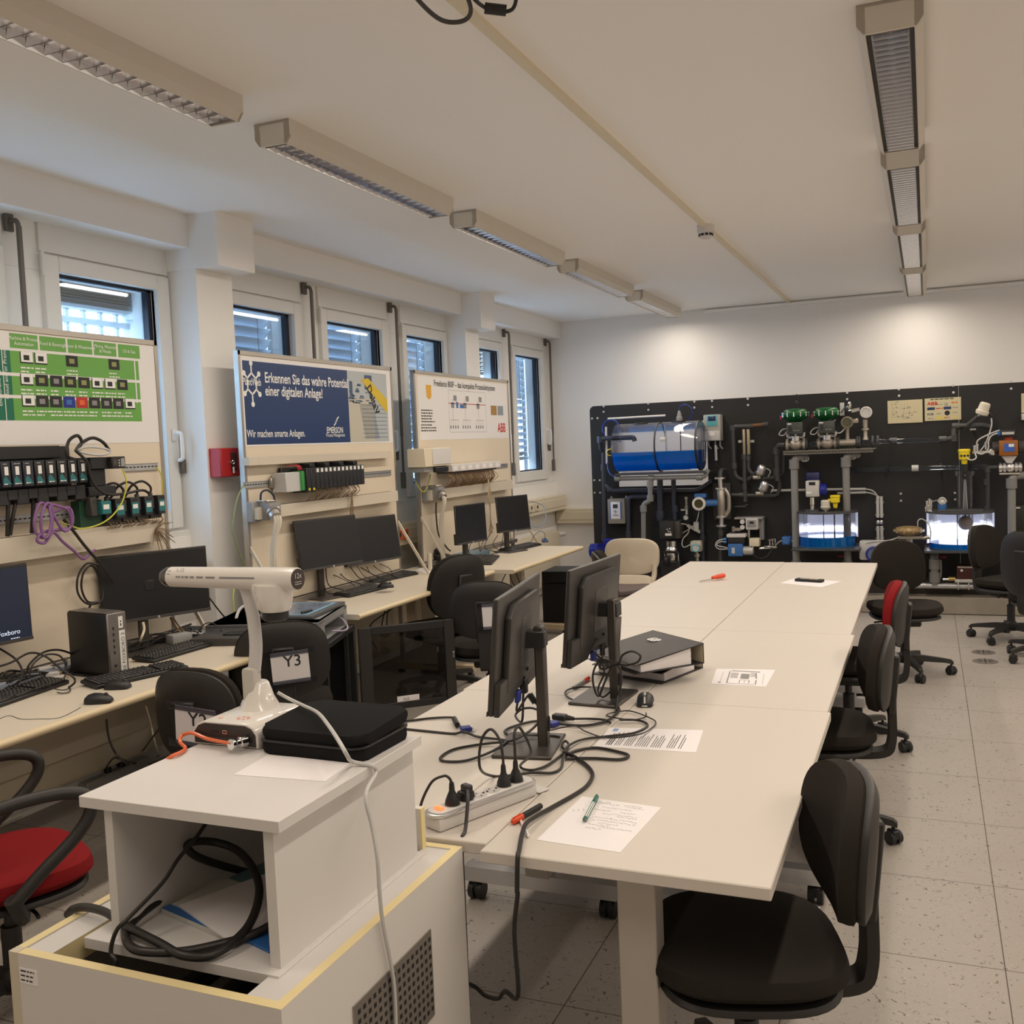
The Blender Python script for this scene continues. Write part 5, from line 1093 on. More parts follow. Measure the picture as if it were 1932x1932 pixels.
# ================================================================ equipment on the boards
def rail(label, y0, y1, z):
    t = Thing('mounting_rail', label, 'mounting rail', (XB + .004, (y0 + y1) / 2, z))
    m = MB().m(GALV).box((XB + .0015, y0, z - .0175), (XB + .005, y1, z + .0175)).box((XB + .004, y0, z - .0175), (XB + .009, y1, z - .0155)).box((XB + .004, y0, z + .0155), (XB + .009, y1, z + .0175)); m.m(BLACK)
    k = y0 + .012
    while k < y1 - .02: m.box((XB + .005, k, z - .003), (XB + .0054, k + .016, z + .003)); k += .025
    t.part('rail', m, GALV, smooth=False)
def duct(label, y0, y1, z0, z1, d=.075):
    t = Thing('cable_duct', label, 'cable duct', (XB + .04, (y0 + y1) / 2, z0))
    m = MB().box((XB + .0015, y0, z0), (XB + d - .004, y1, z1 - .003)); t.part('tray', m, BEIGE, smooth=False)
    m = MB().m(BEIGE).box((XB + d - .004, y0 - .002, z0 - .002), (XB + d, y1 + .002, z1), .001); t.part('cover', m, BEIGE, smooth=False)
    m = MB(); k = y0 + .01
    while k < y1 - .01: m.box((XB + .004, k, z1 - .003), (XB + d - .006, k + .005, z1 - .0024)); k += .0125
    t.part('wire_slots', m, DGREY, smooth=False)
duct('long beige cable duct on the board with the green poster', 2.25, (-3.525,3.893,1.294)[1], 1.245, 1.347)
duct('beige cable duct below the black rack on the middle board', (-3.6,4.646,1.314)[1] + .02, (-3.525,6.297,1.295)[1], 1.28, 1.35)
duct('beige strip duct right under the blue poster', (-3.6,4.65,1.616)[1], (-3.55,6.273,1.621)[1], 1.590, 1.638, .05)
duct('beige cable duct on the board with the white poster', (-3.6,6.771,1.286)[1] + .04, (-3.525,8.456,1.252)[1], 1.245, 1.325)
rail('steel mounting rail right of the black controller, on the nearest board', (-3.6,3.737,1.608)[1], (-3.6,3.971,1.61)[1], 1.612)
rail('steel mounting rail behind the purple cable coil, on the nearest board', 2.3, (-3.6,3.448,1.398)[1], 1.415)
rail('slotted steel rail left of the grey module, on the middle board', (-3.6,4.637,1.478)[1], (-3.6,5.061,1.491)[1], 1.478)
rail('slotted steel rail right of the black rack, on the middle board', (-3.6,5.964,1.491)[1], (-3.6,6.34,1.487)[1], 1.482)
rail('short steel rail right of the white modules, on the farthest board', (-3.6,8.126,1.438)[1], (-3.6,8.521,1.486)[1], 1.458)
MODK = mat('module_black', (.016, .017, .020), .45); MODN = mat('module_navy', (.018, .020, .035), .45); MTEAL = mat('module_teal', (.02, .16, .18), .45)
# nearest board: row of eight modules
xf = -3.47
t = Thing('controller_rack', 'row of black controller modules on the board with the green poster', 'controller rack', (XB, 3.35, 1.35))
yk = [(-3.47,2.88,1.624)[1]] + [(-3.47,2.935,1.622)[1], (-3.47,2.988,1.62)[1], (-3.47,3.043,1.618)[1], (-3.47,3.102,1.615)[1], (-3.47,3.161,1.613)[1], (-3.47,3.221,1.61)[1], (-3.47,3.28,1.608)[1], (-3.47,3.336,1.606)[1], (-3.47,3.39,1.604)[1]]
zt_, zb_ = 1.663, 1.556
t.part('backplane', MB().box((XB + .002, yk[0] - .1, zb_ - .05), (XB + .03, yk[-1], zt_ + .06), .002), MODK)
t.part('cover_strip', MB().box((XB + .03, yk[0] - .1, zt_ + .007), (XB + .06, (-3.54,3.31,1.703)[1], zt_ + .062), .003), BLACKM)
for i, (a, b) in enumerate(zip(yk, yk[1:])):
    o_ = t.part('module', MB().box((XB + .03, a + .004, zb_), (xf, b - .004, zt_), .003), MODN if i < 4 else MODK)
    t.part('paper_tag', MB().box((xf, a + .018, zb_ + .05), (xf + .001, a + .036, zb_ + .085)), LABEL, sub=o_, smooth=False)
    m = MB().m(MTEAL).prism([(0, 0), (.04, 0), (.012, .035), (0, .022)], (xf + .0004, a + .010, zb_ + .012), Y_, Z_, X_ * .0006); m.m(LABEL).lines((xf + .0012, a + .012, zt_ - .012), Y_, Z_, .03, 1, .01, .002, i).lines((xf + .0012, a + .012, zb_ + .012), Y_, Z_, .034, 1, .01, .004, i); t.part('face_print', m, MTEAL, sub=o_, smooth=False)
for k in range(10):
    a = yk[0] + (yk[-1] - yk[0]) * k / 10; t.part('terminal_block', MB().box((XB + .02, a, zb_ - .055 - .02 * (k % 2)), (XB + .10, a + .06, zb_ - .01), .003), MODK)
# controller and power modules to its right
t = Thing('controller', 'black horizontal controller above the right end of the module row', 'controller', (XB, 3.65, 1.5))
ca, cb = (-3.5,3.428,1.627), (-3.46,3.617,1.636)
t.part('body', MB().box((XB + .01, ca[1], 1.613), (-3.49, cb[1] - .06, 1.667), .003), MODK)
o_ = t.part('face', MB().box((XB + .01, cb[1] - .085, 1.611), (-3.465, cb[1], 1.667), .004), BLACKM)
m = MB().m(DGREY).box((-3.465, cb[1] - .078, 1.628), (-3.4645, cb[1] - .052, 1.655)).m(LGREY); [m.box((-3.465, cb[1] - .045, 1.622 + k * .012), (-3.4642, cb[1] - .037, 1.628 + k * .012)) for k in range(3)]; m.m(GREY).box((-3.465, cb[1] - .03, 1.62), (-3.4642, cb[1] - .008, 1.658)); t.part('buttons', m, GREY, sub=o_, smooth=False)
t = Thing('power_module', 'black slatted power module below the horizontal controller', 'power module', (XB, 3.6, 1.38))
pa, pb = (-3.52,3.439,1.531), (-3.52,3.533,1.525)
t.part('body', MB().box((XB + .01, pa[1], 1.535), (-3.51, pb[1], 1.612), .003), MODK); m = MB(); [m.box((-3.51, pa[1] + .005, 1.545 + k * .011), (-3.5085, pb[1] - .005, 1.551 + k * .011)) for k in range(6)]; t.part('vents', m, BLACK, smooth=False)
t.part('sockets', MB().box((XB + .02, pa[1] - .02, 1.49), (-3.50, pb[1] + .05, 1.534), .003), MODK)
# terminal units with teal labels in a row
t = Thing('terminal_unit', 'green circuit board with black terminals left of the four relay units', 'terminal unit', (XB, 3.63, 1.28)); ua_, ub_ = (-3.53,3.384,1.426), (-3.5,3.516,1.416)
t.part('circuit_board', MB().box((XB + .02, ua_[1], 1.352), (-3.53, ub_[1], 1.471)), mat('pcb_green', (.01, .06, .03), .5), smooth=False)
t.part('connector', MB().box((-3.53, ua_[1] + .03, 1.40), (-3.49, ua_[1] + .07, 1.485), .004), DGREY); o_ = t.part('block', MB().box((-3.53, ua_[1] + .075, 1.405), (-3.47, ub_[1] - .0, 1.465), .003), MTEAL); t.part('paper_tag', MB().box((-3.47, ub_[1] - .05, 1.428), (-3.469, ub_[1] - .015, 1.45)), LABEL, sub=o_, smooth=False)
for i, (p0_, p1_) in enumerate((((-3.49,3.518,1.403), (-3.49,3.613,1.395)), ((-3.49,3.62,1.405), (-3.49,3.705,1.398)), ((-3.49,3.713,1.408), (-3.49,3.794,1.402)), ((-3.49,3.803,1.414), (-3.49,3.883,1.408)))):
    a, b = p0_[1], p1_[1]; zz0 = 1.358
    t = Thing('relay_unit', 'black relay unit with teal label, ' + ['first of four right of the circuit board', 'second of four right of the circuit board', 'third of four, next to last on the duct', 'last of four at the board post'][i], 'relay unit', (XB, (a + b) / 2, zz0), 0, 'relay units above the duct of the nearest board')
    t.part('socket_base', MB().box((XB + .02, a, zz0), (-3.51, b, zz0 + .055), .003), MODK)
    o_ = t.part('relay', MB().box((-3.54, a + (b - a) * .42, zz0 + .02), (-3.485, b, zz0 + .112), .003), MODK); t.part('teal_label', MB().box((-3.485, a + (b - a) * .45, zz0 + .035), (-3.484, b - .003, zz0 + .09)), MTEAL, sub=o_, smooth=False); t.part('paper_tag', MB().box((-3.484, a + (b - a) * .52, zz0 + .06), (-3.4835, b - .01, zz0 + .08)), LABEL, sub=o_, smooth=False)
    g_ = a + (b - a) * .22
    t.part('cable_gland', MB().lathe([(.017, .05), (.017, .10), (.012, .102), (.011, .125)], (-3.52, g_, zz0), n=12), DGREY)
    t.part('cable_loop', MB().tube([(-3.52, g_, zz0 + .12), (-3.52, g_ + .005, zz0 + .155), (-3.53, g_ - .04, zz0 + .185), (-3.55, g_ - .09, zz0 + .165), (-3.57, g_ - .11, zz0 + .12), (-3.58, g_ - .13, zz0 + .105)], .006, 7), CABK)
    m = MB(); rr = random.Random(i)
    for k in range(7): y_ = a + .01 + (b - a - .02) * k / 6; m.tube([(-3.515, y_, zz0 + .012), (-3.50, y_ + rr.uniform(-.01, .01), zz0 - .01), (-3.53, y_ + rr.uniform(-.01, .01), zz0 - .03)], .0015, 4, 3)
    t.part('wires', m, WIREBR)
PUR = PURPLE
cable('purple cable coil hanging on the nearest board', [(-3.48,3.19,1.436), (-3.47,3.269,1.451), (-3.46,3.274,1.387), (-3.46,3.227,1.352), (-3.47,3.19,1.411), (-3.47,3.161,1.459), (-3.46,3.107,1.481), (-3.455,3.069,1.416), (-3.455,3.073,1.36), (-3.455,3.114,1.334), (-3.45,3.148,1.369), (-3.45,3.159,1.454), (-3.45,3.133,1.479), (-3.445,3.096,1.425), (-3.445,3.095,1.347), (-3.44,3.117,1.34), (-3.44,3.142,1.399), (-3.45,3.149,1.466), (-3.45,3.193,1.463), (-3.45,3.248,1.436), (-3.46,3.26,1.365), (-3.47,3.189,1.361), (-3.45,3.1,1.358), (-3.45,3.07,1.327), (-3.45,3.11,1.314), (-3.45,3.155,1.354), (-3.46,3.212,1.308), (-3.47,3.281,1.258), (-3.47,3.322,1.22), (-3.49,3.372,1.224), (-3.52,3.434,1.24), (-3.56,3.514,1.261)], .0065, PUR, n=8)
cable('yellow green earth wire curving across the nearest board', [(-3.47,3.598,1.61), (-3.46,3.606,1.557), (-3.46,3.599,1.508), (-3.46,3.57,1.453), (-3.46,3.516,1.403), (-3.46,3.449,1.37), (-3.46,3.37,1.355), (-3.47,3.313,1.356), (-3.49,3.281,1.375), (-3.5,3.228,1.392)], .0035, YGREEN)
cable('yellow green earth wire at the right post of the nearest board', [(-3.58,3.938,1.608), (-3.57,3.958,1.575), (-3.57,3.965,1.529), (-3.58,3.972,1.449)], .0035, YGREEN)
cable('black cable running down behind the wide monitor of the nearest bench', [(-3.5,3.263,1.4), (-3.49,3.299,1.35), (-3.49,3.361,1.273), (-3.5,3.456,1.177), (-3.52,3.548,1.078)], .007, CABK)
cable('black cable bundle hanging from the left modules into the duct', [(-3.52,3.005,1.511), (-3.52,2.997,1.445), (-3.53,2.995,1.353)], .009, CABK)
cable('black cable with a grey plug hanging from the module row', [(-3.52,3.041,1.497), (-3.52,3.019,1.432), (-3.53,3.008,1.356)], .008, CABK)
cable('black cable pair hanging behind the purple coil', [(-3.53,3.139,1.502), (-3.53,3.129,1.423), (-3.54,3.126,1.353)], .009, CABK)
cable('black cable looping above the horizontal controller', [(-3.5,3.37,1.657), (-3.47,3.28,1.678), (-3.47,3.295,1.742), (-3.46,3.335,1.765), (-3.46,3.356,1.734), (-3.47,3.33,1.7), (-3.47,3.369,1.734), (-3.46,3.422,1.754), (-3.46,3.482,1.732), (-3.49,3.545,1.696)], .0075, CABK)
cable('pale grey cable loop above the horizontal controller', [(-3.47,3.327,1.7), (-3.45,3.378,1.714), (-3.45,3.47,1.706), (-3.46,3.52,1.688), (-3.45,3.452,1.677), (-3.46,3.37,1.687), (-3.47,3.345,1.704), (-3.47,3.4,1.746)], .006, LGREY)
cable('black cable sagging from the controller to the relay units', [(-3.46,3.317,1.7), (-3.45,3.371,1.646), (-3.45,3.382,1.591), (-3.45,3.413,1.531), (-3.47,3.503,1.494), (-3.5,3.649,1.493), (-3.52,3.775,1.499), (-3.53,3.837,1.47)], .0065, CABK)
m = MB(); rr = random.Random(12); q = Vector((-3.52,3.835,1.286))
for k in range(34):
    e = Vector((rr.uniform(0, .06), rr.uniform(-.03, .13), rr.uniform(-.12, .05))); m.tube([q, q + e * .4 + Vector((0, 0, .02)), q + e], .0013, 4, 3)
single('loose_wires', m, WIREBR, 'frayed bunch of loose coloured wires at the right end of the nearest duct', 'wires')
cable('black coiled cable hanging left of the wide monitor on the nearest bench', [(-3.55,3.499,1.166), (-3.55,3.427,1.185), (-3.55,3.371,1.139), (-3.55,3.358,1.069), (-3.55,3.39,1.015), (-3.55,3.442,.994), (-3.56,3.51,1.008), (-3.57,3.517,1.081), (-3.56,3.467,1.168), (-3.55,3.402,1.147), (-3.55,3.383,1.077), (-3.55,3.412,1.012), (-3.55,3.474,.999), (-3.55,3.432,.996), (-3.56,3.416,.954), (-3.57,3.371,.86)], .005, CABK)

# middle board
t = Thing('interface_module', 'pale grey module with a green front, left of the black rack of slim modules', 'module', (XB, 5.3, 1.34)); a, b = (-3.5,4.903,1.48)[1], (-3.47,5.076,1.471)[1]
t.part('body', MB().box((XB + .01, a, 1.42), (-3.49, b - .01, 1.536), .003), LGREY); t.part('terminal_front', MB().box((-3.55, b - .03, 1.423), (-3.475, b, 1.54), .002), mat('terminal_green', (.05, .30, .08), .45)); t.part('clamp', MB().box((XB + .008, a - .03, 1.45), (XB + .03, a, 1.51), .003), STEEL)
t = Thing('controller_rack', 'black rack of slim modules with white tags on the middle board', 'controller rack', (XB, 5.8, 1.33)); xf = -3.46
a, b = (-3.46,5.074,1.487)[1], (-3.46,5.745,1.489)[1]
t.part('backplane', MB().box((XB + .008, a - .10, 1.42), (XB + .03, b + .02, 1.565), .002), MODK); N = 14; p_ = (b - a) / N
for k in range(N):
    o_ = t.part('module', MB().box((XB + .03, a + k * p_ + .002, 1.408 if k < 2 else 1.425), (xf, a + (k + 1) * p_ - .002, 1.555), .003), MODK)
    if k >= 2: t.part('paper_tag', MB().box((xf, a + k * p_ + .012, 1.527), (xf + .001, a + (k + 1) * p_ - .012, 1.55)), LABEL, sub=o_, smooth=False)
    else: t.part('warning_mark', MB().box((xf, a + k * p_ + .015, 1.42), (xf + .001, a + (k + 1) * p_ - .015, 1.434)), YELLOW, sub=o_, smooth=False)
for k in range(4): yy = a + (b - a) * (.15 + .25 * k); t.part('latch', MB().box((XB + .02, yy, 1.555), (-3.50, yy + .05, 1.583), .004), BLACK)
m = MB(); rr = random.Random(3)
for k in range(46): y_ = a + .08 + (b - a - .1) * k / 46; m.tube([(-3.50, y_, 1.425), (-3.47 + rr.uniform(-.02, .01), y_ + rr.uniform(-.02, .02), 1.39), (-3.545, y_ + rr.uniform(-.02, .02), 1.34)], .0016, 4, 3)
t.part('field_wires', m, WIREBR)
m = MB()
for k in range(4): m.tube([(XB + .03, a - .06 + k * .01, 1.575), (-3.50, a - .05 + k * .01, 1.575), (-3.49, a - .04 + k * .012, 1.55), (-3.50, a - .01, 1.545)], .003, 5)
t.part('red_wires', m, RED)
def harting(label, p, q, zc, n):
    t = Thing('connector_housing', label, 'connector housing', (XB, (p + q) / 2, zc)); w = q - p
    t.part('base', MB().box((XB + .0015, p, zc - .06), (XB + .05, p + w * .45, zc + .06), .006), GREY)
    o_ = t.part('hood', MB().box((XB + .03, p + w * .3, zc - .05), (-3.47, q, zc + .05), .008, 2), mat('hood_grey', (.27, .27, .27), .45, metal=.2)); t.part('paper_tag', MB().box((-3.47, q - .07, zc - .02), (-3.469, q - .02, zc + .025)), LABEL, sub=o_, smooth=False)
    t.part('locking_lever', MB().tube([(XB + .04, p + w * .30, zc + .06), (-3.49, p + w * .3, zc + .06), (-3.47, p + w * .6, zc + .058)], .006, 6), STEEL)
    gy = p + w * .5; t.part('cable_gland', MB().lathe([(.04, 0), (.043, .02), (.036, .022), (.034, .05)], (-3.48, gy, zc + .0), (.5, -.2, -.45), 16), STEEL)
    m = MB(); rr = random.Random(n)
    for k in range(n):
        a_ = rr.uniform(-1, 1); b_ = rr.uniform(-1, 1); y_ = gy + a_ * .022
        m.tube([(-3.46 + b_ * .01, y_, zc - .01), (-3.43 + b_ * .012, y_ - .015, zc - .06), (-3.45 + b_ * .015, y_ - .05 - .02 * a_, zc - .20), (-3.45 + b_ * .015, gy - .05 + a_ * .03, zc - .40), (-3.46 + b_ * .012, gy - .02 + a_ * .025, ZT + .04)], .0065, 6, 5)
    t.part('cable_bundle', m, mat('cable_pale' + label[:5], (.62, .58, .48), .5))
harting('grey plug housing with a thick pale cable bundle, left side of the middle board', (-3.6,4.636,1.315)[1] + .02, (-3.5,4.815,1.315)[1], 1.322, 16)
harting('small grey plug housing with pale cables, left side of the farthest board', (-3.6,6.78,1.286)[1] + .02, (-3.5,6.944,1.294)[1], 1.295, 12)
cable('dark blue cable loop over the plug housing of the middle board', [(-3.53,4.705,1.375), (-3.52,4.702,1.43), (-3.5,4.736,1.443), (-3.5,4.788,1.409), (-3.5,4.794,1.369)], .006, mat('cable_navy', (.02, .03, .06), .4))
cable('green earth wire bowing out left of the middle board', [(-3.58,4.621,1.478), (-3.56,4.537,1.411), (-3.55,4.483,1.312), (-3.55,4.47,1.224), (-3.55,4.506,1.117), (-3.55,4.553,1.022)], .004, mat('earth_green', (.22, .30, .14), .5))
cable('yellow earth wire at the left post of the farthest board', [(-3.58,6.677,1.4), (-3.55,6.666,1.352), (-3.54,6.73,1.316), (-3.53,6.787,1.377), (-3.55,6.867,1.439)], .004, YGREEN)
m = MB(); rr = random.Random(8)
for k in range(10): dy = rr.uniform(-.02, .02); m.tube([(-3.5,5.64,1.387), (-3.50 + rr.uniform(-.01, .01), (-3.5,5.627,1.321)[1] + dy, 1.22), (-3.50 + rr.uniform(-.01, .01), (-3.5,5.627,1.251)[1] + dy * .6, 1.10), (-3.50, (-3.5,5.629,1.206)[1] + dy, 1.03 + rr.uniform(-.03, .03))], .002, 4, 4)
single('loose_wires', m, WIREBR, 'thin brown wires hanging over the duct of the middle board', 'wires')
# farthest board
t = Thing('controller', 'cream box controller at the left of the farthest board', 'controller', (XB, 6.95, 1.42)); a, b = (-3.47,6.561,1.553)[1], (-3.44,7.008,1.559)[1]
o_ = t.part('case', MB().box((XB + .02, a, 1.506), (-3.43, b - .02, 1.646), .004), CREAM); m = MB().box((-3.43, a + .12, 1.52), (-3.425, b - .02, 1.642), .002); t.part('front_cover', m, LACQ, sub=o_); m = MB().m(INKG); [m.box((-3.5 + .011 * k, a + .02, 1.6465), (-3.496 + .011 * k, a + .12, 1.647)) for k in range(6)]; t.part('vents', m, INKG, sub=o_)
t.part('lower_tray', MB().box((XB + .02, a + .02, 1.468), (-3.45, b - .05, 1.506), .003), GREY); t.part('connectors', MB().box((-3.45, a + .16, 1.46), (-3.42, b - .08, 1.50), .004), BLACK)
t = Thing('input_output_row', 'row of white input modules on the farthest board', 'module row', (XB, 7.6, 1.42)); a, b = (-3.46,7.062,1.495)[1], (-3.46,8.033,1.479)[1]
t.part('base_plate', MB().box((XB + .008, a, 1.438), (-3.50, b, 1.452), .002), DGREY); N = 7
for k in range(N):
    y_ = a + (b - a) * k / N; o_ = t.part('module', MB().box((XB + .02, y_ + .003, 1.452), (-3.455, y_ + (b - a) / N - .003, 1.508), .003), LACQ); t.part('paper_tag', MB().box((-3.455, y_ + .03, 1.465), (-3.4545, y_ + .09, 1.495)), PAPER, sub=o_, smooth=False)
m = MB(); rr = random.Random(6)
for k in range(110): y_ = a - .02 + (b - a) * .92 * k / 110; m.tube([(-3.49, y_, 1.438), (-3.46 + rr.uniform(-.03, .02), y_ + rr.uniform(-.02, .02), 1.38), (-3.54, y_ + rr.uniform(-.02, .02), 1.315)], .0022, 4, 3)
t.part('field_wires', m, WIREBR)
m = MB(); q = Vector((-3.48,7.79,1.356)); rr = random.Random(18)
for k in range(12):
    j = rr.uniform(-.02, .02); m.tube([q + Vector((0, j, .05)), q + Vector((.01, j, -.05)), q + Vector((.01, j * 2.5, -.14)), q + Vector((.01, j * .5, -.24)), q + Vector((.01, j * .7, -.36)), q + Vector((.01, j * 3.5, -.46 + rr.uniform(-.03, .04)))], .0028, 4, 4)
single('loose_wires', m, mat('wires_pale_brown', (.45, .36, .25), .6), 'bunch of pale wires hanging free from the duct of the farthest board', 'wires')
cable('black double cable hanging down the farthest board to the phone', [(-3.56,6.963,1.219), (-3.56,6.952,1.108), (-3.56,6.982,.959), (-3.54,7.063,.857), (-3.52,7.095,.82)], .006, CABK)
single('cable_conduit', MB().cyl((-3.46, (-3.46,6.617,.795)[1], ZT), (-3.46, (-3.46,6.617,.795)[1], .86), .018, n=14), BEIGE, 'short beige conduit pipe taking the pale cables into the farthest bench', 'conduit')

# ================================================================ on the window benches
GBM = 'black monitors on the window benches'
def bmon(label, c, yawdeg, tiltdeg, w, h, foot, group=GBM, **k):
    t, n, u, v, c = monitor(label, c, R_(yawdeg), R_(tiltdeg), w, h, foot, group, logo=True, **k); return t, n, u, v, c
tA, nA, uA, vA, cA = bmon('wide black monitor on the nearest bench, right of the small computer', (-3.456, 3.752, 1.043), -25.2, 2, .535, .325, (-3.505, 3.70), basew=(.26, .20))
tL, nL, uL, vL, cL = bmon('lit monitor at the left photo edge showing a blue window', (-3.498, 2.755, 1.080), -7.7, 1, .541, .319, (-3.53, 2.73))
m = MB().m(mat('screen_navy', (.004, .006, .014), .3, emit=(.01, .016, .035), estr=.6)).obox(cL + nL * .0018, (.525, .001, .295), Matrix((uL, nL, vL)).transposed())
m.m(mat('screen_blue', (.05, .1, .2), .3, emit=(.16, .42, .88), estr=1.0)).obox(cL + nL * .0026 - uL * .06 + vL * .02, (.33, .0006, .19), Matrix((uL, nL, vL)).transposed())
m.m(mat('screen_bar', (.3, .3, .3), .3, emit=(.55, .7, .85), estr=.7)).obox(cL + nL * .003 - uL * .06 + vL * .108, (.33, .0006, .012), Matrix((uL, nL, vL)).transposed())
m.m(mat('screen_text', (.6, .7, .8), .3, emit=(.5, .6, .75), estr=.8)).text('Foxboro', cL + nL * .004 + uL * .115 - vL * .125, uL, vL, .028)
m.lines(cL + nL * .004 + uL * .17 - vL * .143, uL, vL, .06, 1, .01, .003, 3)
tL.part('screen_image', m, SCREEN, smooth=False)
bmon('left of the two overlapping monitors on the middle bench', (-3.480, 5.313, 1.082), -12, 9, .535, .315, (-3.56, 5.31))
bmon('right of the two overlapping monitors on the middle bench', (-3.535, 5.919, 1.035), -14, 8, .535, .315, (-3.66, 5.95))
bmon('left monitor of the farthest bench, turned aside behind the phone', (-3.246, 6.927, 1.056), -10, 2, .40, .30, (-3.31, 6.93))
bmon('right monitor of the farthest bench, tilted square screen', (-3.291, 7.884, 1.057), -20, 5, .40, .305, (-3.36, 7.87))

def keyboard(label, pa, pb, depth=.135, group='black keyboards on the window benches', z=ZT):
    """pa, pb: the two ends of the front edge, left to right"""
    a, b = Vector((pa[0], pa[1], z)), Vector((pb[0], pb[1], z)); L = (b - a).length; u = (b - a).normalized(); v = Z_.cross(u); t = Thing('keyboard', label, 'keyboard', (a + b) / 2, 0, group)
    R = Matrix((u, v, Z_)).transposed() @ Euler((.06, 0, 0)).to_matrix(); c = (a + b) / 2 + v * depth / 2 + Z_ * .013
    t.part('body', MB().obox(c, (L, depth, .016), R, .004), BLACK)
    m = MB(); n = max(9, round(L / .0195)); rr = random.Random(1)
    for r_ in range(6):
        x = -L / 2 + .012
        while x < L / 2 - .02:
            w = .0165
            if r_ == 0 and .25 < (x / L + .5) < .5: w = .10
            f = (x + L / 2) / L
            if L < .3 or not (.66 < f < .675 or .785 < f < .80):
                o = R @ Vector((x + w / 2, -depth / 2 + .016 + r_ * .0195 + (.006 if r_ == 5 else 0), .011)); m.obox(c + o, (w, .0155, .008), R, .0025)
            x += w + .0028
    t.part('keys', m, KEYS); return t
KEYS = mat('keycap_black', (.016, .015, .015), .38)
keyboard('black keyboard in front of the wide monitor on the nearest bench', (-3.227,3.455,.73), (-3.211,3.992,.73))
keyboard('black keyboard in front of the small computer on the nearest bench', (-3.099,2.992,.73), (-2.973,3.392,.73))
keyboard('black keyboard at the left photo edge under tangled cables', (-3.239,2.522,.73), (-3.306,3.054,.73))
keyboard('black keyboard under the left overlapping monitor of the middle bench', (-3.357,5.319,.73), (-3.312,5.727,.73))
keyboard('black keyboard under the right overlapping monitor of the middle bench', (-3.526,5.899,.73), (-3.437,6.39,.73))
keyboard('small black keypad keyboard at the near end of the farthest bench', (-3.104,6.958,.73), (-3.255,7.463,.73), .20)
keyboard('black keyboard before the right monitor of the farthest bench', (-3.287,7.803,.73), (-3.222,8.344,.73))
GMS = 'black computer mice on the window benches'
mouse('black mouse beside the keyboard below the small computer', (-3.03,3.035,.73), R_(20), group=GMS)
mouse('black mouse with its thin cable near the front edge of the nearest bench', (-2.927,2.832,.73), R_(25), group=GMS)
mouse('black mouse right of the wide monitor, behind the document camera mast', (-3.079,3.938,.73), R_(15), group=GMS)
mouse('black mouse resting on the keyboard of the middle bench', (-3.24,5.568,.755), R_(20), group=GMS, z=.757)
mouse('black mouse on a white pad at the right end of the middle bench', (-3.464,6.653,.73), R_(20), group=GMS)
mouse('black mouse before the right monitor of the farthest bench', (-3.313,7.842,.73), R_(20), group=GMS)
mouse('dark blue mouse at the far end of the farthest bench', (-3.294,8.615,.73), R_(-60), m1=mat('mouse_blue', (.02, .05, .14), .25), group=GMS)
sheet('white mouse pad under a black mouse on the middle bench', [(-3.594,6.643,.73), (-3.621,6.959,.73), (-3.424,6.779,.73), (-3.385,6.423,.73)], cat='mouse pad', name='mouse_pad')
cable('thin black mouse cable lying along the front of the nearest bench', [(-2.942,2.759,.73), (-2.923,2.71,.73), (-2.904,2.62,.73), (-2.973,2.588,.73), (-3.034,2.573,.73), (-3.113,2.597,.73), (-3.125,2.572,.73), (-3.085,2.483,.73)], .0018)
# small computer with a handwritten style label
a, b = Vector((-3.43,3.201,.73)), Vector((-3.206,3.171,.73)); c_ = Vector((-3.232,3.264,.73)); u = (b - a).normalized(); L = .27
o = b; back = a; W_ = (c_ - b).length
u = (a - b).normalized(); v = Z_.cross(u)
v = v if v.dot(c_ - b) > 0 else -v; H = .268; D = .26; W_ = .095
t = Thing('small_computer', 'small black and silver computer standing on the nearest bench with a white label strip', 'computer', o)
ctr = o + u * D / 2 + v * W_ / 2
R = Matrix((u, v, Z_)).transposed()
t.part('case', MB().obox(ctr + Z_ * (H / 2 + .006), (D, W_, H), R, .010, 2), mat('computer_black', (.013, .012, .012), .45))
sv = mat('computer_silver', (.22, .205, .195), .35, metal=.6)
fb = t.part('front_bezel', MB().obox(o - u * .004 + v * W_ / 2 + Z_ * (H / 2 + .006), (.012, W_, H), R, .004), sv)
t.part('top_cover', MB().obox(ctr + Z_ * (H + .007), (D - .012, W_ - .012, .003), R, .001), sv)
t.part('stand_foot', MB().obox(ctr + Z_ * .003, (D * .9, W_ + .05, .006), R, .002), BLACK)
m = MB()
for k in range(5): m.obox(o - u * .0105 + v * W_ * .28 + Z_ * (H * .78 - k * .026), (.001, .007, .013), R)
m.cyl(o - u * .0105 + v * W_ * .28 + Z_ * .05, o - u * .0115 + v * W_ * .28 + Z_ * .05, .006, n=12)
t.part('ports', m, BLACK, sub=fb, smooth=False)
m = MB().m(LABEL).obox(o - u * .0105 + v * W_ * .72 + Z_ * (H * .39), (.001, .030, H * .68), R).obox(o - u * .0105 + v * W_ * .68 + Z_ * (H * .86), (.001, .022, .05), R)
m.m(INK).text('SE FOXBORO 2', o - u * .0114 + v * (W_ * .72 + .010) + Z_ * .022, Z_, -v, .0235, sx=1.02).lines(o - u * .0114 + v * (W_ * .68 + .003) + Z_ * (H * .80), Z_, -v, .035, 1, .01, .006, 4)
t.part('label_strip', m, LABEL, sub=fb, smooth=False, label='white label strip with black letters')

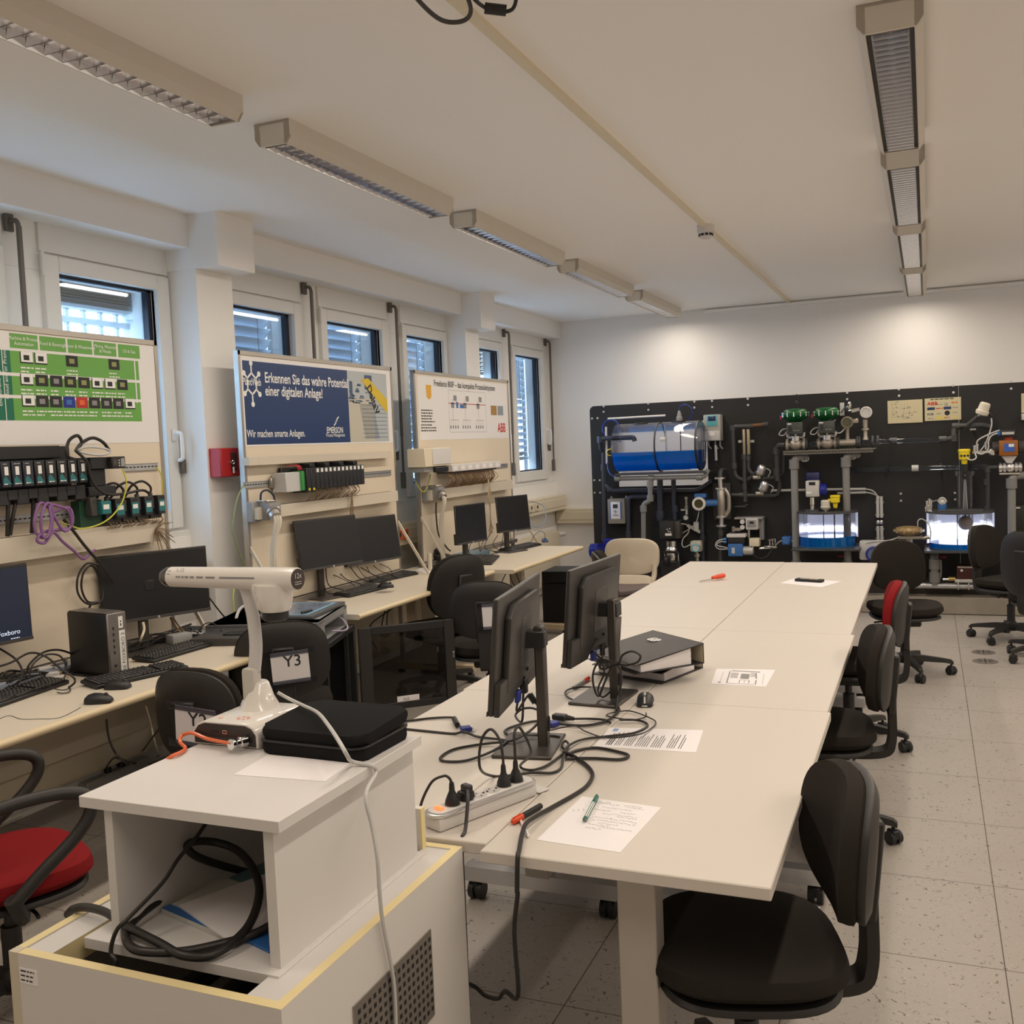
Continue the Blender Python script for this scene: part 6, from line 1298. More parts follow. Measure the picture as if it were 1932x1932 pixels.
# tangle of cables and white plugs on the nearest bench
for lab, P, r in (('black cable arching high over the tangle on the nearest bench', [(-3.4,2.756,.855), (-3.38,2.838,.863), (-3.36,2.911,.887), (-3.3,2.934,.872), (-3.26,2.972,.813), (-3.22,2.993,.776), (-3.2,2.98,.758), (-3.238,2.984,.735)], .0045),
                  ('black cable loop behind the white plugs on the nearest bench', [(-3.4,2.931,.798), (-3.4,2.942,.831), (-3.4,3.011,.865), (-3.42,3.111,.856), (-3.45,3.221,.811)], .0045),
                  ('second black cable loop behind the white plugs on the nearest bench', [(-3.38,2.92,.789), (-3.38,2.942,.832), (-3.38,3.005,.858), (-3.36,3.054,.848), (-3.34,3.066,.815), (-3.33,3.058,.772), (-3.32,3.03,.746)], .004),
                  ('black cable hanging from the lit monitor down to the bench', [(-3.52,2.91,.898), (-3.45,2.911,.866), (-3.4,2.898,.838), (-3.38,2.888,.809), (-3.36,2.848,.781), (-3.494,2.886,.738), (-3.559,2.853,.738)], .0045),
                  ('thin black cable curling over the left keyboard', [(-3.418,3.006,.78), (-3.296,2.928,.765), (-3.214,2.879,.76), (-3.192,2.91,.745), (-3.215,2.968,.736), (-3.171,2.921,.735), (-3.183,2.901,.735), (-3.221,2.909,.735)], .0022)):
    cable(lab, P, r)
rr = random.Random(21)
for k in range(12):
    q = Vector((-3.50 + rr.uniform(-.10, .06), 2.7 + rr.uniform(-.15, .15), ZT + .006 + .008 * (k % 4))); P = [q]
    for j in range(5): P.append(Vector((-3.50 + rr.uniform(-.11, .06), q.y + (j + 1) * .10 + rr.uniform(-.05, .05), ZT + .006 + rr.uniform(0, .045))))
    o_ = cable('one of the tangled black cables lying behind the keyboards on the nearest bench', P, rr.choice((.003, .004, .005))); o_['group'] = 'tangled cables behind the nearest keyboards'
for k, (px, py, an) in enumerate(((85,1262,.5), (99,1272,.2), (110,1280,.4))):
    q = Vector((-3.525,3.129,.765)) if k == 0 else (Vector((-3.441,3.09,.755)) if k == 1 else Vector((-3.39,3.076,.745)))
    t = Thing('network_plug', ['white plug on top of the cable tangle, nearest bench', 'white plug in the middle of the cable tangle, nearest bench', 'lowest white plug of the cable tangle, beside the keyboard'][k], 'plug', q, 0, 'white plugs in the cable tangle')
    t.part('plug_body', MB().obox(q, (.030, .055, .020), rz(-.9 + an), .004), LACQ); t.part('contact', MB().obox(q + rz(-.9 + an).to_matrix() @ Vector((0, .031, 0)), (.016, .01, .010), rz(-.9 + an), .001), BRASS)
rr = random.Random(5)
for k in range(9):
    P = [Vector((-3.52 + rr.uniform(-.04, .06), 3.55 + j * .13 + rr.uniform(-.05, .05), ZT + .006 + rr.uniform(0, .05))) for j in range(5)]
    o_ = cable('one of the black cables lying under the wide monitor of the nearest bench', P, rr.choice((.003, .004, .0045))); o_['group'] = 'black cables under the wide monitor'
cable('cream cable hanging through the wide monitor stand', [(-3.46,3.653,.875), (-3.45,3.646,.841), (-3.45,3.622,.802), (-3.542,3.697,.74)], .006, CREAM)
single('loose_wires', MB().tube([(-3.5,3.884,.856), (-3.47,3.877,.818), (-3.44,3.885,.777), (-3.421,3.891,.745)], .006).tube([(-3.5,3.899,.853), (-3.46,3.896,.81), (-3.43,3.911,.77), (-3.377,3.886,.745)], .004), WIREBR, 'brown wire bunch falling behind the keyboard of the wide monitor', 'wires')
single('power_supply', MB().obox(Vector((-3.428,3.854,.76)), (.07, .11, .05), rz(-.3), .008, 2), GREY, 'grey power supply brick behind the wide monitor keyboard', 'power supply')
single('cable_tray', MB().obox(Vector((-3.5, 2.95, ZT + .02)), (.05, .75, .03), rz(0), .004), mat('tray_blue_grey', (.30, .34, .42), .4), 'pale blue grey strip lying along the board foot on the nearest bench', 'strip')
cable('black cable running down beside the wide monitor to the bench end', [(-3.45,4.095,.95), (-3.44,4.128,.898), (-3.44,4.204,.815), (-3.45,4.289,.748), (-3.46,4.35,.687)], .004)
cable('thin black cable bowing over the keyboard of the wide monitor', [(-3.38,3.93,.768), (-3.36,3.962,.811), (-3.34,4.005,.809), (-3.3,4.018,.77), (-3.209,3.959,.75)], .003)
cable('black and brown wires bowing at the left end of the middle bench', [(-3.6,4.54,.948), (-3.58,4.476,.883), (-3.57,4.46,.797), (-3.57,4.459,.692)], .004, YGREEN)

# rack cabinet with an open smoked door, and the grey device with the drawing tablet
RK = mat('rack_black', (.012, .012, .012), .5)
fa, fb_ = Vector((-2.80, 4.20, 0)), Vector((-2.972, 4.745, 0)); e = (fb_ - fa).normalized(); nrm = Vector((e.y, -e.x, 0)); Wd = (fb_ - fa).length; Dp, zb, zt = .52, .12, .68
R = Matrix((e, -nrm, Z_)).transposed(); mid = (fa + fb_) / 2
t = Thing('rack_cabinet', 'low black rack cabinet with its smoked door open, below the drawing tablet', 'cabinet', (mid.x, mid.y, 0))
def rk(x0, x1, y0, y1, z0, z1): c = mid + e * ((x0 + x1) / 2) - nrm * ((y0 + y1) / 2) + Z_ * ((z0 + z1) / 2); return c, (abs(x1 - x0), abs(y1 - y0), abs(z1 - z0))
w2 = Wd / 2
m = MB()
for q in ((-w2, w2, 0, Dp, zt - .03, zt), (-w2, w2, 0, Dp, zb, zb + .03), (-w2, -w2 + .025, 0, Dp, zb, zt), (w2 - .025, w2, 0, Dp, zb, zt), (-w2, w2, Dp - .02, Dp, zb, zt)): c, s_ = rk(*q); m.obox(c, s_, R, .003)
t.part('housing', m, RK)
for x in (-w2 + .045, w2 - .07):
    m = MB(); c, s_ = rk(x, x + .03, .03, .05, zb + .03, zt - .03); m.m(mat('rack_rail', (.06, .06, .062), .4, metal=.5) if x < 0 else BM['rack_rail']).obox(c, s_, R); m.m(BLACK)
    for k in range(14): c, s_ = rk(x + .010, x + .018, .0292, .030, zb + .05 + k * .034, zb + .058 + k * .034); m.obox(c, s_, R)
    t.part('mounting_rail', m, RK, smooth=False)
for x in (-w2 + .06, w2 - .06):
    for y in (.06, Dp - .06): c, s_ = rk(x - .02, x + .02, y - .02, y + .02, .05, zb); m = MB().obox(c, s_, R); caster(m, c.x, c.y, .035); t.part('caster', m, BLACK)
c, s_ = rk(-w2 + .06, w2 - .08, .06, .4, zb + .03, zb + .07); t.part('equipment', MB().obox(c, s_, R, .003), STEEL)
hz = fb_ + nrm * .015; dr = Vector((.66, .60, 0)); dr = Vector((-2.54, 5.14, 0)) - hz; dr.z = 0; dr.normalize(); dn = Z_.cross(dr)
DW, z0, z1 = .56, .17, .655; Rd = Matrix((dr, dn, Z_)).transposed()
def dbox(x0, x1, za, zb_): return hz + dr * ((x0 + x1) / 2) + Z_ * ((za + zb_) / 2), (x1 - x0, .022, zb_ - za)
m = MB()
for q in ((0, .075, z0, z1), (DW - .06, DW, z0, z1), (.075, DW - .06, z1 - .045, z1), (.075, DW - .06, z0, z0 + .04)): c, s_ = dbox(*q); m.obox(c, s_, Rd, .003)
PERF = mat('rack_perforated', (.016, .015, .014), .55); 
d_ = t.part('door', m, PERF, label='open rack door with a smoked pane')
c, s_ = dbox(.075, DW - .06, z0 + .04, z1 - .045); t.part('smoked_pane', MB().obox(c, (s_[0], .004, s_[2]), Rd), SMOKE, sub=d_, smooth=False)
m = MB()
for x0, x1, nx in ((.008, .068, 7), (DW - .054, DW - .006, 6)):
    for i in range(nx):
        for k in range(52): c = hz + dr * (x0 + (x1 - x0) * (i + .5 * (k % 2)) / nx + .003) + Z_ * (z0 + .01 + k * .0092) + dn * -.0113; m.obox(c, (.004, .0006, .004), Rd)
t.part('perforation', m, mat('perforation_brown', (.07, .06, .05), .6), sub=d_, smooth=False)
c = hz + dr * (DW - .012) + Z_ * .45 - dn * .013; t.part('lock', MB().obox(c, (.014, .006, .035), Rd, .002), CHROME, sub=d_)
c = hz + dr * .27 + Z_ * (z0 + .055) - dn * .004; m = MB().m(PAPER).obox(c, (.13, .001, .035), Rd).m(INK).text('A25', c - dn * .001 - dr * .03 - Z_ * .01, dr, Z_, .022); t.part('door_label', m, PAPER, sub=d_, smooth=False)
# grey device
DV = mat('device_grey', (.26, .262, .268), .45); DVT = mat('device_light', (.40, .40, .405), .45)
t = Thing('projection_device', 'grey desktop device with a side opening standing on the black rack cabinet', 'device', (mid.x, mid.y, zt))
m = MB(); xa, xb = -w2 - .02, w2 - .035; z0, z1 = zt + .001, zt + .118
for q in ((xa, xb, .03, .62, z1 - .022, z1), (xa, xb, .03, .62, z0, z0 + .012), (xa, xa + .11, .03, .62, z0, z1), (xb - .075, xb, .03, .62, z0, z1), (xa, xb, .34, .62, z0, z1), (xa, xb, .03, .06, z1 - .04, z1)): c, s_ = rk(*q); m.obox(c, s_, R, .006, 2)
t.part('housing', m, DV)
c, s_ = rk(xa + .11, xb - .08, .25, .34, z0 + .012, z1 - .024); t.part('inner_tray', MB().obox(c, s_, R), BLACK)
c, s_ = rk(xa - .20, xa - .002, .10, .62, z0 - .0, z1 - .03); t.part('front_wing', MB().obox(c, s_, R, .01, 2), DGREY)
c, s_ = rk(xa - .13, xa - .05, .16, .48, z1 - .034, z1 - .028); t.part('grip_slot', MB().obox(c, s_, R, .01, 2), BLACK)
P = [rk(xb - .12, xb - .12, .07, .07, z1 - .03, z1 - .03)[0], rk(xb - .10, xb - .1, .03, .03, z0 + .05, z0 + .05)[0], rk(xb - .12, xb - .12, .0, .0, z0 + .012, z0 + .012)[0], rk(xb - .2, xb - .2, .0, .0, z0 + .008, z0 + .008)[0], rk(xb - .32, xb - .32, .03, .03, z0 + .03, z0 + .03)[0]]
cable('lilac cable curving out of the grey device over the rack cabinet', P, .0045, mat('cable_lilac', (.42, .36, .50), .4))
# drawing tablet
TB = mat('tablet_grey', (.10, .105, .115), .35); TBS = mat('tablet_glass', (.17, .21, .27), .18); TBB = mat('tablet_blue', (.22, .46, .60), .4)
q = [Vector((-2.985,4.683,.806)), Vector((-2.896,4.201,.806)), Vector((-3.413,4.532,.812)), Vector((-3.555,5.108,.812))]
t = Thing('drawing_tablet', 'grey drawing tablet with a blue border lying on the grey device', 'drawing tablet', sum(q, Vector()) / 4)
u = (q[1] - q[0]); lu = u.length; u.normalize(); v = Z_.cross(u); v = v if v.dot(q[3] - q[0]) > 0 else -v; lv = .34; lu = .46
R = Matrix((u, v, u.cross(v))).transposed(); c = q[0] + u * lu / 2 + v * lv / 2; c.z = zt + .118 + .012
t.part('body', MB().obox(c, (lu, lv, .020), R, .006, 2), TB)
m = MB().obox(c - v * .01 + Z_ * .0105, (lu - .07, lv - .09, .001), R); s_ = t.part('blue_border', m, TBB, smooth=False)
t.part('drawing_area', MB().obox(c - v * .01 + Z_ * .0112, (lu - .10, lv - .12, .001), R), TBS, sub=s_, smooth=False)
m = MB(); rr = random.Random(31)
for k in range(16):
    a = c - v * .01 + u * rr.uniform(-.14, .10) + v * rr.uniform(-.08, .08) + Z_ * .0122; d = (u * rr.uniform(.01, .06) + v * rr.uniform(-.02, .02)); w_ = v * .0012; m.quad(a - w_, a + d - w_, a + d + w_, a + w_)
t.part('sketch_lines', m, INK, sub=s_, smooth=False)
m = MB()
for k in range(12): m.obox(c + v * (lv / 2 - .022) + u * (-lu / 2 + .05 + k * .032) + Z_ * .0105, (.02, .012, .001), R)
t.part('function_keys', m, INK, smooth=False)
a = c - v * (lv / 2 - .055) + u * .10 + Z_ * .018; single('stylus', MB().cyl(a, a + u * .085 + v * .02, .006, n=10), BLACK, 'black stylus lying on the drawing tablet', 'stylus')
# dark pad with white cables at the right end of the nearest bench
single('dark_mat', MB().obox(Vector((-3.48, 4.05, ZT + .008)), (.42, .40, .014), rz(.1), .006), BLACKM, 'dark flat device at the right end of the nearest bench', 'device')
rr = random.Random(17); c = Vector((-3.42, 4.0, ZT + .022)); m = MB()
for k in range(7):
    a = 2 * PI * k / 7; m.tube([c, c + Vector((.05 * math.cos(a), .05 * math.sin(a), .012)), c + Vector((.085 * math.cos(a + .4), .085 * math.sin(a + .4), .002))], .004, 5, 4)
single('cable_star', m, LACQ, 'white tangle of short cables on the dark device of the nearest bench', 'cables')
cable('thick white cable rising into the grey device on the rack cabinet', [(-3.36,4.202,.756), (-3.36,4.215,.801), (-3.36,4.245,.838), (-3.34,4.269,.855), (-3.3,4.283,.853)], .008, LACQ)

# white power strip and cables on the middle bench
t = Thing('power_strip', 'white power strip behind the keyboards of the middle bench', 'power strip', (-3.52, 5.62, ZT), 0); c = Vector((-3.902,6.125,.73)) + Z_ * .022
t.part('body', MB().obox(c, (.05, .42, .042), rz(.12), .008, 2), LACQ)
for k in range(4): t.part('socket', MB().cyl(c + Vector((0, -.15 + k * .1, .021)), c + Vector((0, -.15 + k * .1, .022)), .018), SOCKW)
rr = random.Random(9)
for k in range(10):
    y = 5.35 + k * .085; P = [Vector((-3.60, y, .88 + rr.uniform(-.05, .05))), Vector((-3.56, y + rr.uniform(-.05, .08), .80)), Vector((-3.50, y + rr.uniform(-.08, .1), ZT + .03)), Vector((-3.48, y + rr.uniform(-.1, .15), ZT + .006)), Vector((-3.55, y + rr.uniform(-.1, .2), ZT + .006))]
    o_ = cable('one of the black cables dangling behind the overlapping monitors', P, rr.choice((.0025, .0035))); o_['group'] = 'cables behind the overlapping monitors'
rr = random.Random(10)
for k in range(7):
    y = 7.3 + k * .13; P = [Vector((-3.42, y, .90 + rr.uniform(-.05, .02))), Vector((-3.45, y + rr.uniform(-.1, .1), .80)), Vector((-3.42, y + rr.uniform(-.1, .1), ZT + .006)), Vector((-3.38, y + rr.uniform(-.2, .2), ZT + .006))]
    o_ = cable('one of the black cables dangling behind the right monitor of the farthest bench', P, .0028); o_['group'] = 'cables behind the far monitors'
cable('light blue cable looping behind the right monitor of the farthest bench', [(-3.6,9.03,.884), (-3.55,9.039,.831), (-3.55,9.26,.848), (-3.55,9.345,.936), (-3.6,9.41,1.013), (-3.65,9.321,1.057), (-3.68,9.225,1.075)], .004, mat('cable_light_blue', (.20, .32, .45), .4))
cable('thin dark cable of the blue mouse curving over the far bench end', [(-3.293,8.613,.75), (-3.25,8.507,.815), (-3.3,8.532,.842), (-3.35,8.523,.814), (-3.4,8.564,.76), (-3.355,8.342,.735)], .0025)
cable('thin blue grey cable from the blue box to the mouse on the farthest bench', [(-3.477,7.553,.745), (-3.422,7.593,.736), (-3.355,7.719,.735), (-3.281,7.695,.738)], .0022, mat('cable_blue_grey', (.22, .28, .34), .4))
# desk phone, blue box
c = Vector((-3.565,7.063,.73)); t = Thing('desk_phone', 'black desk phone at the near end of the farthest bench', 'phone', c)
R = Euler((0, .35, .3)).to_matrix(); c = c + Z_ * .045
t.part('base', MB().obox(c, (.17, .20, .045), R, .01, 2), BLACK)
m = MB().tube([c + R @ Vector((-.06, -.10, .04)), c + R @ Vector((-.05, -.05, .06)), c + R @ Vector((-.05, .05, .06)), c + R @ Vector((-.06, .10, .04))], .020, 10); t.part('handset', m, BLACKM)
m = MB(); [m.obox(c + R @ Vector((.02 + .022 * i, -.03 + .028 * j, .025)), (.014, .018, .004), R) for i in range(3) for j in range(4)]; t.part('keypad', m, DGREY)
c = Vector((-3.531,7.489,.73)); t = Thing('network_box', 'blue grey flat box under the left monitor of the farthest bench', 'box', c); t.part('case', MB().obox(c + Z_ * .02, (.20, .34, .035), rz(-.05), .006), mat('box_blue_grey', (.10, .17, .23), .5)); t.part('lid_edge', MB().obox(c + Z_ * .0385, (.19, .33, .003), rz(-.05)), mat('box_blue_light', (.14, .22, .29), .45))
single('power_adapter', MB().obox(Vector((-3.729,7.634,.73)) + Z_ * .036, (.05, .07, .07), rz(.1), .006), BLACK, 'black plug adapter behind the desk phone', 'adapter')

# ================================================================ under the benches
t = Thing('floor_power_strip', 'grey power strip on the floor under the nearest bench', 'power strip', (-3.25, 3.0, 0)); a, b = Vector((-3.9,3.685,.06)), Vector((-3.91,4.031,.06)); d = (b - a).normalized(); c = (a + b) / 2; c.z = .03
t.part('body', MB().obox(c, ((b - a).length + .1, .055, .055), Matrix((d, Z_.cross(d), Z_)).transposed(), .006), LGREY)
q = a + d * (b - a).length * .35; t.part('plug', MB().lathe([(.02, 0), (.018, .02), (.008, .045), (.006, .06)], (q.x, q.y, .058), n=12), BLACK)
q = a + d * (b - a).length * .62; t.part('plug', MB().lathe([(.022, 0), (.02, .02), (.012, .03)], (q.x, q.y, .058), n=12), BLACK)
cable('black cable rising from the floor power strip in a loose loop', [(-3.781,3.675,.12), (-3.731,3.639,.16), (-3.293,3.25,.355), (-3.248,3.25,.352), (-3.945,4.057,.02), (-3.931,4.202,.02), (-4.045,4.371,.02)], .005)
cable('dark grey cable hanging from the nearest bench to the floor', [(-3.014,2.95,.626), (-3.041,2.98,.558), (-3.095,3.05,.478), (-3.124,3.12,.405), (-3.975,4.03,.02), (-3.954,4.086,.01), (-4.009,4.165,.01), (-4.136,4.179,.01), (-4.134,4.08,.02), (-4.037,4.017,.01), (-3.936,4.027,.01)], .005, DGREY)
cable('pale cable hanging from the nearest bench beside the Y2 chair', [(-3.19,3.35,.566), (-3.181,3.36,.497), (-3.181,3.38,.396), (-3.9,4.175,.01)], .004, BEIGE)
cable('black cable crossing the floor under the nearest bench', [(-3.078,3.3,.618), (-3.071,3.3,.556), (-3.086,3.32,.496), (-3.173,3.35,.417), (-4.044,4.171,.02), (-3.93,3.926,.02)], .004)
cable('pale cable running over the floor to the grey power strip', [(-3.974,3.755,.03), (-4.032,3.705,.008), (-3.992,3.573,.008), (-3.944,3.365,.008), (-3.919,3.168,.008)], .005, BEIGE)
cable('thin pale cable under the nearest bench end', [(-3.477,4.1,.475), (-3.479,4.1,.413), (-3.514,4.12,.35)], .004, LGREY)
for k, (px, lab) in enumerate(((668, 'first black cable dangling under the middle bench near the rack cabinet'), (690, 'second black cable dangling under the middle bench near the rack cabinet'), (700, 'third black cable dangling under the middle bench near the rack cabinet'))):
    P = [[(-2.97,5.2,.702), (-3.045,5.2,.658), (-3.111,5.15,.601), (-3.127,5.15,.529), (-3.106,5.2,.438)], [(-3.032,5.2,.691), (-3.059,5.2,.619), (-3.079,5.2,.521)], [(-3.071,5.3,.683), (-3.087,5.3,.6), (-3.088,5.3,.518)]][k]
    cable(lab, P, .004)
t = Thing('computer_tower', 'black computer tower on the floor beside the farthest bench end', 'computer', (-3.0, 8.34, 0))
c = Vector((-3.02, 8.42, 0)); R = rz(.06)
t.part('case', MB().obox(c + Z_ * .20, (.42, .20, .40), R, .005), mat('tower_black', (.009, .009, .010), .5)); t.part('front_bezel', MB().obox(c + R.to_matrix() @ Vector((0, -.103, .20)), (.40, .008, .39), R, .003), BLACK)
t = Thing('computer_tower', 'flat black computer case lying on top of the black tower', 'computer', (-2.97, 8.46, .40)); t.part('case', MB().obox(c + Vector((.04, .04, .455)), (.46, .40, .10), R, .005), BM['tower_black']); m = MB(); [m.obox(c + Vector((.04, -.16 + k * .05, .5055)), (.3, .02, .001), R) for k in range(6)]; t.part('vents', m, DGREY, smooth=False)
for k, (px, lab) in enumerate(((0, 'black cable dangling at the near corner of the farthest bench'), (1, 'twisted black cable dangling under the farthest bench'), (2, 'last black cable dangling under the farthest bench'))):
    P = [[(-3.01,7,.656), (-3.039,7,.606), (-3.064,7,.552)], [(-3.059,7.2,.64), (-3.048,7.2,.577), (-3.019,7.2,.514), (-3.054,7.2,.45)], [(-3.013,7.2,.649), (-2.989,7.2,.587), (-2.974,7.2,.524), (-3.008,7.2,.472)]][k]
    cable(lab, P, .004)

# ================================================================ the process panel by the back wall
YP = 9.80
GRG = 'instruments on the black process panel'
pl_, pt_ = (-3.203,9.8,1.926), (-2.778,9.8,2.018)
PX0, PX1, PZ0, PZ1 = pl_[0] + .004, 1.7, .27, 2.005
hx0, hx1 = (-2.914,9.8,1.197)[0], (-2,9.8,1.175)[0]; hz0, hz1 = (-2.449,9.8,1.172)[2], (-2.429,9.8,1.805)[2]
t = Thing('process_panel', 'large black process panel board standing before the back wall', 'panel', ((PX0 + PX1) / 2, YP, 0))
xs = (-2.046,9.8,1.778)[0]; xs2 = (.258,9.8,1.581)[0]
r_ = .05
m = MB(); arc = [(PX0 + r_ - r_ * math.cos(a), PZ1 - r_ + r_ * math.sin(a)) for a in [PI / 2 * k / 6 for k in range(7)]]
m.prism([(PX0, PZ0), (hx0, PZ0), (hx0, PZ1)] + arc[::-1], (0, YP, 0), X_, Z_, Y_ * .012)
m.box((hx0, YP, PZ0), (hx1, YP + .012, hz0)).box((hx0, YP, hz1), (hx1, YP + .012, PZ1)); m.box((hx1, YP, PZ0), (xs - .001 if xs > hx1 else hx1 + .001, YP + .012, PZ1))
m.box((max(xs, hx1) + .001, YP, PZ0), (xs2, YP + .012, PZ1)).box((xs2 + .002, YP, PZ0), (PX1, YP + .012, PZ1))
t.part('board', m, RIG, smooth=False)
m = MB()
for (x, z) in ([(-3.046,9.8,1.998)[0::2], (-3.048,9.8,1.942)[0::2], (-3.174,9.8,1.88)[0::2], (-3.115,9.8,1.881)[0::2], (-2.579,9.8,2.001)[0::2], (-2.58,9.8,1.937)[0::2], (-2.114,9.8,1.993)[0::2], (-2.116,9.8,1.936)[0::2], (-1.941,9.8,1.992)[0::2], (-1.94,9.8,1.932)[0::2], (-1.596,9.8,1.993)[0::2], (-1.595,9.8,1.933)[0::2], (-1.139,9.8,1.999)[0::2], (-1.14,9.8,1.936)[0::2], (-3.175,9.8,1.247)[0::2], (-3.115,9.8,1.245)[0::2], (-3.175,9.8,1.118)[0::2], (-3.116,9.8,1.117)[0::2],
    (-1.139,9.8,2)[0::2], (-1.141,9.8,1.938)[0::2], (-.685,9.8,1.997)[0::2], (-.686,9.8,1.938)[0::2], (-.237,9.8,2.003)[0::2], (-.236,9.8,1.944)[0::2], (.215,9.8,2.009)[0::2], (.217,9.8,1.947)[0::2], (.68,9.8,2.015)[0::2], (.679,9.8,1.953)[0::2], (-.234,9.8,1.049)[0::2], (-.234,9.8,.984)[0::2], (.219,9.8,1.047)[0::2], (.221,9.8,.988)[0::2]]): m.cyl((x, YP, z), (x, YP - .008, z), .011, n=8)
t.part('bolts', m, ALU)
for x in (-3.05, -1.0, .4, 1.4): t.part('rear_post', MB().box((x, YP + .03, 0), (x + .05, YP + .08, PZ1 - .05)), DGREY, smooth=False)
for x in (-3.05, -1.0, .4, 1.4): t.part('bracket', MB().box((x, YP + .012, 1.5 if x > -2 else 1.75), (x + .05, YP + .03, 1.55 if x > -2 else 1.80)), DGREY, smooth=False)
t.part('plinth', MB().box((PX0, 9.44, .005), (PX1, 9.90, .152), .004), mat('plinth_grey', (.30, .265, .22), .7, var=.15, vscale=12))
t.part('plinth_gap', MB().box((PX0, 9.455, 0), (PX1, 9.88, .005)), BLACK, smooth=False)
t.part('rear_trough', MB().box((PX0, 9.62, .152), (PX1, 9.80, .28)), mat('trough_brown', (.035, .025, .022), .6), smooth=False)

def box_y(m, a, b, y0, y1, bev=.004, seg=2):
    """box whose front face spans the two given corners on the panel side facing the room"""
    return m.box((min(a[0], b[0]), y0, min(a[2], b[2])), (max(a[0], b[0]), y1, max(a[2], b[2])), bev, seg)
def pipe_thing(label, P, r, material, name='pipe', cat='pipe', fit=None, cup=(), clip=()):
    t = Thing(name, label, cat, P[0]); t.part('tube', MB().pipe(P, r, 12), material)
    for q, d in cup:
        q = V(q); d = V(d).normalized(); t.part('coupling', MB().cyl(q - d * r * 1.3, q + d * r * 1.3, r * 1.35, n=14), fit or material)
    return t
WATER = mat('blue_water', (.0, .38, .92), .15, spec=.6)
_nt = WATER.node_tree; _tr = _nt.nodes.new('ShaderNodeBsdfTranslucent'); _tr.inputs[0].default_value = (0, .42, 1, 1); _mx = _nt.nodes.new('ShaderNodeMixShader'); _mx.inputs[0].default_value = .5
_nt.links.new(_nt.nodes['Principled BSDF'].outputs[0], _mx.inputs[1]); _nt.links.new(_tr.outputs[0], _mx.inputs[2]); _nt.links.new(_mx.outputs[0], _nt.nodes['Material Output'].inputs[0])
# ---------------------------------------------------------------- horizontal tank
ya = 9.52
zc = ((-2.589,9.52,1.802)[2] + (-2.605,9.52,1.338)[2]) / 2 - .004; rt = ((-2.589,9.52,1.802)[2] - (-2.605,9.52,1.338)[2]) / 2
x0, x1 = (-2.826,9.52,1.569)[0], (-1.997,9.52,1.554)[0]
t = Thing('horizontal_tank', 'clear lying cylinder tank half filled with bright blue water, left on the panel', 'tank', ((x0 + x1) / 2, ya, zc - rt))
def tubex(m, r0, r1, xa, xb, n=40):
    u, v = Y_, Z_; A = m.ring(Vector((xa, ya, zc)), u, v, r1, n); B = m.ring(Vector((xb, ya, zc)), u, v, r1, n); m.bridge(A, B)
    if r0:
        C_ = m.ring(Vector((xa, ya, zc)), u, v, r0, n); D_ = m.ring(Vector((xb, ya, zc)), u, v, r0, n); m.bridge(D_, C_); m.bridge(C_, A); m.bridge(B, D_)
    return m
t.part('shell', tubex(MB(), None, rt, x0, x1), ACRYL)
for x in (x0, x1): t.part('end_disc', MB().cyl((x - .005, ya, zc), (x + .005, ya, zc), rt + .004, n=40), ACRYL)
for x in ((-2.399,9.3,1.573)[0], (-2.01,9.3,1.559)[0]): t.part('black_ring', tubex(MB(), rt + .001, rt + .010, x - .007, x + .007), BLACK)
lv = (-2.426,9.3,1.52)[2] - zc; lv = max(-rt * .9, min(.0, lv)); a0 = math.asin(lv / rt); n = 24
aa = [math.pi - a0 + (math.pi + 2 * a0) * k / n for k in range(n + 1)]
t.part('water', MB().prism([((rt - .006) * math.cos(a), (rt - .006) * math.sin(a)) for a in aa], (x0 + .006, ya, zc), Y_, Z_, X_ * (x1 - x0 - .012)), WATER)
t.part('dip_tube', MB().cyl(((-2.199,9.5,1.784)[0], ya, zc + rt * .95), ((-2.199,9.5,1.784)[0], ya, zc - rt * .5), .005, n=8).cyl(((-2.199,9.5,1.784)[0], ya, zc - rt * .25), ((-2.199,9.5,1.784)[0], ya, zc - rt * .85), .012, n=10), DGREY)
t.part('baffle', MB().cyl(((-2.355,9.5,1.791)[0], ya + .02, zc + rt * .9), ((-2.332,9.5,1.79)[0], ya + .02, zc - rt * .9), .008, n=8), LGREY)
t.part('paper_tag', MB().obox((-2.321,9.3,1.636), (.05, .002, .045), rz(0)), LABEL, smooth=False)
for x in ((-2.589,9.5,1.813)[0], (-2.218,9.5,1.818)[0]): t.part('top_hatch', MB().lathe([(.07, 0), (.07, .012), (.03, .016)], (x, ya, zc + rt - .004), n=20), BLACK)
m = MB().box(((-2.828,9.4,1.323)[0], 9.36, (-2.368,9.4,1.302)[2]), ((-1.93,9.4,1.298)[0], 9.70, (-2.368,9.4,1.32)[2]), .003); t.part('cradle', m, PVC)
t = Thing('level_sensor', 'steel level sensor with a blue hose loop on top of the lying tank', 'sensor', ((-2.207,9.5,1.817)[0], ya, zc + rt), 0, GRG); q = Vector(((-2.204,9.5,1.85)[0], ya, zc + rt + .012))
t.part('body', MB().lathe([(.030, 0), (.030, .035), (.022, .04), (.018, .075), (.012, .08), (.010, .10)], q, n=16), GREY); t.part('hose', MB().tube([q + Z_ * .09, q + Vector((.02, -.03, .135)), q + Vector((.07, -.04, .15)), q + Vector((.125, -.03, .11)), q + Vector((.12, 0, .04)), q + Vector((.08, .02, 0))], .005, 7), mat('hose_blue', (.02, .06, .35), .35))
HOSE = BM['hose_blue']
q = Vector((-2.95,9.7,1.767)); rr = random.Random(2); P = []
for k in range(44): a = 2 * PI * k / 11; P.append(q + Vector((.085 * math.cos(a) * rr.uniform(.92, 1.05), rr.uniform(-.015, .02), .088 * math.sin(a) * rr.uniform(.92, 1.05))))
P += [Vector((-2.858,9.62,1.654)), Vector((-2.817,9.6,1.63))]
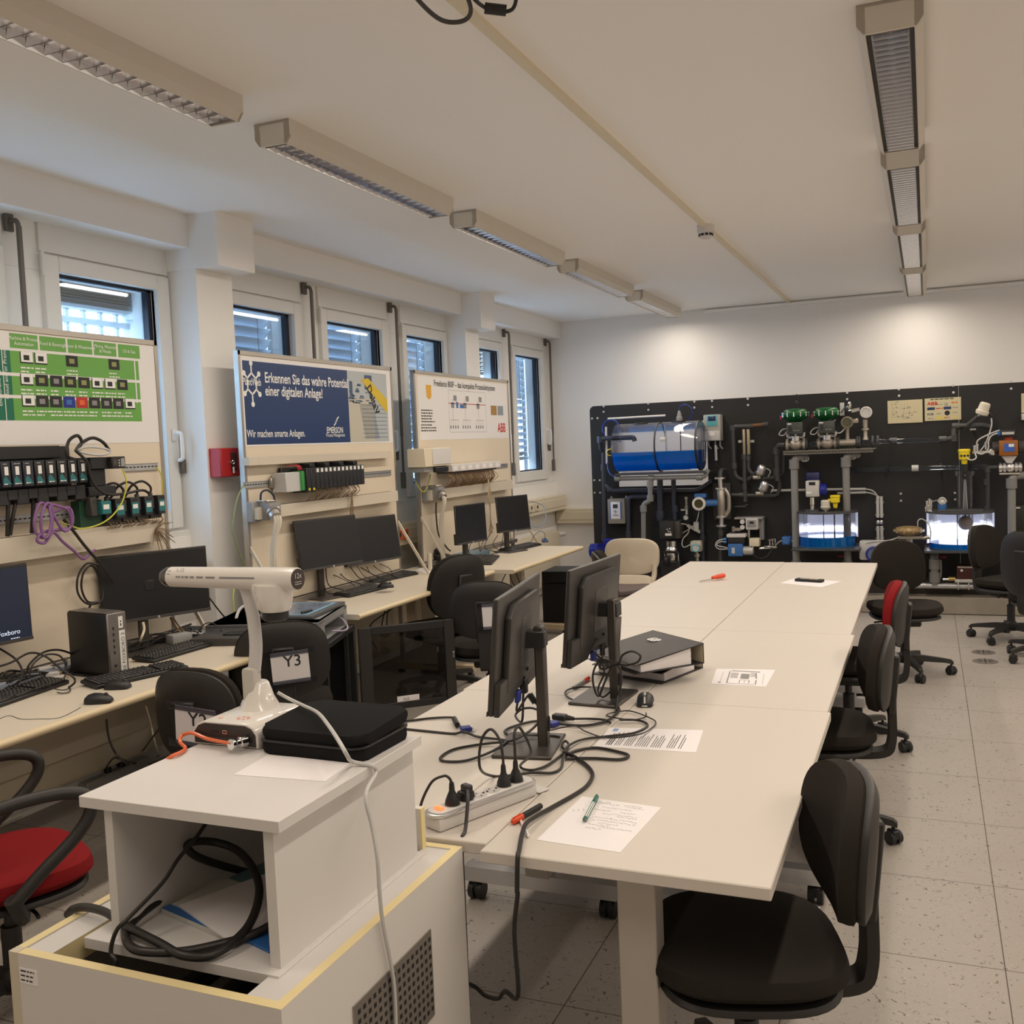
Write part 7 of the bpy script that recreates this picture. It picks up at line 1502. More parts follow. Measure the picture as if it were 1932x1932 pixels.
cable('coil of blue hose hanging left of the lying tank', P, .006, HOSE, name='hose', cat='hose')
cable('blue hose hanging below the yellow gauge beside the lying tank', [(-2.968,9.6,1.428), (-2.958,9.58,1.371), (-2.927,9.55,1.314), (-2.86,9.5,1.285)], .005, HOSE, name='hose', cat='hose')
pipe_thing('white rod running above the lying tank', [(-2.952,9.62,1.865), (-2.365,9.62,1.868)], .010, LACQ, 'conduit', 'conduit')
pipe_thing('white rod standing left of the lying tank', [(-2.986,9.66,1.786), (-2.991,9.66,1.416)], .011, LACQ, 'conduit', 'conduit')
def gauge(name, label, c, r, body, rim, face, stem=None, depth=.06, cat='transmitter', ax=(0, -1, 0), group=GRG, boxy=None):
    c = V(c); d = V(ax).normalized(); t = Thing(name, label, cat, c, 0, group)
    t.part('housing', MB().lathe([(r * .8, -depth), (r * .95, -depth * .6), (r * .95, 0)], c, d, 20), body)
    rg = t.part('rim', MB().lathe([(r * .95, -.004), (r, 0), (r, .018), (r * .80, .022), (r * .76, .016)], c, d, 24, False), rim)
    t.part('display', MB().cyl(c + d * .012, c + d * .015, r * .76, n=20), face, sub=rg)
    if stem: t.part('stem', MB().cyl(c - d * depth * .4, stem, .014, n=10), STEEL)
    return t
gauge('level_switch', 'small yellow round gauge with black face left of the lying tank', (-2.919,9.56,1.529), .036, BLACK, YELLOW, BLACK, (-2.908,9.6,1.599), .05)
# pipes round the lying tank
PVCB = mat('pvc_blue_grey', (.035, .04, .06), .35)
pipe_thing('dark grey inlet pipe of the lying tank with its long riser', [(-2.662,9.55,1.63), (-2.672,9.55,1.668), (-3.032,9.6,1.671), (-3.045,9.66,1.569), (-3.031,9.7,1.544), (-3.055,9.7,.652)], .024, PVCB, cup=(((-3.035,9.7,1.375), Z_), ((-3.032,9.6,1.662), Z_), ((-3.054,9.7,.664), Z_)))
pipe_thing('dark pipe branching right under the slot of the panel', [(-3.032,9.7,1.199), (-2.973,9.7,1.139), (-2.496,9.7,1.129), (-2.085,9.72,1.125), (-1.951,9.74,1.211)], .022, PVCB, cup=(((-2.979,9.7,1.145), X_),))
pipe_thing('mid grey pipe frame carrying the lying tank', [(-2.818,9.4,1.272), (-1.947,9.4,1.266), (-1.922,9.42,1.335)], .021, PVCL, 'pipe', cup=(((-2.472,9.4,1.269), X_), ((-2.002,9.4,1.262), X_), ((-2.807,9.4,1.272), X_)))
pipe_thing('mid grey stand pipe with an elbow below the lying tank', [(-2.478,9.4,1.258), (-2.488,9.4,1.046), (-2.554,9.4,1.024), (-2.572,9.42,.657)], .024, PVCL, 'stand_pipe', cup=(((-2.482,9.4,1.208), Z_), ((-2.486,9.4,1.074), Z_), ((-2.556,9.4,.974), Z_)))
pipe_thing('clear blue pipe dropping from the slot, wider of two', [(-2.45,9.66,1.239), (-2.458,9.66,.833)], .030, PVCB, cup=(((-2.456,9.66,.896), Z_),))
pipe_thing('clear blue pipe dropping from the slot, narrower of two', [(-2.319,9.68,1.235), (-2.321,9.68,.984), (-2.314,9.68,.83)], .024, PVCB, cup=(((-2.313,9.68,.95), Z_),))
pipe_thing('dark elbow pipe beside the grey keypad box', [(-2.797,9.68,.677), (-2.783,9.68,1.072), (-2.516,9.68,1.073)], .022, PVCB, cup=(((-2.796,9.68,.694), Z_),))
pipe_thing('dark vertical pipe right of the black controllers', [(-2.051,9.72,.943), (-2.06,9.72,.419)], .022, PVCB, cup=(((-2.056,9.72,.647), Z_),))
# keypad control box
t = Thing('control_box', 'grey wall box with a white and blue keypad, left on the panel', 'control box', (-2.89,9.6,.941), 0, GRG); y1 = 9.66
t.part('case', box_y(MB(), (-3.001,9.66,1.057), (-2.822,9.66,.805), 9.66, 9.80, .008), mat('box_taupe', (.26, .245, .21), .5))
f = t.part('keypad', box_y(MB(), (-2.98,9.66,1.028), (-2.857,9.66,.854), 9.655, 9.66, .002), LABEL)
m = MB().m(mat('keypad_blue', (.03, .10, .42), .4)); box_y(m, (-2.977,9.65,1.029), (-2.968,9.65,.856), 9.653, 9.655, 0); box_y(m, (-2.866,9.65,1.027), (-2.854,9.65,.855), 9.653, 9.655, 0)
for c in ((-2.918,9.653,.943), (-2.933,9.653,.928), (-2.918,9.653,.927), (-2.904,9.653,.927), (-2.919,9.653,.912), (-2.939,9.653,.894), (-2.924,9.653,.894), (-2.91,9.653,.894), (-2.895,9.653,.893)): m.obox(c, (.010, .003, .008))
t.part('keys', m, MBLUE, sub=f, smooth=False)
m = MB(); box_y(m, (-2.942,9.65,1.004), (-2.892,9.65,.963), 9.652, 9.655, .001); t.part('display', m, mat('lcd_dark', (.04, .05, .07), .2), sub=f)
t.part('top_knobs', MB().cyl((-2.968,9.7,1.057), (-2.967,9.7,1.08), .012, n=10).cyl((-2.811,9.7,1.06), (-2.81,9.7,1.083), .012, n=10), GREY)
# blue pump
t = Thing('pump_motor', 'bright blue pump motor on the floor plinth, left end of the panel', 'pump', (-3.029,9.45,.493), 0, None)
pc = Vector((-3.026,9.45,.556)); L0, L1 = (-3.132,9.45,.556)[0], (-2.8,9.45,.563)[0]; rp = .068
t.part('fan_cover', MB().lathe([(rp * .75, 0), (rp * 1.05, .012), (rp * 1.08, .09), (rp, .095)], (L0, 9.45, pc.z), X_, 24), BLUE)
m = MB().cyl((L0 + .09, 9.45, pc.z), (L1, 9.45, pc.z), rp * .86, n=24)
for k in range(28): a = 2 * PI * k / 28; m.obox((L0 + .20, 9.45 + rp * .9 * math.cos(a), pc.z + rp * .9 * math.sin(a)), (.20, .005, .018), Euler((a - PI / 2, 0, 0)))
t.part('finned_body', m, BLUE)
t.part('terminal_box', MB().box((L0 + .15, 9.40, pc.z + rp * .85), (L0 + .27, 9.50, pc.z + rp + .05), .006), BLUE)
t.part('foot', MB().box((L0 + .1, 9.40, .15), (L1 - .05, 9.50, pc.z - rp * .8)), BLUE)
t.part('flange', MB().cyl((L1, 9.45, pc.z), (L1 + .03, 9.45, pc.z), rp * 1.2, n=20), BLUE)
# grey transmitter with teal display
t = Thing('transmitter_box', 'light grey wall transmitter with a teal display, right of the lying tank', 'transmitter', (-1.908,9.6,1.726), 0, GRG)
t.part('case', box_y(MB(), (-2.003,9.66,1.855), (-1.841,9.66,1.601), 9.66, 9.80, .007), mat('transmitter_grey', (.40, .40, .38), .45))
f = t.part('panel', box_y(MB(), (-1.97,9.66,1.849), (-1.87,9.66,1.744), 9.655, 9.66, .001), TEAL); t.part('display', box_y(MB(), (-1.956,9.65,1.839), (-1.883,9.65,1.794), 9.652, 9.655, .001), mat('lcd_navy', (.02, .04, .12), .2), sub=f)
t.part('lower_cover', box_y(MB(), (-1.999,9.66,1.699), (-1.848,9.66,1.607), 9.654, 9.66, .003), LGREY); t.part('paper_label', box_y(MB(), (-1.951,9.65,1.686), (-1.898,9.65,1.653), 9.652, 9.654, 0), PAPER, smooth=False)
m = MB(); [m.tube([V(q), V(q) + Vector((0, 0, -.05)), V(q) + Vector((.02, .02, -.08))], .008, 6) for q in ((-1.969,9.72,1.606), (-1.904,9.72,1.603), (-1.858,9.72,1.601))]; t.part('cable_glands', m, GREY)
pipe_thing('short white rod below the grey transmitter', [(-1.903,9.72,1.558), (-1.901,9.72,1.411)], .013, LGREY, 'conduit', 'conduit')
cable('black cable below the short white rod', [(-1.901,9.72,1.411), (-1.908,9.72,1.385), (-1.876,9.72,1.35), (-1.841,9.74,1.326)], .004)
# flow meter
t = Thing('flow_meter', 'upright steel flow meter tube with a blue head and white round display', 'flow meter', (-1.846,9.6,.782), 0, GRG); xm = (-1.844,9.62,1.014)[0]
zz_ = [(-1.856,9.62,.782)[2], (-1.85,9.62,.869)[2], (-1.84,9.62,1.142)[2], (-1.848,9.62,1.242)[2]]
t.part('tube', MB().lathe([(.034, zz_[1]), (.040, zz_[1] + .01), (.044, (zz_[1] + zz_[2]) / 2), (.040, zz_[2] - .01), (.034, zz_[2])], (xm, 9.62, 0), n=20), STEEL)
m = MB(); m.pipe([(xm + .03, 9.62, zz_[1]), (xm + .075, 9.62, zz_[1] + .06), (xm + .075, 9.62, zz_[2] - .06), (xm + .03, 9.62, zz_[2])], .022, 10, .05); t.part('bypass_bend', m, STEEL)
m = MB()
for zq in (zz_[0], zz_[1], zz_[2], zz_[3]): m.lathe([(.052, -.008), (.052, .008)], (xm - .004, 9.62, zq), n=18)
m.cyl((xm - .004, 9.62, zz_[0]), (xm, 9.62, zz_[1]), .022, n=12).cyl((xm, 9.62, zz_[2]), (xm - .004, 9.62, zz_[3]), .022, n=12); t.part('flanges', m, ALU)
c = Vector((-2.035,9.5,1.006)); t.part('head_body', MB().cyl(c + Y_ * .02, c + Y_ * .09, .058, n=20).cyl(c + Vector((0, .05, 0)), (xm - .03, 9.62, c.z), .034, n=14).box(c + Vector((-.045, .0, .055)), c + Vector((.065, .07, .095)), .006), MBLUE)
f = t.part('display_ring', MB().lathe([(.062, .02), (.066, 0), (.064, -.015), (.045, -.018), (.042, -.010)], c, (0, 1, 0), 28, False), LACQ); t.part('display', MB().cyl(c - Y_ * .004, c - Y_ * .008, .043, n=20), mat('lcd_olive', (.06, .055, .02), .25), sub=f)
t.part('mount_plate', box_y(MB(), (-1.95,9.76,1.188), (-1.78,9.76,.829), 9.76, 9.80, .003), DGREY)
pipe_thing('dark pipe bend above the steel flow meter', [(-1.848,9.62,1.242), (-1.848,9.64,1.319), (-1.826,9.72,1.315)], .022, PVC)
pipe_thing('dark pipe below the steel flow meter', [(-1.856,9.62,.775), (-1.868,9.62,.444)], .020, PVC, cup=(((-1.858,9.62,.713), Z_),))
# rotameter pipework
pipe_thing('dark U shaped pipe run left of the rotameter', [(-1.532,9.7,1.726), (-1.729,9.7,1.731), (-1.729,9.72,1.352), (-1.717,9.72,1.251), (-1.658,9.72,1.216), (-1.592,9.72,1.22), (-1.522,9.7,1.28)], .021, PVC, cup=(((-1.729,9.7,1.718), Z_), ((-1.723,9.7,1.352), Z_)))
pipe_thing('dark pipe with an orange brown section above the rotameter', [(-1.597,9.7,1.729), (-1.403,9.7,1.738)], .018, mat('pipe_copper', (.16, .07, .025), .4), cup=(((-1.57,9.7,1.727), X_), ((-1.419,9.7,1.737), X_)), fit=PVC)
t = Thing('rotameter', 'twin steel rotameter tubes in the middle of the dark pipework', 'rotameter', (-1.603,9.68,1.459), 0, GRG)
m = MB(); box_y(m, (-1.635,9.68,1.701), (-1.61,9.68,1.46), 9.67, 9.72, .005); t.part('tube', m, mat('rotameter_steel', (.42, .36, .26), .35, metal=.5)); m = MB(); box_y(m, (-1.595,9.68,1.699), (-1.568,9.68,1.458), 9.67, 9.72, .005); t.part('tube', m, BM['rotameter_steel'])
t.part('clamps', MB().obox((-1.667,9.74,1.586), (.03, .06, .025)).obox((-1.553,9.74,1.583), (.03, .06, .025)), LGREY)
pipe_thing('dark pipe from the rotameter down to the lower tee', [(-1.626,9.7,1.46), (-1.628,9.7,1.227), (-1.629,9.7,1.005)], .020, PVC, cup=(((-1.627,9.7,1.438), Z_), ((-1.629,9.7,1.15), Z_), ((-1.628,9.7,1.077), Z_)))
pipe_thing('dark pipe right of the rotameter bending down', [(-1.588,9.7,1.458), (-1.589,9.7,1.315), (-1.555,9.7,1.27)], .018, PVC, cup=(((-1.589,9.7,1.425), Z_),))
pipe_thing('dark lower pipe run towards the blue meters', [(-1.757,9.7,1.074), (-1.549,9.7,1.065), (-1.462,9.7,1.058), (-1.323,9.7,1.06), (-1.299,9.7,1.153), (-1.318,9.7,1.241)], .018, PVC, cup=(((-1.653,9.7,1.072), X_),))
pipe_thing('dark upper pipe run right of the silver dome valves', [(-1.461,9.72,1.217), (-1.311,9.72,1.235), (-1.272,9.72,1.272), (-1.268,9.72,1.479)], .018, PVC)
pipe_thing('dark riser right of the dome valves bending into the valve row', [(-1.314,9.66,1.199), (-1.317,9.66,1.504), (-1.293,9.64,1.536), (-1.222,9.58,1.534)], .026, PVC, cup=(((-1.32,9.66,1.287), Z_), ((-1.318,9.66,1.483), Z_)))
t = Thing('toggle_fitting', 'small dark valve handle under the lower tee', 'valve', (-1.672,9.7,.961), 0, GRG); t.part('body', MB().obox((-1.67,9.72,.958), (.13, .03, .02), None, .004).obox((-1.62,9.72,.965), (.03, .03, .03), None, .004), PVC)
for k, (q, lab) in enumerate((((-1.454,9.6,1.315), 'upper of the two silver dome valves right of the rotameter'), ((-1.432,9.6,1.162), 'lower of the two silver dome valves right of the rotameter'))):
    q = Vector(q); t = Thing('dome_valve', lab, 'valve', q, 0, GRG); d = Vector((.35, -.1, .9)).normalized()
    t.part('dome', MB().lathe([(.040, -.03), (.042, .0), (.040, .02), (.030, .038), (.012, .045), (.001, .046)], q, d, 20), ALU); t.part('body', MB().lathe([(.018, -.09), (.024, -.06), (.046, -.045), (.046, -.03)], q, d, 16).cyl(q - d * .08 - X_ * .05, q - d * .08 + X_ * .02, .020, n=12), STEEL)
    t.part('hose', MB().tube([q + d * .01 + X_ * .04, q + Vector((.085, -.01, -.02)), q + Vector((.06, 0, -.07))], .004, 6), LGREY)
# positioner with two gauges
t = Thing('valve_positioner', 'grey valve positioner on a bent grey plate with two small gauges', 'positioner', (-1.556,9.6,.78), 0, GRG)
t.part('bracket', box_y(MB(), (-1.503,9.72,.857), (-1.463,9.72,.635), 9.70, 9.78, .004), GREY); t.part('shelf', box_y(MB(), (-1.724,9.7,.859), (-1.457,9.7,.841), 9.62, 9.78, .003), GREY)
t.part('case', box_y(MB(), (-1.616,9.6,.855), (-1.498,9.6,.741), 9.60, 9.72, .012), LGREY); m = MB(); box_y(m, (-1.598,9.6,.835), (-1.519,9.6,.769), 9.594, 9.60, .004); t.part('cover', m, GREY); m = MB(); box_y(m, (-1.575,9.59,.823), (-1.538,9.59,.8), 9.592, 9.594, 0); t.part('display', m, BLACK, smooth=False)
for c in ((-1.646,9.6,.819), (-1.647,9.6,.766)): t.part('gauge', MB().cyl(V(c) + Y_ * .02, c, .022, n=16), LACQ)
t.part('connectors', MB().obox((-1.697,9.62,.746), (.07, .05, .03), None, .005).cyl((-1.737,9.64,.772), (-1.738,9.64,.722), .020, n=12).cyl((-1.588,9.62,.74), (-1.59,9.62,.657), .012, n=8), STEEL)
# blue control actuator with fittings
t = Thing('valve_actuator', 'blue and cream valve actuator with chrome fittings on the lower panel', 'actuator', (-1.635,9.6,.481), 0, GRG)
t.part('top_cover', box_y(MB(), (-1.788,9.54,.707), (-1.609,9.54,.674), 9.54, 9.68, .006), LACQ); t.part('black_box', box_y(MB(), (-1.779,9.55,.673), (-1.623,9.55,.614), 9.55, 9.68, .004), BLACKM)
t.part('blue_body', box_y(MB(), (-1.775,9.52,.614), (-1.637,9.52,.496), 9.52, 9.66, .008), MBLUE); m = MB(); box_y(m, (-1.738,9.52,.579), (-1.709,9.52,.524), 9.517, 9.52, 0); t.part('type_plate', m, LGREY, smooth=False)
t.part('cylinder', MB().cyl((-1.651,9.58,.545), (-1.543,9.58,.545), .042, n=18), mat('actuator_silver', (.5, .49, .46), .4, metal=.3)); t.part('valve_block', box_y(MB(), (-1.58,9.56,.663), (-1.485,9.56,.586), 9.56, 9.66, .006), CREAM)
m = MB(); [m.obox((-1.384,9.6,.581), (.12, .05, .02), None, .004)]; [m.cyl(q, V(q) + Vector((0, 0, .055)), .009, n=8) for q in ((-1.392,9.58,.594), (-1.367,9.58,.6), (-1.343,9.58,.603))]; [m.lathe([(.016, .05), (.016, .058)], q, n=10) for q in ((-1.392,9.58,.594), (-1.367,9.58,.6), (-1.343,9.58,.603))]; m.cyl((-1.492,9.6,.565), (-1.331,9.6,.576), .012, n=8); t.part('manifold', m, CHROME)
m = MB(); m.tube([(-1.803,9.56,.663), (-1.872,9.54,.643), (-1.895,9.54,.599), (-1.863,9.54,.565), (-1.78,9.54,.565)], .005, 6); m.tube([(-1.804,9.56,.635), (-1.856,9.54,.632), (-1.879,9.54,.599), (-1.78,9.54,.577)], .005, 6); t.part('hoses', m, LGREY)
m = MB().cyl((-1.818,9.56,.658), (-1.793,9.56,.658), .012, n=8).cyl((-1.819,9.56,.63), (-1.793,9.56,.63), .012, n=8); t.part('blue_plugs', m, mat('plug_blue', (.04, .20, .55), .35))
cable('black cable sagging below the chrome manifold', [(-1.56,9.56,.586), (-1.539,9.55,.51), (-1.476,9.55,.472), (-1.412,9.56,.498), (-1.371,9.58,.562)], .006)
cable('grey hose from the chrome manifold to the blue sensor', [(-1.341,9.6,.592), (-1.309,9.6,.625), (-1.271,9.6,.641)], .005, LGREY)
t = Thing('pressure_sensor', 'small blue box sensor left of the first stand pipe', 'sensor', (-1.24,9.6,.636), 0, GRG); t.part('body', box_y(MB(), (-1.276,9.56,.678), (-1.193,9.56,.601), 9.56, 9.66, .010), MBLUE); t.part('cap', MB().cyl((-1.235,9.56,.64), (-1.232,9.54,.642), .030, n=16), mat('cap_blue', (.05, .18, .5), .35)); t.part('nipple', MB().cyl((-1.198,9.6,.636), (-1.166,9.6,.636), .012, n=8), CHROME)
# black drive and chrome pump
t = Thing('pump_drive', 'black pump drive box with a white label on the lower left panel', 'drive', (-2.334,9.5,.671), 0, GRG); t.part('case', box_y(MB(), (-2.436,9.52,.837), (-2.293,9.52,.669), 9.52, 9.76, .006), BLACKM); t.part('side_box', box_y(MB(), (-2.293,9.54,.834), (-2.239,9.54,.666), 9.54, 9.76, .004), DGREY)
m = MB().m(LABEL); box_y(m, (-2.379,9.52,.72), (-2.315,9.52,.697), 9.517, 9.52, 0); [m.obox(c, (.009, .002, .012)) for c in ((-2.358,9.518,.759), (-2.333,9.518,.765), (-2.345,9.518,.739), (-2.327,9.518,.734))]; t.part('markings', m, LABEL, smooth=False)
t = Thing('stage_pump', 'chrome vertical pump below the black drive box', 'pump', (-2.318,9.5,.456), 0, GRG); q = Vector((-2.329,9.55,.643)); zb_ = (-2.336,9.55,.45)[2]
t.part('upper_sleeve', MB().lathe([(.052, 0), (.052, -.05), (.045, -.055), (.060, -.075), (.060, -.095)], q, n=20), CHROME); t.part('ring_plate', MB().obox(q + Vector((.01, 0, -.105)), (.16, .13, .018)), BLACK); t.part('lower_sleeve', MB().lathe([(.050, -.115), (.056, -.15), (.052, -.19), (.055, zb_ - q.z)], q, n=20), CHROME)
for x in (-.06, .075): t.part('tie_rod', MB().cyl(q + Vector((x, -.04, -.11)), q + Vector((x, -.04, zb_ - q.z)), .006, n=8), GREY)
t.part('base', MB().box((q.x - .09, 9.46, .15), (q.x + .10, 9.64, zb_), .006), BLACK)
t.part('inlet', MB().lathe([(.03, 0), (.05, .02), (.05, .05), (.03, .06)], (-2.385,9.45,.462), X_, 14), BLACK)
gauge('pressure_transmitter', 'dark green pressure transmitter in the middle of the lower panel', (-2.186,9.6,.866), .030, mat('housing_dark_green', (.02, .035, .03), .4), BM['housing_dark_green'], LGREY, (-2.189,9.66,1.017), .09)
t = Thing('pipe_fitting', 'thin steel stem with a grey valve above the dark green transmitter', 'fitting', (-2.19,9.66,.995), 0, GRG); t.part('stem', MB().lathe([(.016, 0), (.02, .01), (.02, .03), (.012, .035), (.012, .09), (.018, .095), (.018, .12)], (-2.187,9.64,.945), n=12), STEEL)
m = MB(); box_y(m, (-2.264,9.7,.941), (-2.215,9.7,.924), 9.72, 9.725, 0); single('tag_plate', m, LABEL, 'small white tag plate beside the dark green transmitter', 'tag', smooth=False)
t = gauge('pressure_transmitter', 'cream pressure transmitter with a teal ring, low on the left panel', (-2.085,9.54,.576), .042, mat('transmitter_beige', (.52, .50, .42), .45), TEAL, LGREY, (-2.086,9.58,.459), .09)
t.part('upper_case', MB().obox((-2.097,9.62,.584), (.11, .10, .11), None, .02, 2), BM['transmitter_beige']); t.part('manifold', MB().lathe([(.03, 0), (.03, -.03), (.018, -.035), (.018, -.07)], (-2.084,9.58,.515), n=14), STEEL)
cable('grey cable hanging from the round display of the flow meter', [(-2.051,9.56,.927), (-2.069,9.58,.864), (-2.101,9.62,.805), (-2.163,9.66,.756), (-2.244,9.66,.705)], .005, LGREY)
cable('grey cable coiled between the drive box and the cream transmitter', [(-2.239,9.6,.805), (-2.192,9.62,.796), (-2.165,9.62,.76), (-2.183,9.64,.707), (-2.221,9.6,.66), (-2.231,9.58,.606), (-2.203,9.56,.579), (-2.145,9.56,.605)], .005, LGREY)
t = Thing('terminal_strip', 'small grey terminal strip on the lower left panel', 'terminal strip', (-2.137,9.7,.752), 0, GRG); t.part('strip', MB().obox((-2.141,9.74,.743), (.15, .04, .03), Euler((0, .5, 0)), .003).obox((-2.117,9.74,.765), (.05, .05, .09), None, .003), LGREY)

# ---------------------------------------------------------------- valve row on its shelf
t = Thing('pipe_shelf', 'perforated steel shelf carrying the row of green topped valves', 'shelf', (-.84,9.5,1.446)); SHS = mat('shelf_steel', (.20, .19, .17), .45, metal=.4); m = MB().m(SHS); zs1, zs0 = (-1.206,9.42,1.473)[2], (-1.206,9.42,1.446)[2]; xs0, xs1 = (-1.224,9.42,1.474)[0], (-.448,9.42,1.464)[0]; m.box((xs0, 9.42, zs0), (xs1, 9.425, zs1)).box((xs0, 9.40, zs1), (xs1 + .02, 9.66, zs1 + .010))
a, b = Vector((xs0 + .02, 9.4195, 0)), Vector((xs1 - .02, 9.4195, 0)); m.m(BLACK)
for k in range(26): c = a.lerp(b, (k + .5) / 26); c.z = (zs0 + zs1) / 2; m.obox(c, (.010, .001, .007))
t.part('angle_rail', m, SHS, smooth=False)
def flange(m, x, y, z, r=.05, w=.016):
    m.cyl((x - w / 2, y, z), (x + w / 2, y, z), r, n=20)
zl = (-.933,9.5,1.538)[2]
def green_valve(label, cx, cyl_top, px):
    t = Thing('control_valve', label, 'valve', (cx, 9.5, zl), 0, 'green topped control valves')
    z0 = cyl_top
    t.part('diaphragm_top', MB().lathe([(.115, -.028), (.120, -.015), (.120, -.004), (.105, .004), (.100, .022), (.085, .034), (.03, .040), (.001, .040)], (cx, 9.5, z0), n=32), GREEN)
    t.part('diaphragm_base', MB().lathe([(.03, -.10), (.06, -.075), (.105, -.045), (.118, -.030)], (cx, 9.5, z0), n=32), GREEN)
    m = MB(); [m.cyl((cx + .116 * math.cos(2 * PI * k / 12), 9.5 + .116 * math.sin(2 * PI * k / 12), z0 - .035), (cx + .116 * math.cos(2 * PI * k / 12), 9.5 + .116 * math.sin(2 * PI * k / 12), z0 + .006), .006, n=6) for k in range(12)]; t.part('rim_bolts', m, ALU)
    t.part('red_plug', MB().cyl((cx - .125, 9.46, z0 - .05), (cx - .125, 9.46, z0 - .02), .008, n=8), RED)
    p = t.part('positioner', MB().box((cx - .065, 9.36, z0 - .195), (cx + .075, 9.47, z0 - .085), .008, 2), mat('positioner_dark', (.05, .06, .058), .4) if 'positioner_dark' not in BM else BM['positioner_dark'])
    m = MB().m(LABEL).box((cx - .055, 9.358, z0 - .105), (cx - .02, 9.36, z0 - .095)).m(BLACK).box((cx - .045, 9.356, z0 - .17), (cx - .02, 9.36, z0 - .12)).m(GREY).box((cx + .0, 9.357, z0 - .165), (cx + .02, 9.36, z0 - .158)).box((cx + .03, 9.357, z0 - .165), (cx + .05, 9.36, z0 - .158)); t.part('markings', m, LABEL, sub=p, smooth=False)
    m = MB(); 
    for sx in (-1, 1): m.tube([(cx + sx * .075, 9.5, z0 - .18), (cx + sx * .068, 9.5, z0 - .22), (cx + sx * .035, 9.5, zl + .07)], .013, 8)
    m.lathe([(.04, .03), (.042, .075), (.03, .08)], (cx, 9.5, zl), n=16).cyl((cx, 9.5, zl + .05), (cx, 9.5, z0 - .1), .010, n=8); t.part('yoke', m, ALU)
    m = MB().ball((cx, 9.5, zl), .055, (1.15, .9, .95)); [flange(m, cx + s_ * .075, 9.5, zl, .055, .022) for s_ in (-1, 1)]; m.cyl((cx - .085, 9.5, zl), (cx + .085, 9.5, zl), .03, n=14); t.part('body', m, mat('valve_steel', (.42, .38, .33), .4, metal=.5) if 'valve_steel' not in BM else BM['valve_steel'])
    t.part('hose', MB().tube([(cx - .065, 9.42, z0 - .14), (cx - .11, 9.42, z0 - .15), (cx - .14, 9.43, z0 - .19), (cx - .10, 9.43, z0 - .20), (cx - .065, 9.42, z0 - .16)], .005, 6), LGREY)
green_valve('left control valve with a green round top on the steel shelf', (-1.121,9.5,1.546)[0], (-1.115,9.5,1.828)[2], 0)
green_valve('right control valve with a green round top on the steel shelf', (-.844,9.5,1.535)[0], (-.838,9.5,1.826)[2], 0)
VST = BM['valve_steel']
pipe_thing('clear pipe with dark flanges running through the valve row', [((-1.052,9.5,1.54)[0], 9.5, zl), ((-.4,9.5,1.515)[0], 9.5, zl)], .028, CLEARP)
m = MB()
for x in ((-1.022,9.5,1.539)[0], (-.933,9.5,1.536)[0], (-.762,9.5,1.529)[0], (-.745,9.5,1.528)[0], (-.583,9.5,1.522)[0], (-.565,9.5,1.521)[0], (-.454,9.5,1.517)[0], (-.411,9.5,1.515)[0]): flange(m, x, 9.5, zl, .055, .016)
single('pipe_flanges', m, PVC, 'dark bolted flanges between the valves on the steel shelf', 'flanges')
t = Thing('flow_transmitter', 'round dark faced transmitter on a steel neck between the valves and the white one', 'transmitter', ((-.669,9.5,1.528)[0], 9.5, zl), 0, GRG); x = (-.669,9.5,1.528)[0]; c = Vector((-.666,9.46,1.72))
t.part('body', MB().cyl((x - .07, 9.5, zl), (x + .07, 9.5, zl), .032, n=14).lathe([(.018, .02), (.016, .10), (.024, .13)], (x, 9.5, zl), n=14), VST); t.part('head', MB().cyl(c, c + Y_ * .10, .052, n=20).obox(c + Vector((.07, .05, .01)), (.05, .04, .04), None, .006), VST)
f = t.part('rim', MB().lathe([(.050, .0), (.055, -.004), (.053, -.018), (.040, -.02), (.038, -.012)], c, (0, 1, 0), 24, False), mat('rim_olive', (.20, .18, .13), .4, metal=.3)); t.part('display', MB().cyl(c - Y_ * .006, c - Y_ * .010, .039, n=18), mat('glass_olive', (.10, .10, .07), .2), sub=f)
t.part('hose', MB().tube([c + Vector((-.02, 0, -.05)), c + Vector((-.06, -.02, -.09)), c + Vector((-.12, -.02, -.08)), c + Vector((-.14, 0, -.02)), c + Vector((-.10, 0, .03))], .005, 6), LGREY)
t = gauge('pressure_transmitter', 'white round transmitter high on a dark stem right of the valve row', (-.504,9.46,1.802), .052, LACQ, LACQ, LGREY, None, .09)
x = (-.516,9.5,1.522)[0]; t.part('stem', MB().lathe([(.03, .02), (.018, .05), (.018, .10), (.032, .105), (.032, .12), (.020, .125), (.022, .20)], (x, 9.5, zl), n=14), VST); t.part('side_port', MB().cyl((-.56,9.5,1.833), (-.623,9.5,1.821), .018, n=10), CHROME)
t = Thing('mounting_plate', 'small grey plate with chrome fittings above the valve row', 'plate', (-.731,9.7,1.842), 0, GRG); t.part('plate', box_y(MB(), (-.748,9.74,1.906), (-.711,9.74,1.786), 9.74, 9.78, .002), LGREY); m = MB(); m.lathe([(.022, -.03), (.026, 0), (.018, .03), (.008, .05)], (-.662,9.66,1.862), (.2, -.3, .9), 12).cyl((-.655,9.62,1.824), (-.592,9.56,1.832), .012, n=8).obox((-.621,9.6,1.822), (.04, .03, .03), None, .004); t.part('fittings', m, CHROME)
cable('black air hose arching from the right valve to the plate', [(-1.02,9.46,1.681), (-.923,9.44,1.698), (-.829,9.44,1.74), (-.74,9.5,1.79), (-.693,9.6,1.857), (-.661,9.64,1.886)], .007)
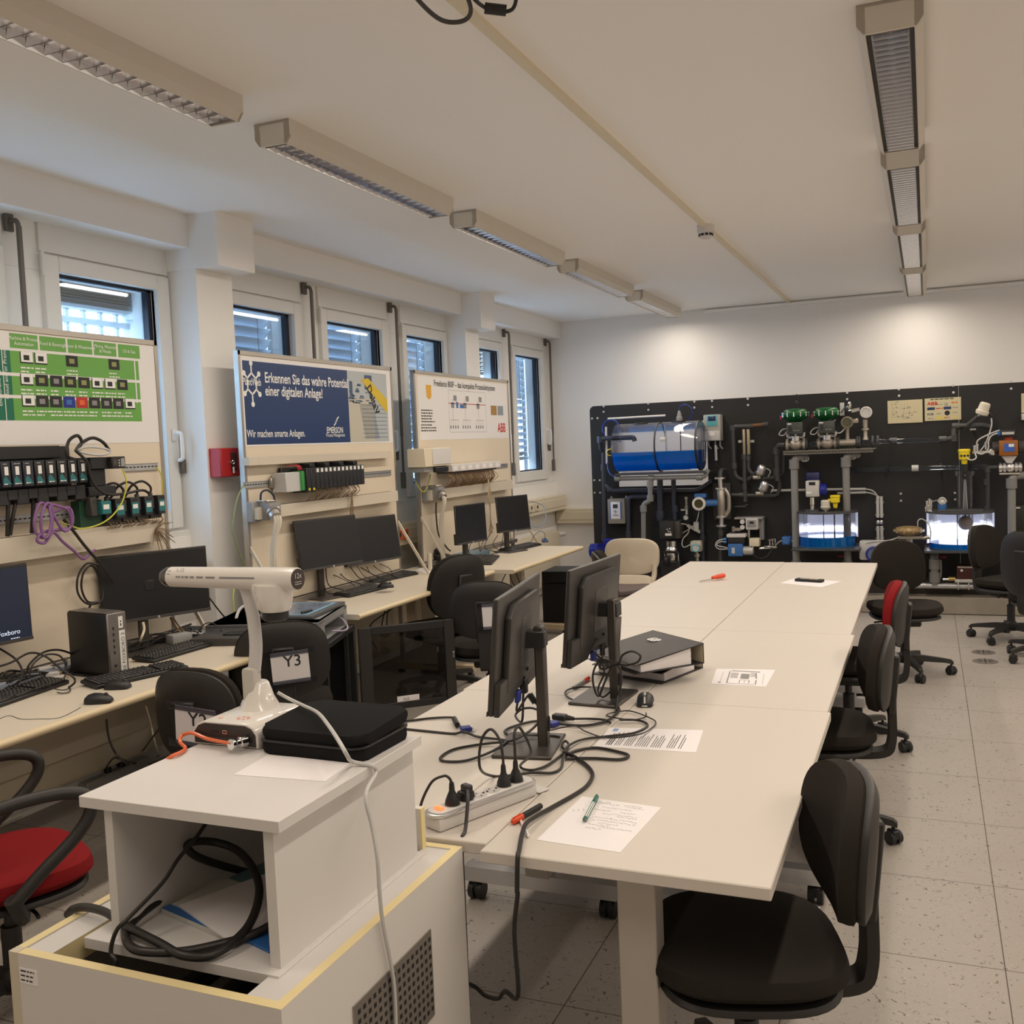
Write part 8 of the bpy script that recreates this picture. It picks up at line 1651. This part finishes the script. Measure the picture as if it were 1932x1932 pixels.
# clear and dark pipework to the right
pipe_thing('long clear pipe from the valve row to the right with a dark rise', [((-.411,9.5,1.527)[0], 9.5, zl), (-.311,9.54,1.535), (.122,9.62,1.531), (.21,9.64,1.537), (.214,9.66,1.643), (.288,9.66,1.642)], .022, CLEARP)
pipe_thing('dark pipe bend rising to the white dome sensor', [(.122,9.62,1.531), (.212,9.64,1.537), (.214,9.66,1.646), (.46,9.66,1.644), (.513,9.66,1.618)], .023, PVC, cup=(((.212,9.64,1.543), Z_), ((.228,9.66,1.643), X_), ((.122,9.62,1.533), X_), ((-.283,9.55,1.536), X_)))
t = Thing('dome_sensor', 'white capped sensor on a slanting dark tube at the upper right panel', 'sensor', (.33,9.64,1.65), 0, GRG); q0, q1 = Vector((.325,9.64,1.653)), Vector((.436,9.58,1.748)); d = (q1 - q0).normalized()
t.part('dark_tube', MB().cyl(q0, q0 + d * .12, .017, n=10), PVC); t.part('steel_stem', MB().cyl(q0 + d * .11, q1, .010, n=10), CHROME); t.part('cap', MB().lathe([(.030, -.02), (.05, -.01), (.055, .012), (.055, .022), (.046, .026), (.043, .085), (.032, .095), (.001, .096)], q1, (.32, -.1, .9), 24), mat('cap_cream_white', (.70, .66, .56), .4)); t.part('cable_gland', MB().cyl(q1 + Vector((.06, 0, .0)), q1 + Vector((.075, 0, -.03)), .012, n=8), BLACK)
cable('grey cable falling from the white capped sensor to the orange actuator', [(.508,9.56,1.7), (.509,9.55,1.641), (.485,9.54,1.55), (.452,9.52,1.47), (.408,9.5,1.414)], .006, LGREY)
cable('grey hose curving left of the orange actuator', [(.566,9.48,1.595), (.503,9.48,1.572), (.408,9.48,1.524), (.389,9.48,1.485), (.397,9.48,1.449)], .006, LGREY)
cable('second grey hose curving down left of the orange actuator', [(.549,9.46,1.571), (.502,9.46,1.55), (.48,9.46,1.504), (.475,9.46,1.435), (.427,9.46,1.397), (.375,9.47,1.416)], .006, LGREY)
cable('white cable from the yellow sensor to the chrome manifold', [(.306,9.46,1.378), (.326,9.45,1.354), (.358,9.45,1.35), (.382,9.45,1.369), (.375,9.46,1.404)], .005, LABEL)
t = Thing('air_manifold', 'chrome manifold with small knobs beside the yellow sensor', 'manifold', (.408,9.5,1.402), 0, GRG); m = MB().obox((.429,9.5,1.413), (.15, .03, .025), None, .004); [m.lathe([(.010, 0), (.010, .05), (.016, .052), (.016, .062)], q, n=10) for q in ((.37,9.48,1.41), (.391,9.48,1.421), (.46,9.48,1.435))]; m.lathe([(.02, 0), (.03, .01), (.03, .04), (.02, .05)], (.504,9.52,1.41), (0, -1, 0), 14); t.part('body', m, CHROME)
t = Thing('ball_valve_actuator', 'orange box actuator with a blue label on a steel ball valve at the right', 'actuator', (.647,9.5,1.232), 0, GRG)
t.part('orange_box', box_y(MB(), (.56,9.44,1.507), (.705,9.44,1.376), 9.44, 9.58, .008), mat('actuator_orange', (.30, .10, .012), .45)); f = MB(); box_y(f, (.598,9.44,1.479), (.677,9.44,1.411), 9.437, 9.44, 0); t.part('blue_label', f, mat('label_blue', (.03, .12, .5), .45), smooth=False)
f = MB(); box_y(f, (.632,9.436,1.476), (.673,9.436,1.451), 9.4355, 9.437, 0); t.part('label_text', f, LABEL, smooth=False)
t.part('switch_box', box_y(MB(), (.572,9.46,1.595), (.689,9.46,1.536), 9.46, 9.58, .005), BLACK); f = MB(); box_y(f, (.583,9.46,1.578), (.677,9.46,1.556), 9.457, 9.46, 0); t.part('switch_label', f, LGREY, smooth=False); t.part('red_spindle', MB().cyl((.635,9.52,1.503), (.635,9.52,1.534), .035, n=16), mat('spindle_red', (.45, .06, .02), .4))
m = MB().cyl((.551,9.5,1.565), (.574,9.5,1.564), .022, n=10).cyl((.537,9.5,1.582), (.574,9.5,1.581), .012, n=10); t.part('blue_fittings', m, BM['plug_blue'])
t.part('end_cylinder', MB().cyl((.509,9.52,1.45), (.565,9.52,1.448), .05, n=18).cyl((.712,9.52,1.448), (.814,9.52,1.447), .05, n=18), DGREY)
m = MB(); c = Vector((.64,9.5,1.373)); m.prism([(-.06, 0), (.06, 0), (.02, -.06), (-.02, -.06)], (c.x, 9.47, c.z), X_, Z_, Y_ * .06); t.part('yoke', m, LGREY)
zv = (.647,9.5,1.273)[2]; x = (.647,9.5,1.273)[0]; m = MB().ball((x, 9.5, zv), .045); [flange(m, x + s_ * w_, 9.5, zv, .045, .02) for s_ in (-1, 1) for w_ in (.045, .075)]; m.cyl((x - .09, 9.5, zv), (x + .09, 9.5, zv), .03, n=14).cyl((x, 9.5, zv), (x, 9.5, zv + .08), .018, n=10); t.part('valve_body', m, ALU)
t.part('base_plate', box_y(MB(), (.56,9.44,1.23), (.719,9.44,1.214), 9.44, 9.58, .002), STEEL)
pipe_thing('dark drop pipe left of the orange actuator stand', [(.559,9.5,1.275), (.478,9.55,1.276), (.471,9.58,.904)], .020, PVC, cup=(((.478,9.55,1.264), Z_), ((.467,9.57,1.152), Z_), ((.465,9.58,.916), Z_)))
pipe_thing('long clear horizontal pipe crossing the middle of the panel', [(-.659,9.72,1.279), (-.115,9.7,1.282), (.477,9.64,1.281), (.567,9.55,1.273)], .022, CLEARP, cup=(((-.109,9.7,1.282), X_),), fit=LGREY)
for q, lab in (((-.347,9.74,1.277), 'left black clip of the long clear pipe'), ((.104,9.74,1.28), 'right black clip of the long clear pipe')): single('pipe_clip', MB().obox(q, (.02, .08, .075), None, .003), BLACK, lab, 'clip')
# yellow sensor over its clear tube
t = Thing('radar_sensor', 'yellow sensor with black neck on the clear upright tube over the right tank', 'sensor', (.287,9.5,1.254), 0, GRG); zq = [(.29,9.5,1.254)[2], (.29,9.5,1.313)[2], (.291,9.5,1.348)[2], (.291,9.5,1.418)[2], (.292,9.5,1.444)[2]]; x = (.291,9.5,1.348)[0]
t.part('neck', MB().lathe([(.038, zq[0]), (.038, zq[1]), (.022, zq[1] + .002)], (x, 9.5, 0), n=20), BLACK); t.part('housing', MB().lathe([(.022, zq[1]), (.026, zq[2]), (.044, zq[2] + .008), (.046, zq[3]), (.050, zq[3] + .004), (.050, zq[4] - .006), (.044, zq[4])], (x, 9.5, 0), n=24), YELLOW)
m = MB(); [m.lathe([(.010, 0), (.010, .004)], (x + dx, 9.453, zq[2] + .04), (0, -1, 0), 10) for dx in (-.026, 0, .026)]; t.part('plugs', m, BLACK)
x = (.294,9.5,1.113)[0]; zt1, zt0, zcap = (.295,9.5,1.213)[2], (.29,9.5,.771)[2], (.295,9.5,1.254)[2]
t = Thing('standpipe_tube', 'clear upright tube with a thick clear flange over the right tank', 'tube', (x, 9.5, zt0)); t.part('wall', MB().lathe([(.064, zt0), (.064, zt1)], (x, 9.5, 0), n=28, cap=False), ACRYL); t.part('flange', MB().lathe([(.083, zt1), (.083, zcap)], (x, 9.5, 0), n=28), ACRYL)
t.part('rod', MB().cyl((x, 9.5, zt0 + .05), (x, 9.5, zt1 + .01), .009, n=8), GREY); t.part('rods', MB().cyl((x - .02, 9.5, zt0 + .08), (x - .004, 9.5, zt1), .004, n=6).cyl((x + .02, 9.5, zt0 + .08), (x + .004, 9.5, zt1), .004, n=6), LGREY); t.part('black_socket', MB().cyl((x, 9.5, zt1 - .03), (x, 9.5, zt1), .016, n=10), BLACK)
t.part('float_ball', MB().ball((x, 9.5, (.296,9.5,.801)[2]), .062), mat('float_pale', (.62, .52, .40), .5))
# stand pipes
SPG = mat('standpipe_grey', (.22, .22, .215), .5, var=.1)
GSP = 'grey stand pipes of the process panel'
for lab, P, cu in (('grey stand pipe under the left end of the valve shelf', [(-1.078,9.6,1.383), (-1.128,9.46,1.389), (-1.132,9.46,1.371), ((-1.136,9.46,1.023)[0], 9.46, .152)], 235), ('grey stand pipe under the right end of the valve shelf', [(-.632,9.6,1.387), (-.684,9.46,1.393), (-.686,9.46,1.375), ((-.684,9.46,1.015)[0], 9.46, .152)], 618), ('grey stand pipe under the orange actuator', [(.716,9.6,1.162), (.646,9.46,1.171), (.644,9.46,1.153), ((.653,9.46,.992)[0], 9.46, .152)], 1840)):
    x = P[3][0]; top = P[1][2]; P = [(x + .10, 9.56, top + .03), (x, 9.46, top + .03), (x, 9.46, .152)]
    t = pipe_thing(lab, P, .033, SPG, 'stand_pipe', cup=(((x, 9.46, top - .03), Z_), ((x, 9.46, .42), Z_)), fit=PVCL); t.o['group'] = GSP
m = MB(); q = Vector((-1.084,9.5,1.411)); [m.tube([q + Vector((.02 * k, 0, 0)), q + Vector((.02 * k + .02, 0, -.03)), q + Vector((.02 * k + .05, 0, -.02)), q + Vector((.02 * k + .05, 0, .01))], .004, 5) for k in range(2)]; single('pipe_clamp', m, LGREY, 'grey wire clamps at the top of the left stand pipe', 'clamp')
m = MB(); q = Vector((-.654,9.5,1.415)); [m.tube([q + Vector((.02 * k, 0, 0)), q + Vector((.02 * k + .02, 0, -.03)), q + Vector((.02 * k + .03, 0, .01))], .004, 5) for k in range(2)]; single('pipe_clamp', m, LGREY, 'grey wire clamps at the top of the right stand pipe', 'clamp')

# ---------------------------------------------------------------- upright tanks
BACKL = mat('backlight_sheet', (.75, .75, .78), .7, emit=(.86, .86, 1.0), estr=.30)
LED = mat('led_strip', (1, 1, 1), .5, emit=(.95, .95, 1.0), estr=5.0)
def tank(label, cx, r, ztop, zbot, zlev, glow, ball=False):
    cy = 9.52; t = Thing('upright_tank', label, 'tank', (cx, cy, zbot), 0, 'clear upright tanks with blue water')
    t.part('wall', MB().lathe([(r, zbot), (r, ztop)], (cx, cy, 0), n=48, cap=False), ACRYL)
    t.part('water', MB().lathe([(r - .006, zbot + .004), (r - .006, zlev)], (cx, cy, 0), n=48), WATER)
    t.part('base_ring', MB().lathe([(r + .003, zbot), (r + .003, zbot + .012)], (cx, cy, 0), n=48, cap=False), mat('tank_base_blue', (.02, .10, .22), .4) if 'tank_base_blue' not in BM else BM['tank_base_blue'])
    l = t.part('lid', MB().lathe([(r + .02, ztop), (r + .02, ztop + .018)], (cx, cy, 0), n=48), PVC)
    n = 16; m = MB()          # lit white sheet round the back of the tank
    A = [m.bm.verts.new((cx + (r + .02) * math.cos(a), cy + (r + .02) * math.sin(a), zlev - .02)) for a in [PI * (.04 + .92 * k / n) for k in range(n + 1)]]; B = [m.bm.verts.new((v.co.x, v.co.y, ztop - .005)) for v in A]
    for k in range(n): m.face([A[k], A[k + 1], B[k + 1], B[k]])
    t.part('backlight_sheet', m, BACKL)
    zz0 = zlev + .03
    m = MB(); A = [m.bm.verts.new((cx + (r + .016) * math.cos(a), cy + (r + .016) * math.sin(a), zz0 - glow * .4)) for a in [PI * (.10 + .8 * k / n) for k in range(n + 1)]]; B = [m.bm.verts.new((v.co.x, v.co.y, zz0 + glow)) for v in A]
    for k in range(n): m.face([A[k], A[k + 1], B[k + 1], B[k]])
    t.part('lamp', m, LED)
    m = MB().m(PVC); box = m.box((cx - r - .04, 9.26, zbot - .022), (cx + r + .05, 9.78, zbot - .002), .003); t.part('platform', m, mat('platform_blue_grey', (.10, .15, .20), .5) if 'platform_blue_grey' not in BM else BM['platform_blue_grey'])
    m = MB(); [m.cyl((cx + dx * r, cy - .05, zbot + .02), (cx + dx * r, cy - .05, ztop), w_, n=8) for dx, w_ in ((-.1, .004), (.28, .006))]; t.part('dip_rods', m, DGREY)
    return t
xa, xb = (-1.114,9.5,.769)[0], (-.613,9.5,.765)[0]
tank('left clear upright tank with glowing white rim and shallow blue water', (xa + xb) / 2, (xb - xa) / 2, (-.839,9.3,.907)[2], (-.845,9.3,.6)[2], (-.843,9.3,.694)[2], .035)
xa, xb = (-.002,9.5,.761)[0], (.507,9.5,.758)[0]
tank('right clear upright tank, brightly lit from behind, with little blue water', (xa + xb) / 2, (xb - xa) / 2, (.248,9.3,.894)[2], (.245,9.3,.583)[2], (.245,9.3,.633)[2], .11)
# sensors on the left tank
zt = (-.848,9.4,.909)[2]
t = Thing('level_transmitter', 'grey transmitter with blue caps on a steel neck over the left tank', 'transmitter', ((-.982,9.45,.909)[0], 9.45, zt), 0, GRG); x = (-.982,9.45,.909)[0]
t.part('foot', MB().box((x - .06, 9.40, zt), (x + .06, 9.52, zt + .03), .004), PVC); t.part('neck', MB().lathe([(.022, zt + .03), (.022, zt + .07), (.026, zt + .075), (.024, (-.979,9.45,1.051)[2])], (x, 9.45, 0), n=16), CHROME)
t.part('case', box_y(MB(), (-1.034,9.4,1.206), (-.915,9.4,1.057), 9.40, 9.52, .012), LGREY); f = MB(); box_y(f, (-1.003,9.4,1.194), (-.947,9.4,1.166), 9.396, 9.40, 0); t.part('display', f, BLACK, smooth=False); f = MB(); box_y(f, (-1.029,9.4,1.105), (-.982,9.4,1.088), 9.397, 9.40, 0); t.part('paper_label', f, LABEL, smooth=False)
t.part('blue_cap', MB().lathe([(.040, 0), (.055, .01), (.055, .055), (.045, .065), (.001, .066)], (-.919,9.46,1.12), X_, 20), BLUE); t.part('blue_top', MB().obox((-.981,9.56,1.232), (.13, .10, .10), None, .02, 2), mat('blue_dark', (.01, .015, .09), .4))
t = Thing('dome_sensor', 'cream domed sensor on the lid of the left tank', 'sensor', ((-.865,9.42,.91)[0], 9.42, zt), 0, GRG); x = (-.864,9.42,.922)[0]; zb_ = (-.864,9.42,.932)[2]; t.part('stem', MB().cyl((x, 9.42, zt), (x, 9.42, zb_ + .01), .014, n=10), CHROME); t.part('cap', MB().lathe([(.02, 0), (.042, .02), (.046, .032), (.040, .038), (.040, .085), (.030, .095), (.001, .096)], (x, 9.42, zb_), n=24), BM['cap_cream_white'])
t = Thing('radar_sensor', 'yellow sensor on the lid of the left tank', 'sensor', ((-.779,9.42,.909)[0], 9.42, zt), 0, GRG); x = (-.779,9.42,.921)[0]; zb_, zt_ = (-.778,9.42,.955)[2], (-.776,9.42,1.07)[2]; t.part('foot', MB().lathe([(.035, zt), (.035, zt + .012), (.018, zt + .014), (.018, zb_ + .004)], (x, 9.42, 0), n=16), BLACK); t.part('housing', MB().lathe([(.018, zb_), (.022, zb_ + .04), (.040, zb_ + .05), (.042, zt_ - .02), (.046, zt_ - .016), (.046, zt_ - .004), (.040, zt_)], (x, 9.42, 0), n=24).cyl((x - .06, 9.42, zt_ - .045), (x - .03, 9.42, zt_ - .045), .014, n=10), YELLOW)
# conduits right of the left tank
for lab, P, r in (('grey conduit running right from the blue capped transmitter', [(-.879,9.66,1.108), (-.534,9.7,1.104)], .012), ('lower grey conduit beside the right stand pipe', [(-.783,9.7,1.069), (-.533,9.72,1.072)], .012), ('left upright grey conduit between the tanks, upper piece', [(-.433,9.74,1.031), (-.434,9.74,.836)], .014), ('right upright grey conduit between the tanks, upper piece', [(-.401,9.74,1.031), (-.401,9.74,.835)], .014), ('left upright grey conduit between the tanks, lower piece', [(-.435,9.74,.757), (-.435,9.74,.602)], .014), ('right upright grey conduit between the tanks, lower piece', [(-.402,9.74,.757), (-.402,9.74,.602)], .014), ('grey conduit running left from the stand pipe to the dome valves', [(-1.384,9.72,1.106), (-1.071,9.7,1.106)], .012)): pipe_thing(lab, P, r, LGREY, 'conduit', 'conduit')
cable('upper grey cable bending from the conduit down between the tanks', [(-.538,9.71,1.103), (-.486,9.72,1.091), (-.45,9.73,1.061), (-.434,9.74,1.023)], .006, LGREY)
cable('lower grey cable bending from the conduit down between the tanks', [(-.536,9.72,1.072), (-.487,9.73,1.062), (-.439,9.74,1.039), (-.403,9.74,1.01)], .006, LGREY)
m = MB(); [m.obox(q, (.075, .02, .02), None, .003) for q in ((-.417,9.76,.975), (-.419,9.76,.859), (-.419,9.76,.725), (-.42,9.76,.64))]; single('conduit_clips', m, GREY, 'grey clips holding the upright conduits between the tanks', 'clips')
m = MB(); [m.lathe([(.012, -.02), (.016, -.01), (.016, .01), (.012, .02)], q, n=10) for q in ((-.433,9.74,.792), (-.402,9.74,.792))]; single('cable_glands', m, CHROME, 'two chrome glands between the upright conduit pieces', 'glands')
# right tank instruments
t = gauge('temperature_transmitter', 'small blue and white transmitter over the left side of the right tank', (.11,9.46,.999), .034, MBLUE, LGREY, LGREY, ((.11,9.46,.889)[0], 9.49, (.11,9.46,.889)[2]), .06)
t.part('blue_base', MB().lathe([(.036, -.055), (.040, -.03), (.036, .0)], (.11,9.48,.979), n=18), MBLUE); t.part('white_dome', MB().lathe([(.040, 0), (.036, .018), (.02, .03), (.001, .031)], (.11,9.48,.99), n=18), LABEL)
t = Thing('air_manifold', 'small chrome manifold left of the right tank lid', 'manifold', (-.001,9.5,.941), 0, GRG); m = MB().obox((-.001,9.5,.929), (.06, .03, .06), None, .004); [m.lathe([(.010, 0), (.010, .05), (.014, .052), (.014, .06)], q, n=10) for q in ((-.015,9.48,.942), (.005,9.48,.96), (.021,9.48,.948))]; t.part('body', m, CHROME); t.part('hose', MB().tube([(.016,9.5,.97), (.04,9.48,.995), (.071,9.46,1.005)], .006, 6), GREY)
single('lid_bar', box_y(MB(), (.071,9.34,.93), (.428,9.34,.9), 9.34, 9.38, .003), PVC, 'dark raised bar across the lid of the right tank', 'bar')
t = Thing('diaphragm_valve', 'brass coloured round diaphragm actuator between the two tanks', 'actuator', (-.17,9.45,.683), 0, GRG); q = Vector((-.166,9.45,.743)); t.part('diaphragm_case', MB().lathe([(.07, -.04), (.105, -.022), (.115, -.008), (.13, -.006), (.13, .006), (.115, .010), (.105, .026), (.06, .036), (.001, .038)], q, n=32), mat('diaphragm_tan', (.34, .24, .11), .35, metal=.2)); m = MB(); [m.cyl(q + Vector((.122 * math.cos(2 * PI * k / 10), .122 * math.sin(2 * PI * k / 10), -.014)), q + Vector((.122 * math.cos(2 * PI * k / 10), .122 * math.sin(2 * PI * k / 10), .014)), .006, n=6) for k in range(10)]; t.part('bolts', m, CHROME)
t.part('yoke', MB().box((q.x - .09, 9.40, q.z - .075), (q.x + .11, 9.50, q.z - .045), .004).cyl(q + Vector((0, 0, -.3)), q + Vector((0, 0, -.04)), .03, n=14).cyl(q + Vector((.11, 0, -.07)), q + Vector((.17, 0, -.06)), .018, n=10), STEEL); t.part('valve_body', MB().ball(q + Vector((0, 0, -.34)), .06), STEEL); t.part('air_pipe', MB().tube([q + Vector((.075, 0, .035)), q + Vector((.078, 0, .085)), q + Vector((.11, 0, .10)), q + Vector((.16, 0, .06)), q + Vector((.18, 0, -.02)), q + Vector((.17, 0, -.10))], .005, 6), LGREY)
cable('pale cable bowing from the blue meter to the brass diaphragm', [(-.555,9.45,.599), (-.513,9.42,.636), (-.422,9.42,.651), (-.331,9.42,.657), (-.253,9.42,.684)], .006, LGREY)
t = gauge('flow_meter', 'bright blue round meter beside the end of the long table', (-.457,9.36,.542), .068, BLUE, BLUE, mat('glass_blue_grey', (.12, .16, .26), .15), None, .10); t.part('grey_case', MB().obox((-.484,9.5,.563), (.20, .16, .17), None, .02, 2), LGREY); t.part('blue_rear', MB().obox((-.372,9.58,.578), (.08, .1, .1), None, .012), BLUE); t.part('pipe', MB().cyl((-.559,9.5,.532), (-.53,9.5,.532), .015, n=8), LGREY)
# bottom pipework
pipe_thing('galvanised pipe running along the plinth on the right', [((-.339,9.46,.251)[0], 9.46, (-.339,9.46,.251)[2]), ((.709,9.46,.262)[0], 9.46, (-.339,9.46,.251)[2])], .026, GALV)
x = (.041,9.46,.407)[0]; zq = (.04,9.46,.257)[2]; zt2 = (.04,9.46,.503)[2]
pipe_thing('grey stand pipe with an elbow under the right tank', [(x + .0, 9.60, zt2 + .02), (x, 9.46, zt2 + .02), (x, 9.46, zq)], .034, SPG, 'stand_pipe', cup=(((x, 9.46, zt2 - .06), Z_), ((x, 9.46, zq + .07), Z_)), fit=PVCL)
t = Thing('ball_valve_motor', 'small dark red motor on brass fittings above the galvanised pipe', 'motor', (.284,9.46,.302), 0, GRG); t.part('motor_case', box_y(MB(), (.217,9.42,.435), (.352,9.42,.319), 9.42, 9.56, .006), mat('motor_dark_red', (.06, .01, .008), .4)); f = MB(); box_y(f, (.225,9.42,.428), (.348,9.42,.415), 9.416, 9.42, .001); t.part('top_band', f, STEEL); t.part('knob', MB().ball((.256,9.4,.396), .012), LABEL)
m = MB().m(BRASS).cyl((.152,9.48,.31), (.209,9.48,.311), .022, n=12).m(CHROME).cyl((.106,9.48,.307), (.152,9.48,.309), .015, n=10).cyl((.354,9.48,.318), (.386,9.48,.319), .018, n=10); t.part('fittings', m, BRASS)
t = Thing('pipe_clamp', 'pale clamp block with two U bolts on the galvanised pipe', 'clamp', (.283,9.43,.271)); t.part('plate', box_y(MB(), (.203,9.425,.312), (.362,9.425,.22), 9.485, 9.49, .002), LGREY); t.part('upper_plate', box_y(MB(), (.202,9.42,.317), (.364,9.42,.29), 9.415, 9.43, .002), LGREY)
for q in ((.229,9.425,.271), (.311,9.425,.272)): t.part('u_bolt', MB().tube([V(q) + Vector((0, 0, .045)), V(q) + Vector((0, -.012, .02)), V(q) + Vector((0, -.012, -.02)), V(q) + Vector((0, 0, -.045))], .006, 6), CHROME)
single('red_label', box_y(MB(), (-.792,9.78,.475), (-.732,9.78,.463), 9.79, 9.80, 0), RED, 'small red strip on the panel under the left tank', 'label', smooth=False)
single('red_label', box_y(MB(), (.089,9.78,.47), (.145,9.78,.458), 9.79, 9.80, 0), RED, 'small red strip on the panel under the right tank', 'label', smooth=False)
single('drain_pipe', MB().tube([(.093,9.6,.462), (.095,9.6,.389), (.091,9.6,.316), (.074,9.58,.283)], .008, 6), LGREY, 'thin grey hose behind the stand pipe of the right tank', 'hose')
# plates on the panel
PLY = mat('plate_cream', (.62, .56, .36), .5)
t = Thing('wall_plate', 'cream plate with a fine flow diagram, left of two on the panel', 'plate', (-.188,9.78,1.797)); a, b = (-.336,9.79,1.9), (-.04,9.79,1.677); z0, z1 = (-.19,9.79,1.693)[2], (-.187,9.79,1.901)[2]; x0, x1 = a[0], b[0]
t.part('plate', MB().box((x0, 9.788, z0), (x1, 9.80, z1), .001), PLY, smooth=False)
m = MB().m(INKG); rr = random.Random(14); y = 9.7875
for k in range(15):
    xx = x0 + .015 + rr.uniform(0, .6) * (x1 - x0); zz2 = z0 + .015 + rr.uniform(0, .85) * (z1 - z0); L_ = rr.uniform(.05, .35) * (x1 - x0); L_ = min(L_, x1 - .01 - xx); m.flat((xx, y, zz2), X_, Z_, L_, .0016); m.flat((xx, y, zz2), X_, Z_, .0016, min(.05, z1 - .01 - zz2)); m.flat((xx + L_ * .5, y, zz2 + .004), X_, Z_, .012, .008)
t.part('diagram', m, INKG, smooth=False)
t = Thing('wall_plate', 'cream plate with rows of company logos, right of two on the panel', 'plate', (.127,9.78,1.792)); x0, x1 = (-.022,9.79,1.813)[0], (.278,9.79,1.797)[0]; z0, z1 = (.126,9.79,1.702)[2], (.129,9.79,1.904)[2]
t.part('plate', MB().box((x0, 9.788, z0), (x1, 9.80, z1), .001), PLY, smooth=False)
W_, H_ = x1 - x0, z1 - z0
def at_(fx, fz): return (x0 + W_ * fx, y, z0 + H_ * fz)
m = MB().m(INK).lines(at_(.16, .93), X_, Z_, W_ * .64, 1, .01, .008, 5, 1)
m.m(BM['abb_red']).text('ABB', at_(.07, .70), X_, Z_, .040, bold=.03, sx=1.2); m.m(INKG).lines(at_(.30, .70), X_, Z_, .06, 1, .01, .006, 2).lines(at_(.55, .72), X_, Z_, .04, 2, .015, .008, 3); m.m(ORANGE).lines(at_(.74, .74), X_, Z_, .075, 1, .01, .012, 4)
m.m(PBL).flat(at_(.07, .48), X_, Z_, W_ * .21, H_ * .12).flat(at_(.52, .48), X_, Z_, W_ * .21, H_ * .12); m.m(LABEL).text('V', at_(.14, .495), X_, Z_, .022); m.m(BM['abb_red']).lines(at_(.31, .52), X_, Z_, .06, 1, .01, .008, 6); m.m(INKG).lines(at_(.77, .53), X_, Z_, .06, 1, .01, .008, 7)
m.m(PBL).text('KSB', at_(.07, .25), X_, Z_, .028, bold=.02, sx=1.1); m.m(INKG).lines(at_(.33, .29), X_, Z_, .05, 1, .01, .007, 8).lines(at_(.77, .31), X_, Z_, .06, 1, .01, .007, 9)
c = Vector(at_(.62, .32)); m.m(INK).face([m.bm.verts.new(c + Vector((.022 * math.cos(k * PI / 8), 0, .022 * math.sin(k * PI / 8)))) for k in range(16)])
m.m(INKG).lines(at_(.09, .09), X_, Z_, .055, 1, .01, .008, 10); m.m(YELLOW).text('VEGA', at_(.30, .07), X_, Z_, .032, bold=.02, sx=1.0); m.m(BM['abb_red']).lines(at_(.54, .10), X_, Z_, .055, 1, .01, .007, 11); m.m(YELLOW).quad(at_(.84, .06), at_(.88, .11), at_(.84, .17), at_(.80, .11))
t.part('logos', m, INK, smooth=False)
t = Thing('wall_plate', 'cream plate at the right photo edge of the panel', 'plate', (.776,9.78,1.829)); t.part('plate', MB().box(((.758,9.79,1.819)[0], 9.788, (.766,9.79,1.736)[2]), ((.758,9.79,1.819)[0] + .35, 9.80, (.767,9.79,1.906)[2]), .001), PLY, smooth=False)
m = MB(); box_y(m, (.345,9.7,1.62), (.393,9.7,1.603), 9.70, 9.704, 0); m.box((V((.369,9.7,1.612)).x - .01, 9.704, V((.369,9.7,1.612)).z - .005), (V((.369,9.7,1.612)).x + .01, 9.80, V((.369,9.7,1.612)).z + .005)); single('tag_plate', m, LABEL, 'small white tag plate under the dark pipe bend', 'tag', smooth=False)
t = Thing('control_unit', 'white wall unit at the right photo edge beside the orange actuator', 'control box', (.768,9.75,1.712), 0, GRG); t.part('case', box_y(MB(), (.756,9.7,1.729), (.852,9.7,1.672), 9.70, 9.80, .006), LACQ)
t = Thing('control_unit', 'dark cabinet unit at the right photo edge behind the last stand pipe', 'control box', (.735,9.75,.793), 0, GRG); t.part('case', box_y(MB(), (.7,9.72,.932), (.848,9.72,.676), 9.72, 9.80, .004), mat('unit_dark_green', (.02, .025, .015), .5)); f = MB(); box_y(f, (.699,9.71,.917), (.738,9.71,.905), 9.715, 9.72, 0); t.part('paper_label', f, LABEL, smooth=False)
# floor outlets
for lab, a, b in (('round floor outlet behind the front one, near the far chairs', (.274,7.869,0), (.432,7.901,0)), ('round floor outlet, the nearer of the two in view', (.269,7.565,0), (.432,7.599,0))):
    c = (Vector(a) + Vector(b)) / 2; r = (Vector(b) - Vector(a)).length / 2; c.z = 0; t = Thing('floor_outlet', lab, 'floor outlet', c, 0, 'round floor outlets'); t.part('disc', MB().lathe([(r, 0), (r, .003), (r - .006, .004), (.001, .004)], c, n=28), mat('outlet_grey', (.20, .18, .16), .5) if 'outlet_grey' not in BM else BM['outlet_grey'])
    m = MB(); [m.obox(c + Vector((r * .55 * math.cos(2 * PI * k / 8), r * .55 * math.sin(2 * PI * k / 8), .0045)), (r * .5, .008, .001), rz(2 * PI * k / 8)) for k in range(8)]; m.obox(c + Z_ * .0045, (.02, .02, .001)); t.part('slots', m, BLACK, smooth=False)
t = Thing('floor_outlet', 'round floor outlet cut by the right photo edge', 'floor outlet', (.62, 7.85, 0), 0, 'round floor outlets'); t.part('disc', MB().lathe([(.08, 0), (.08, .003), (.001, .004)], (.62, 7.85, 0), n=28), BM['outlet_grey'])
c = Vector((-.469,3.727,0)); t = Thing('floor_outlet', 'round floor outlet in the shade under the near right table corner', 'floor outlet', c, 0, 'round floor outlets'); t.part('disc', MB().lathe([(.08, 0), (.08, .003), (.001, .004)], c, n=28), BM['outlet_grey'])
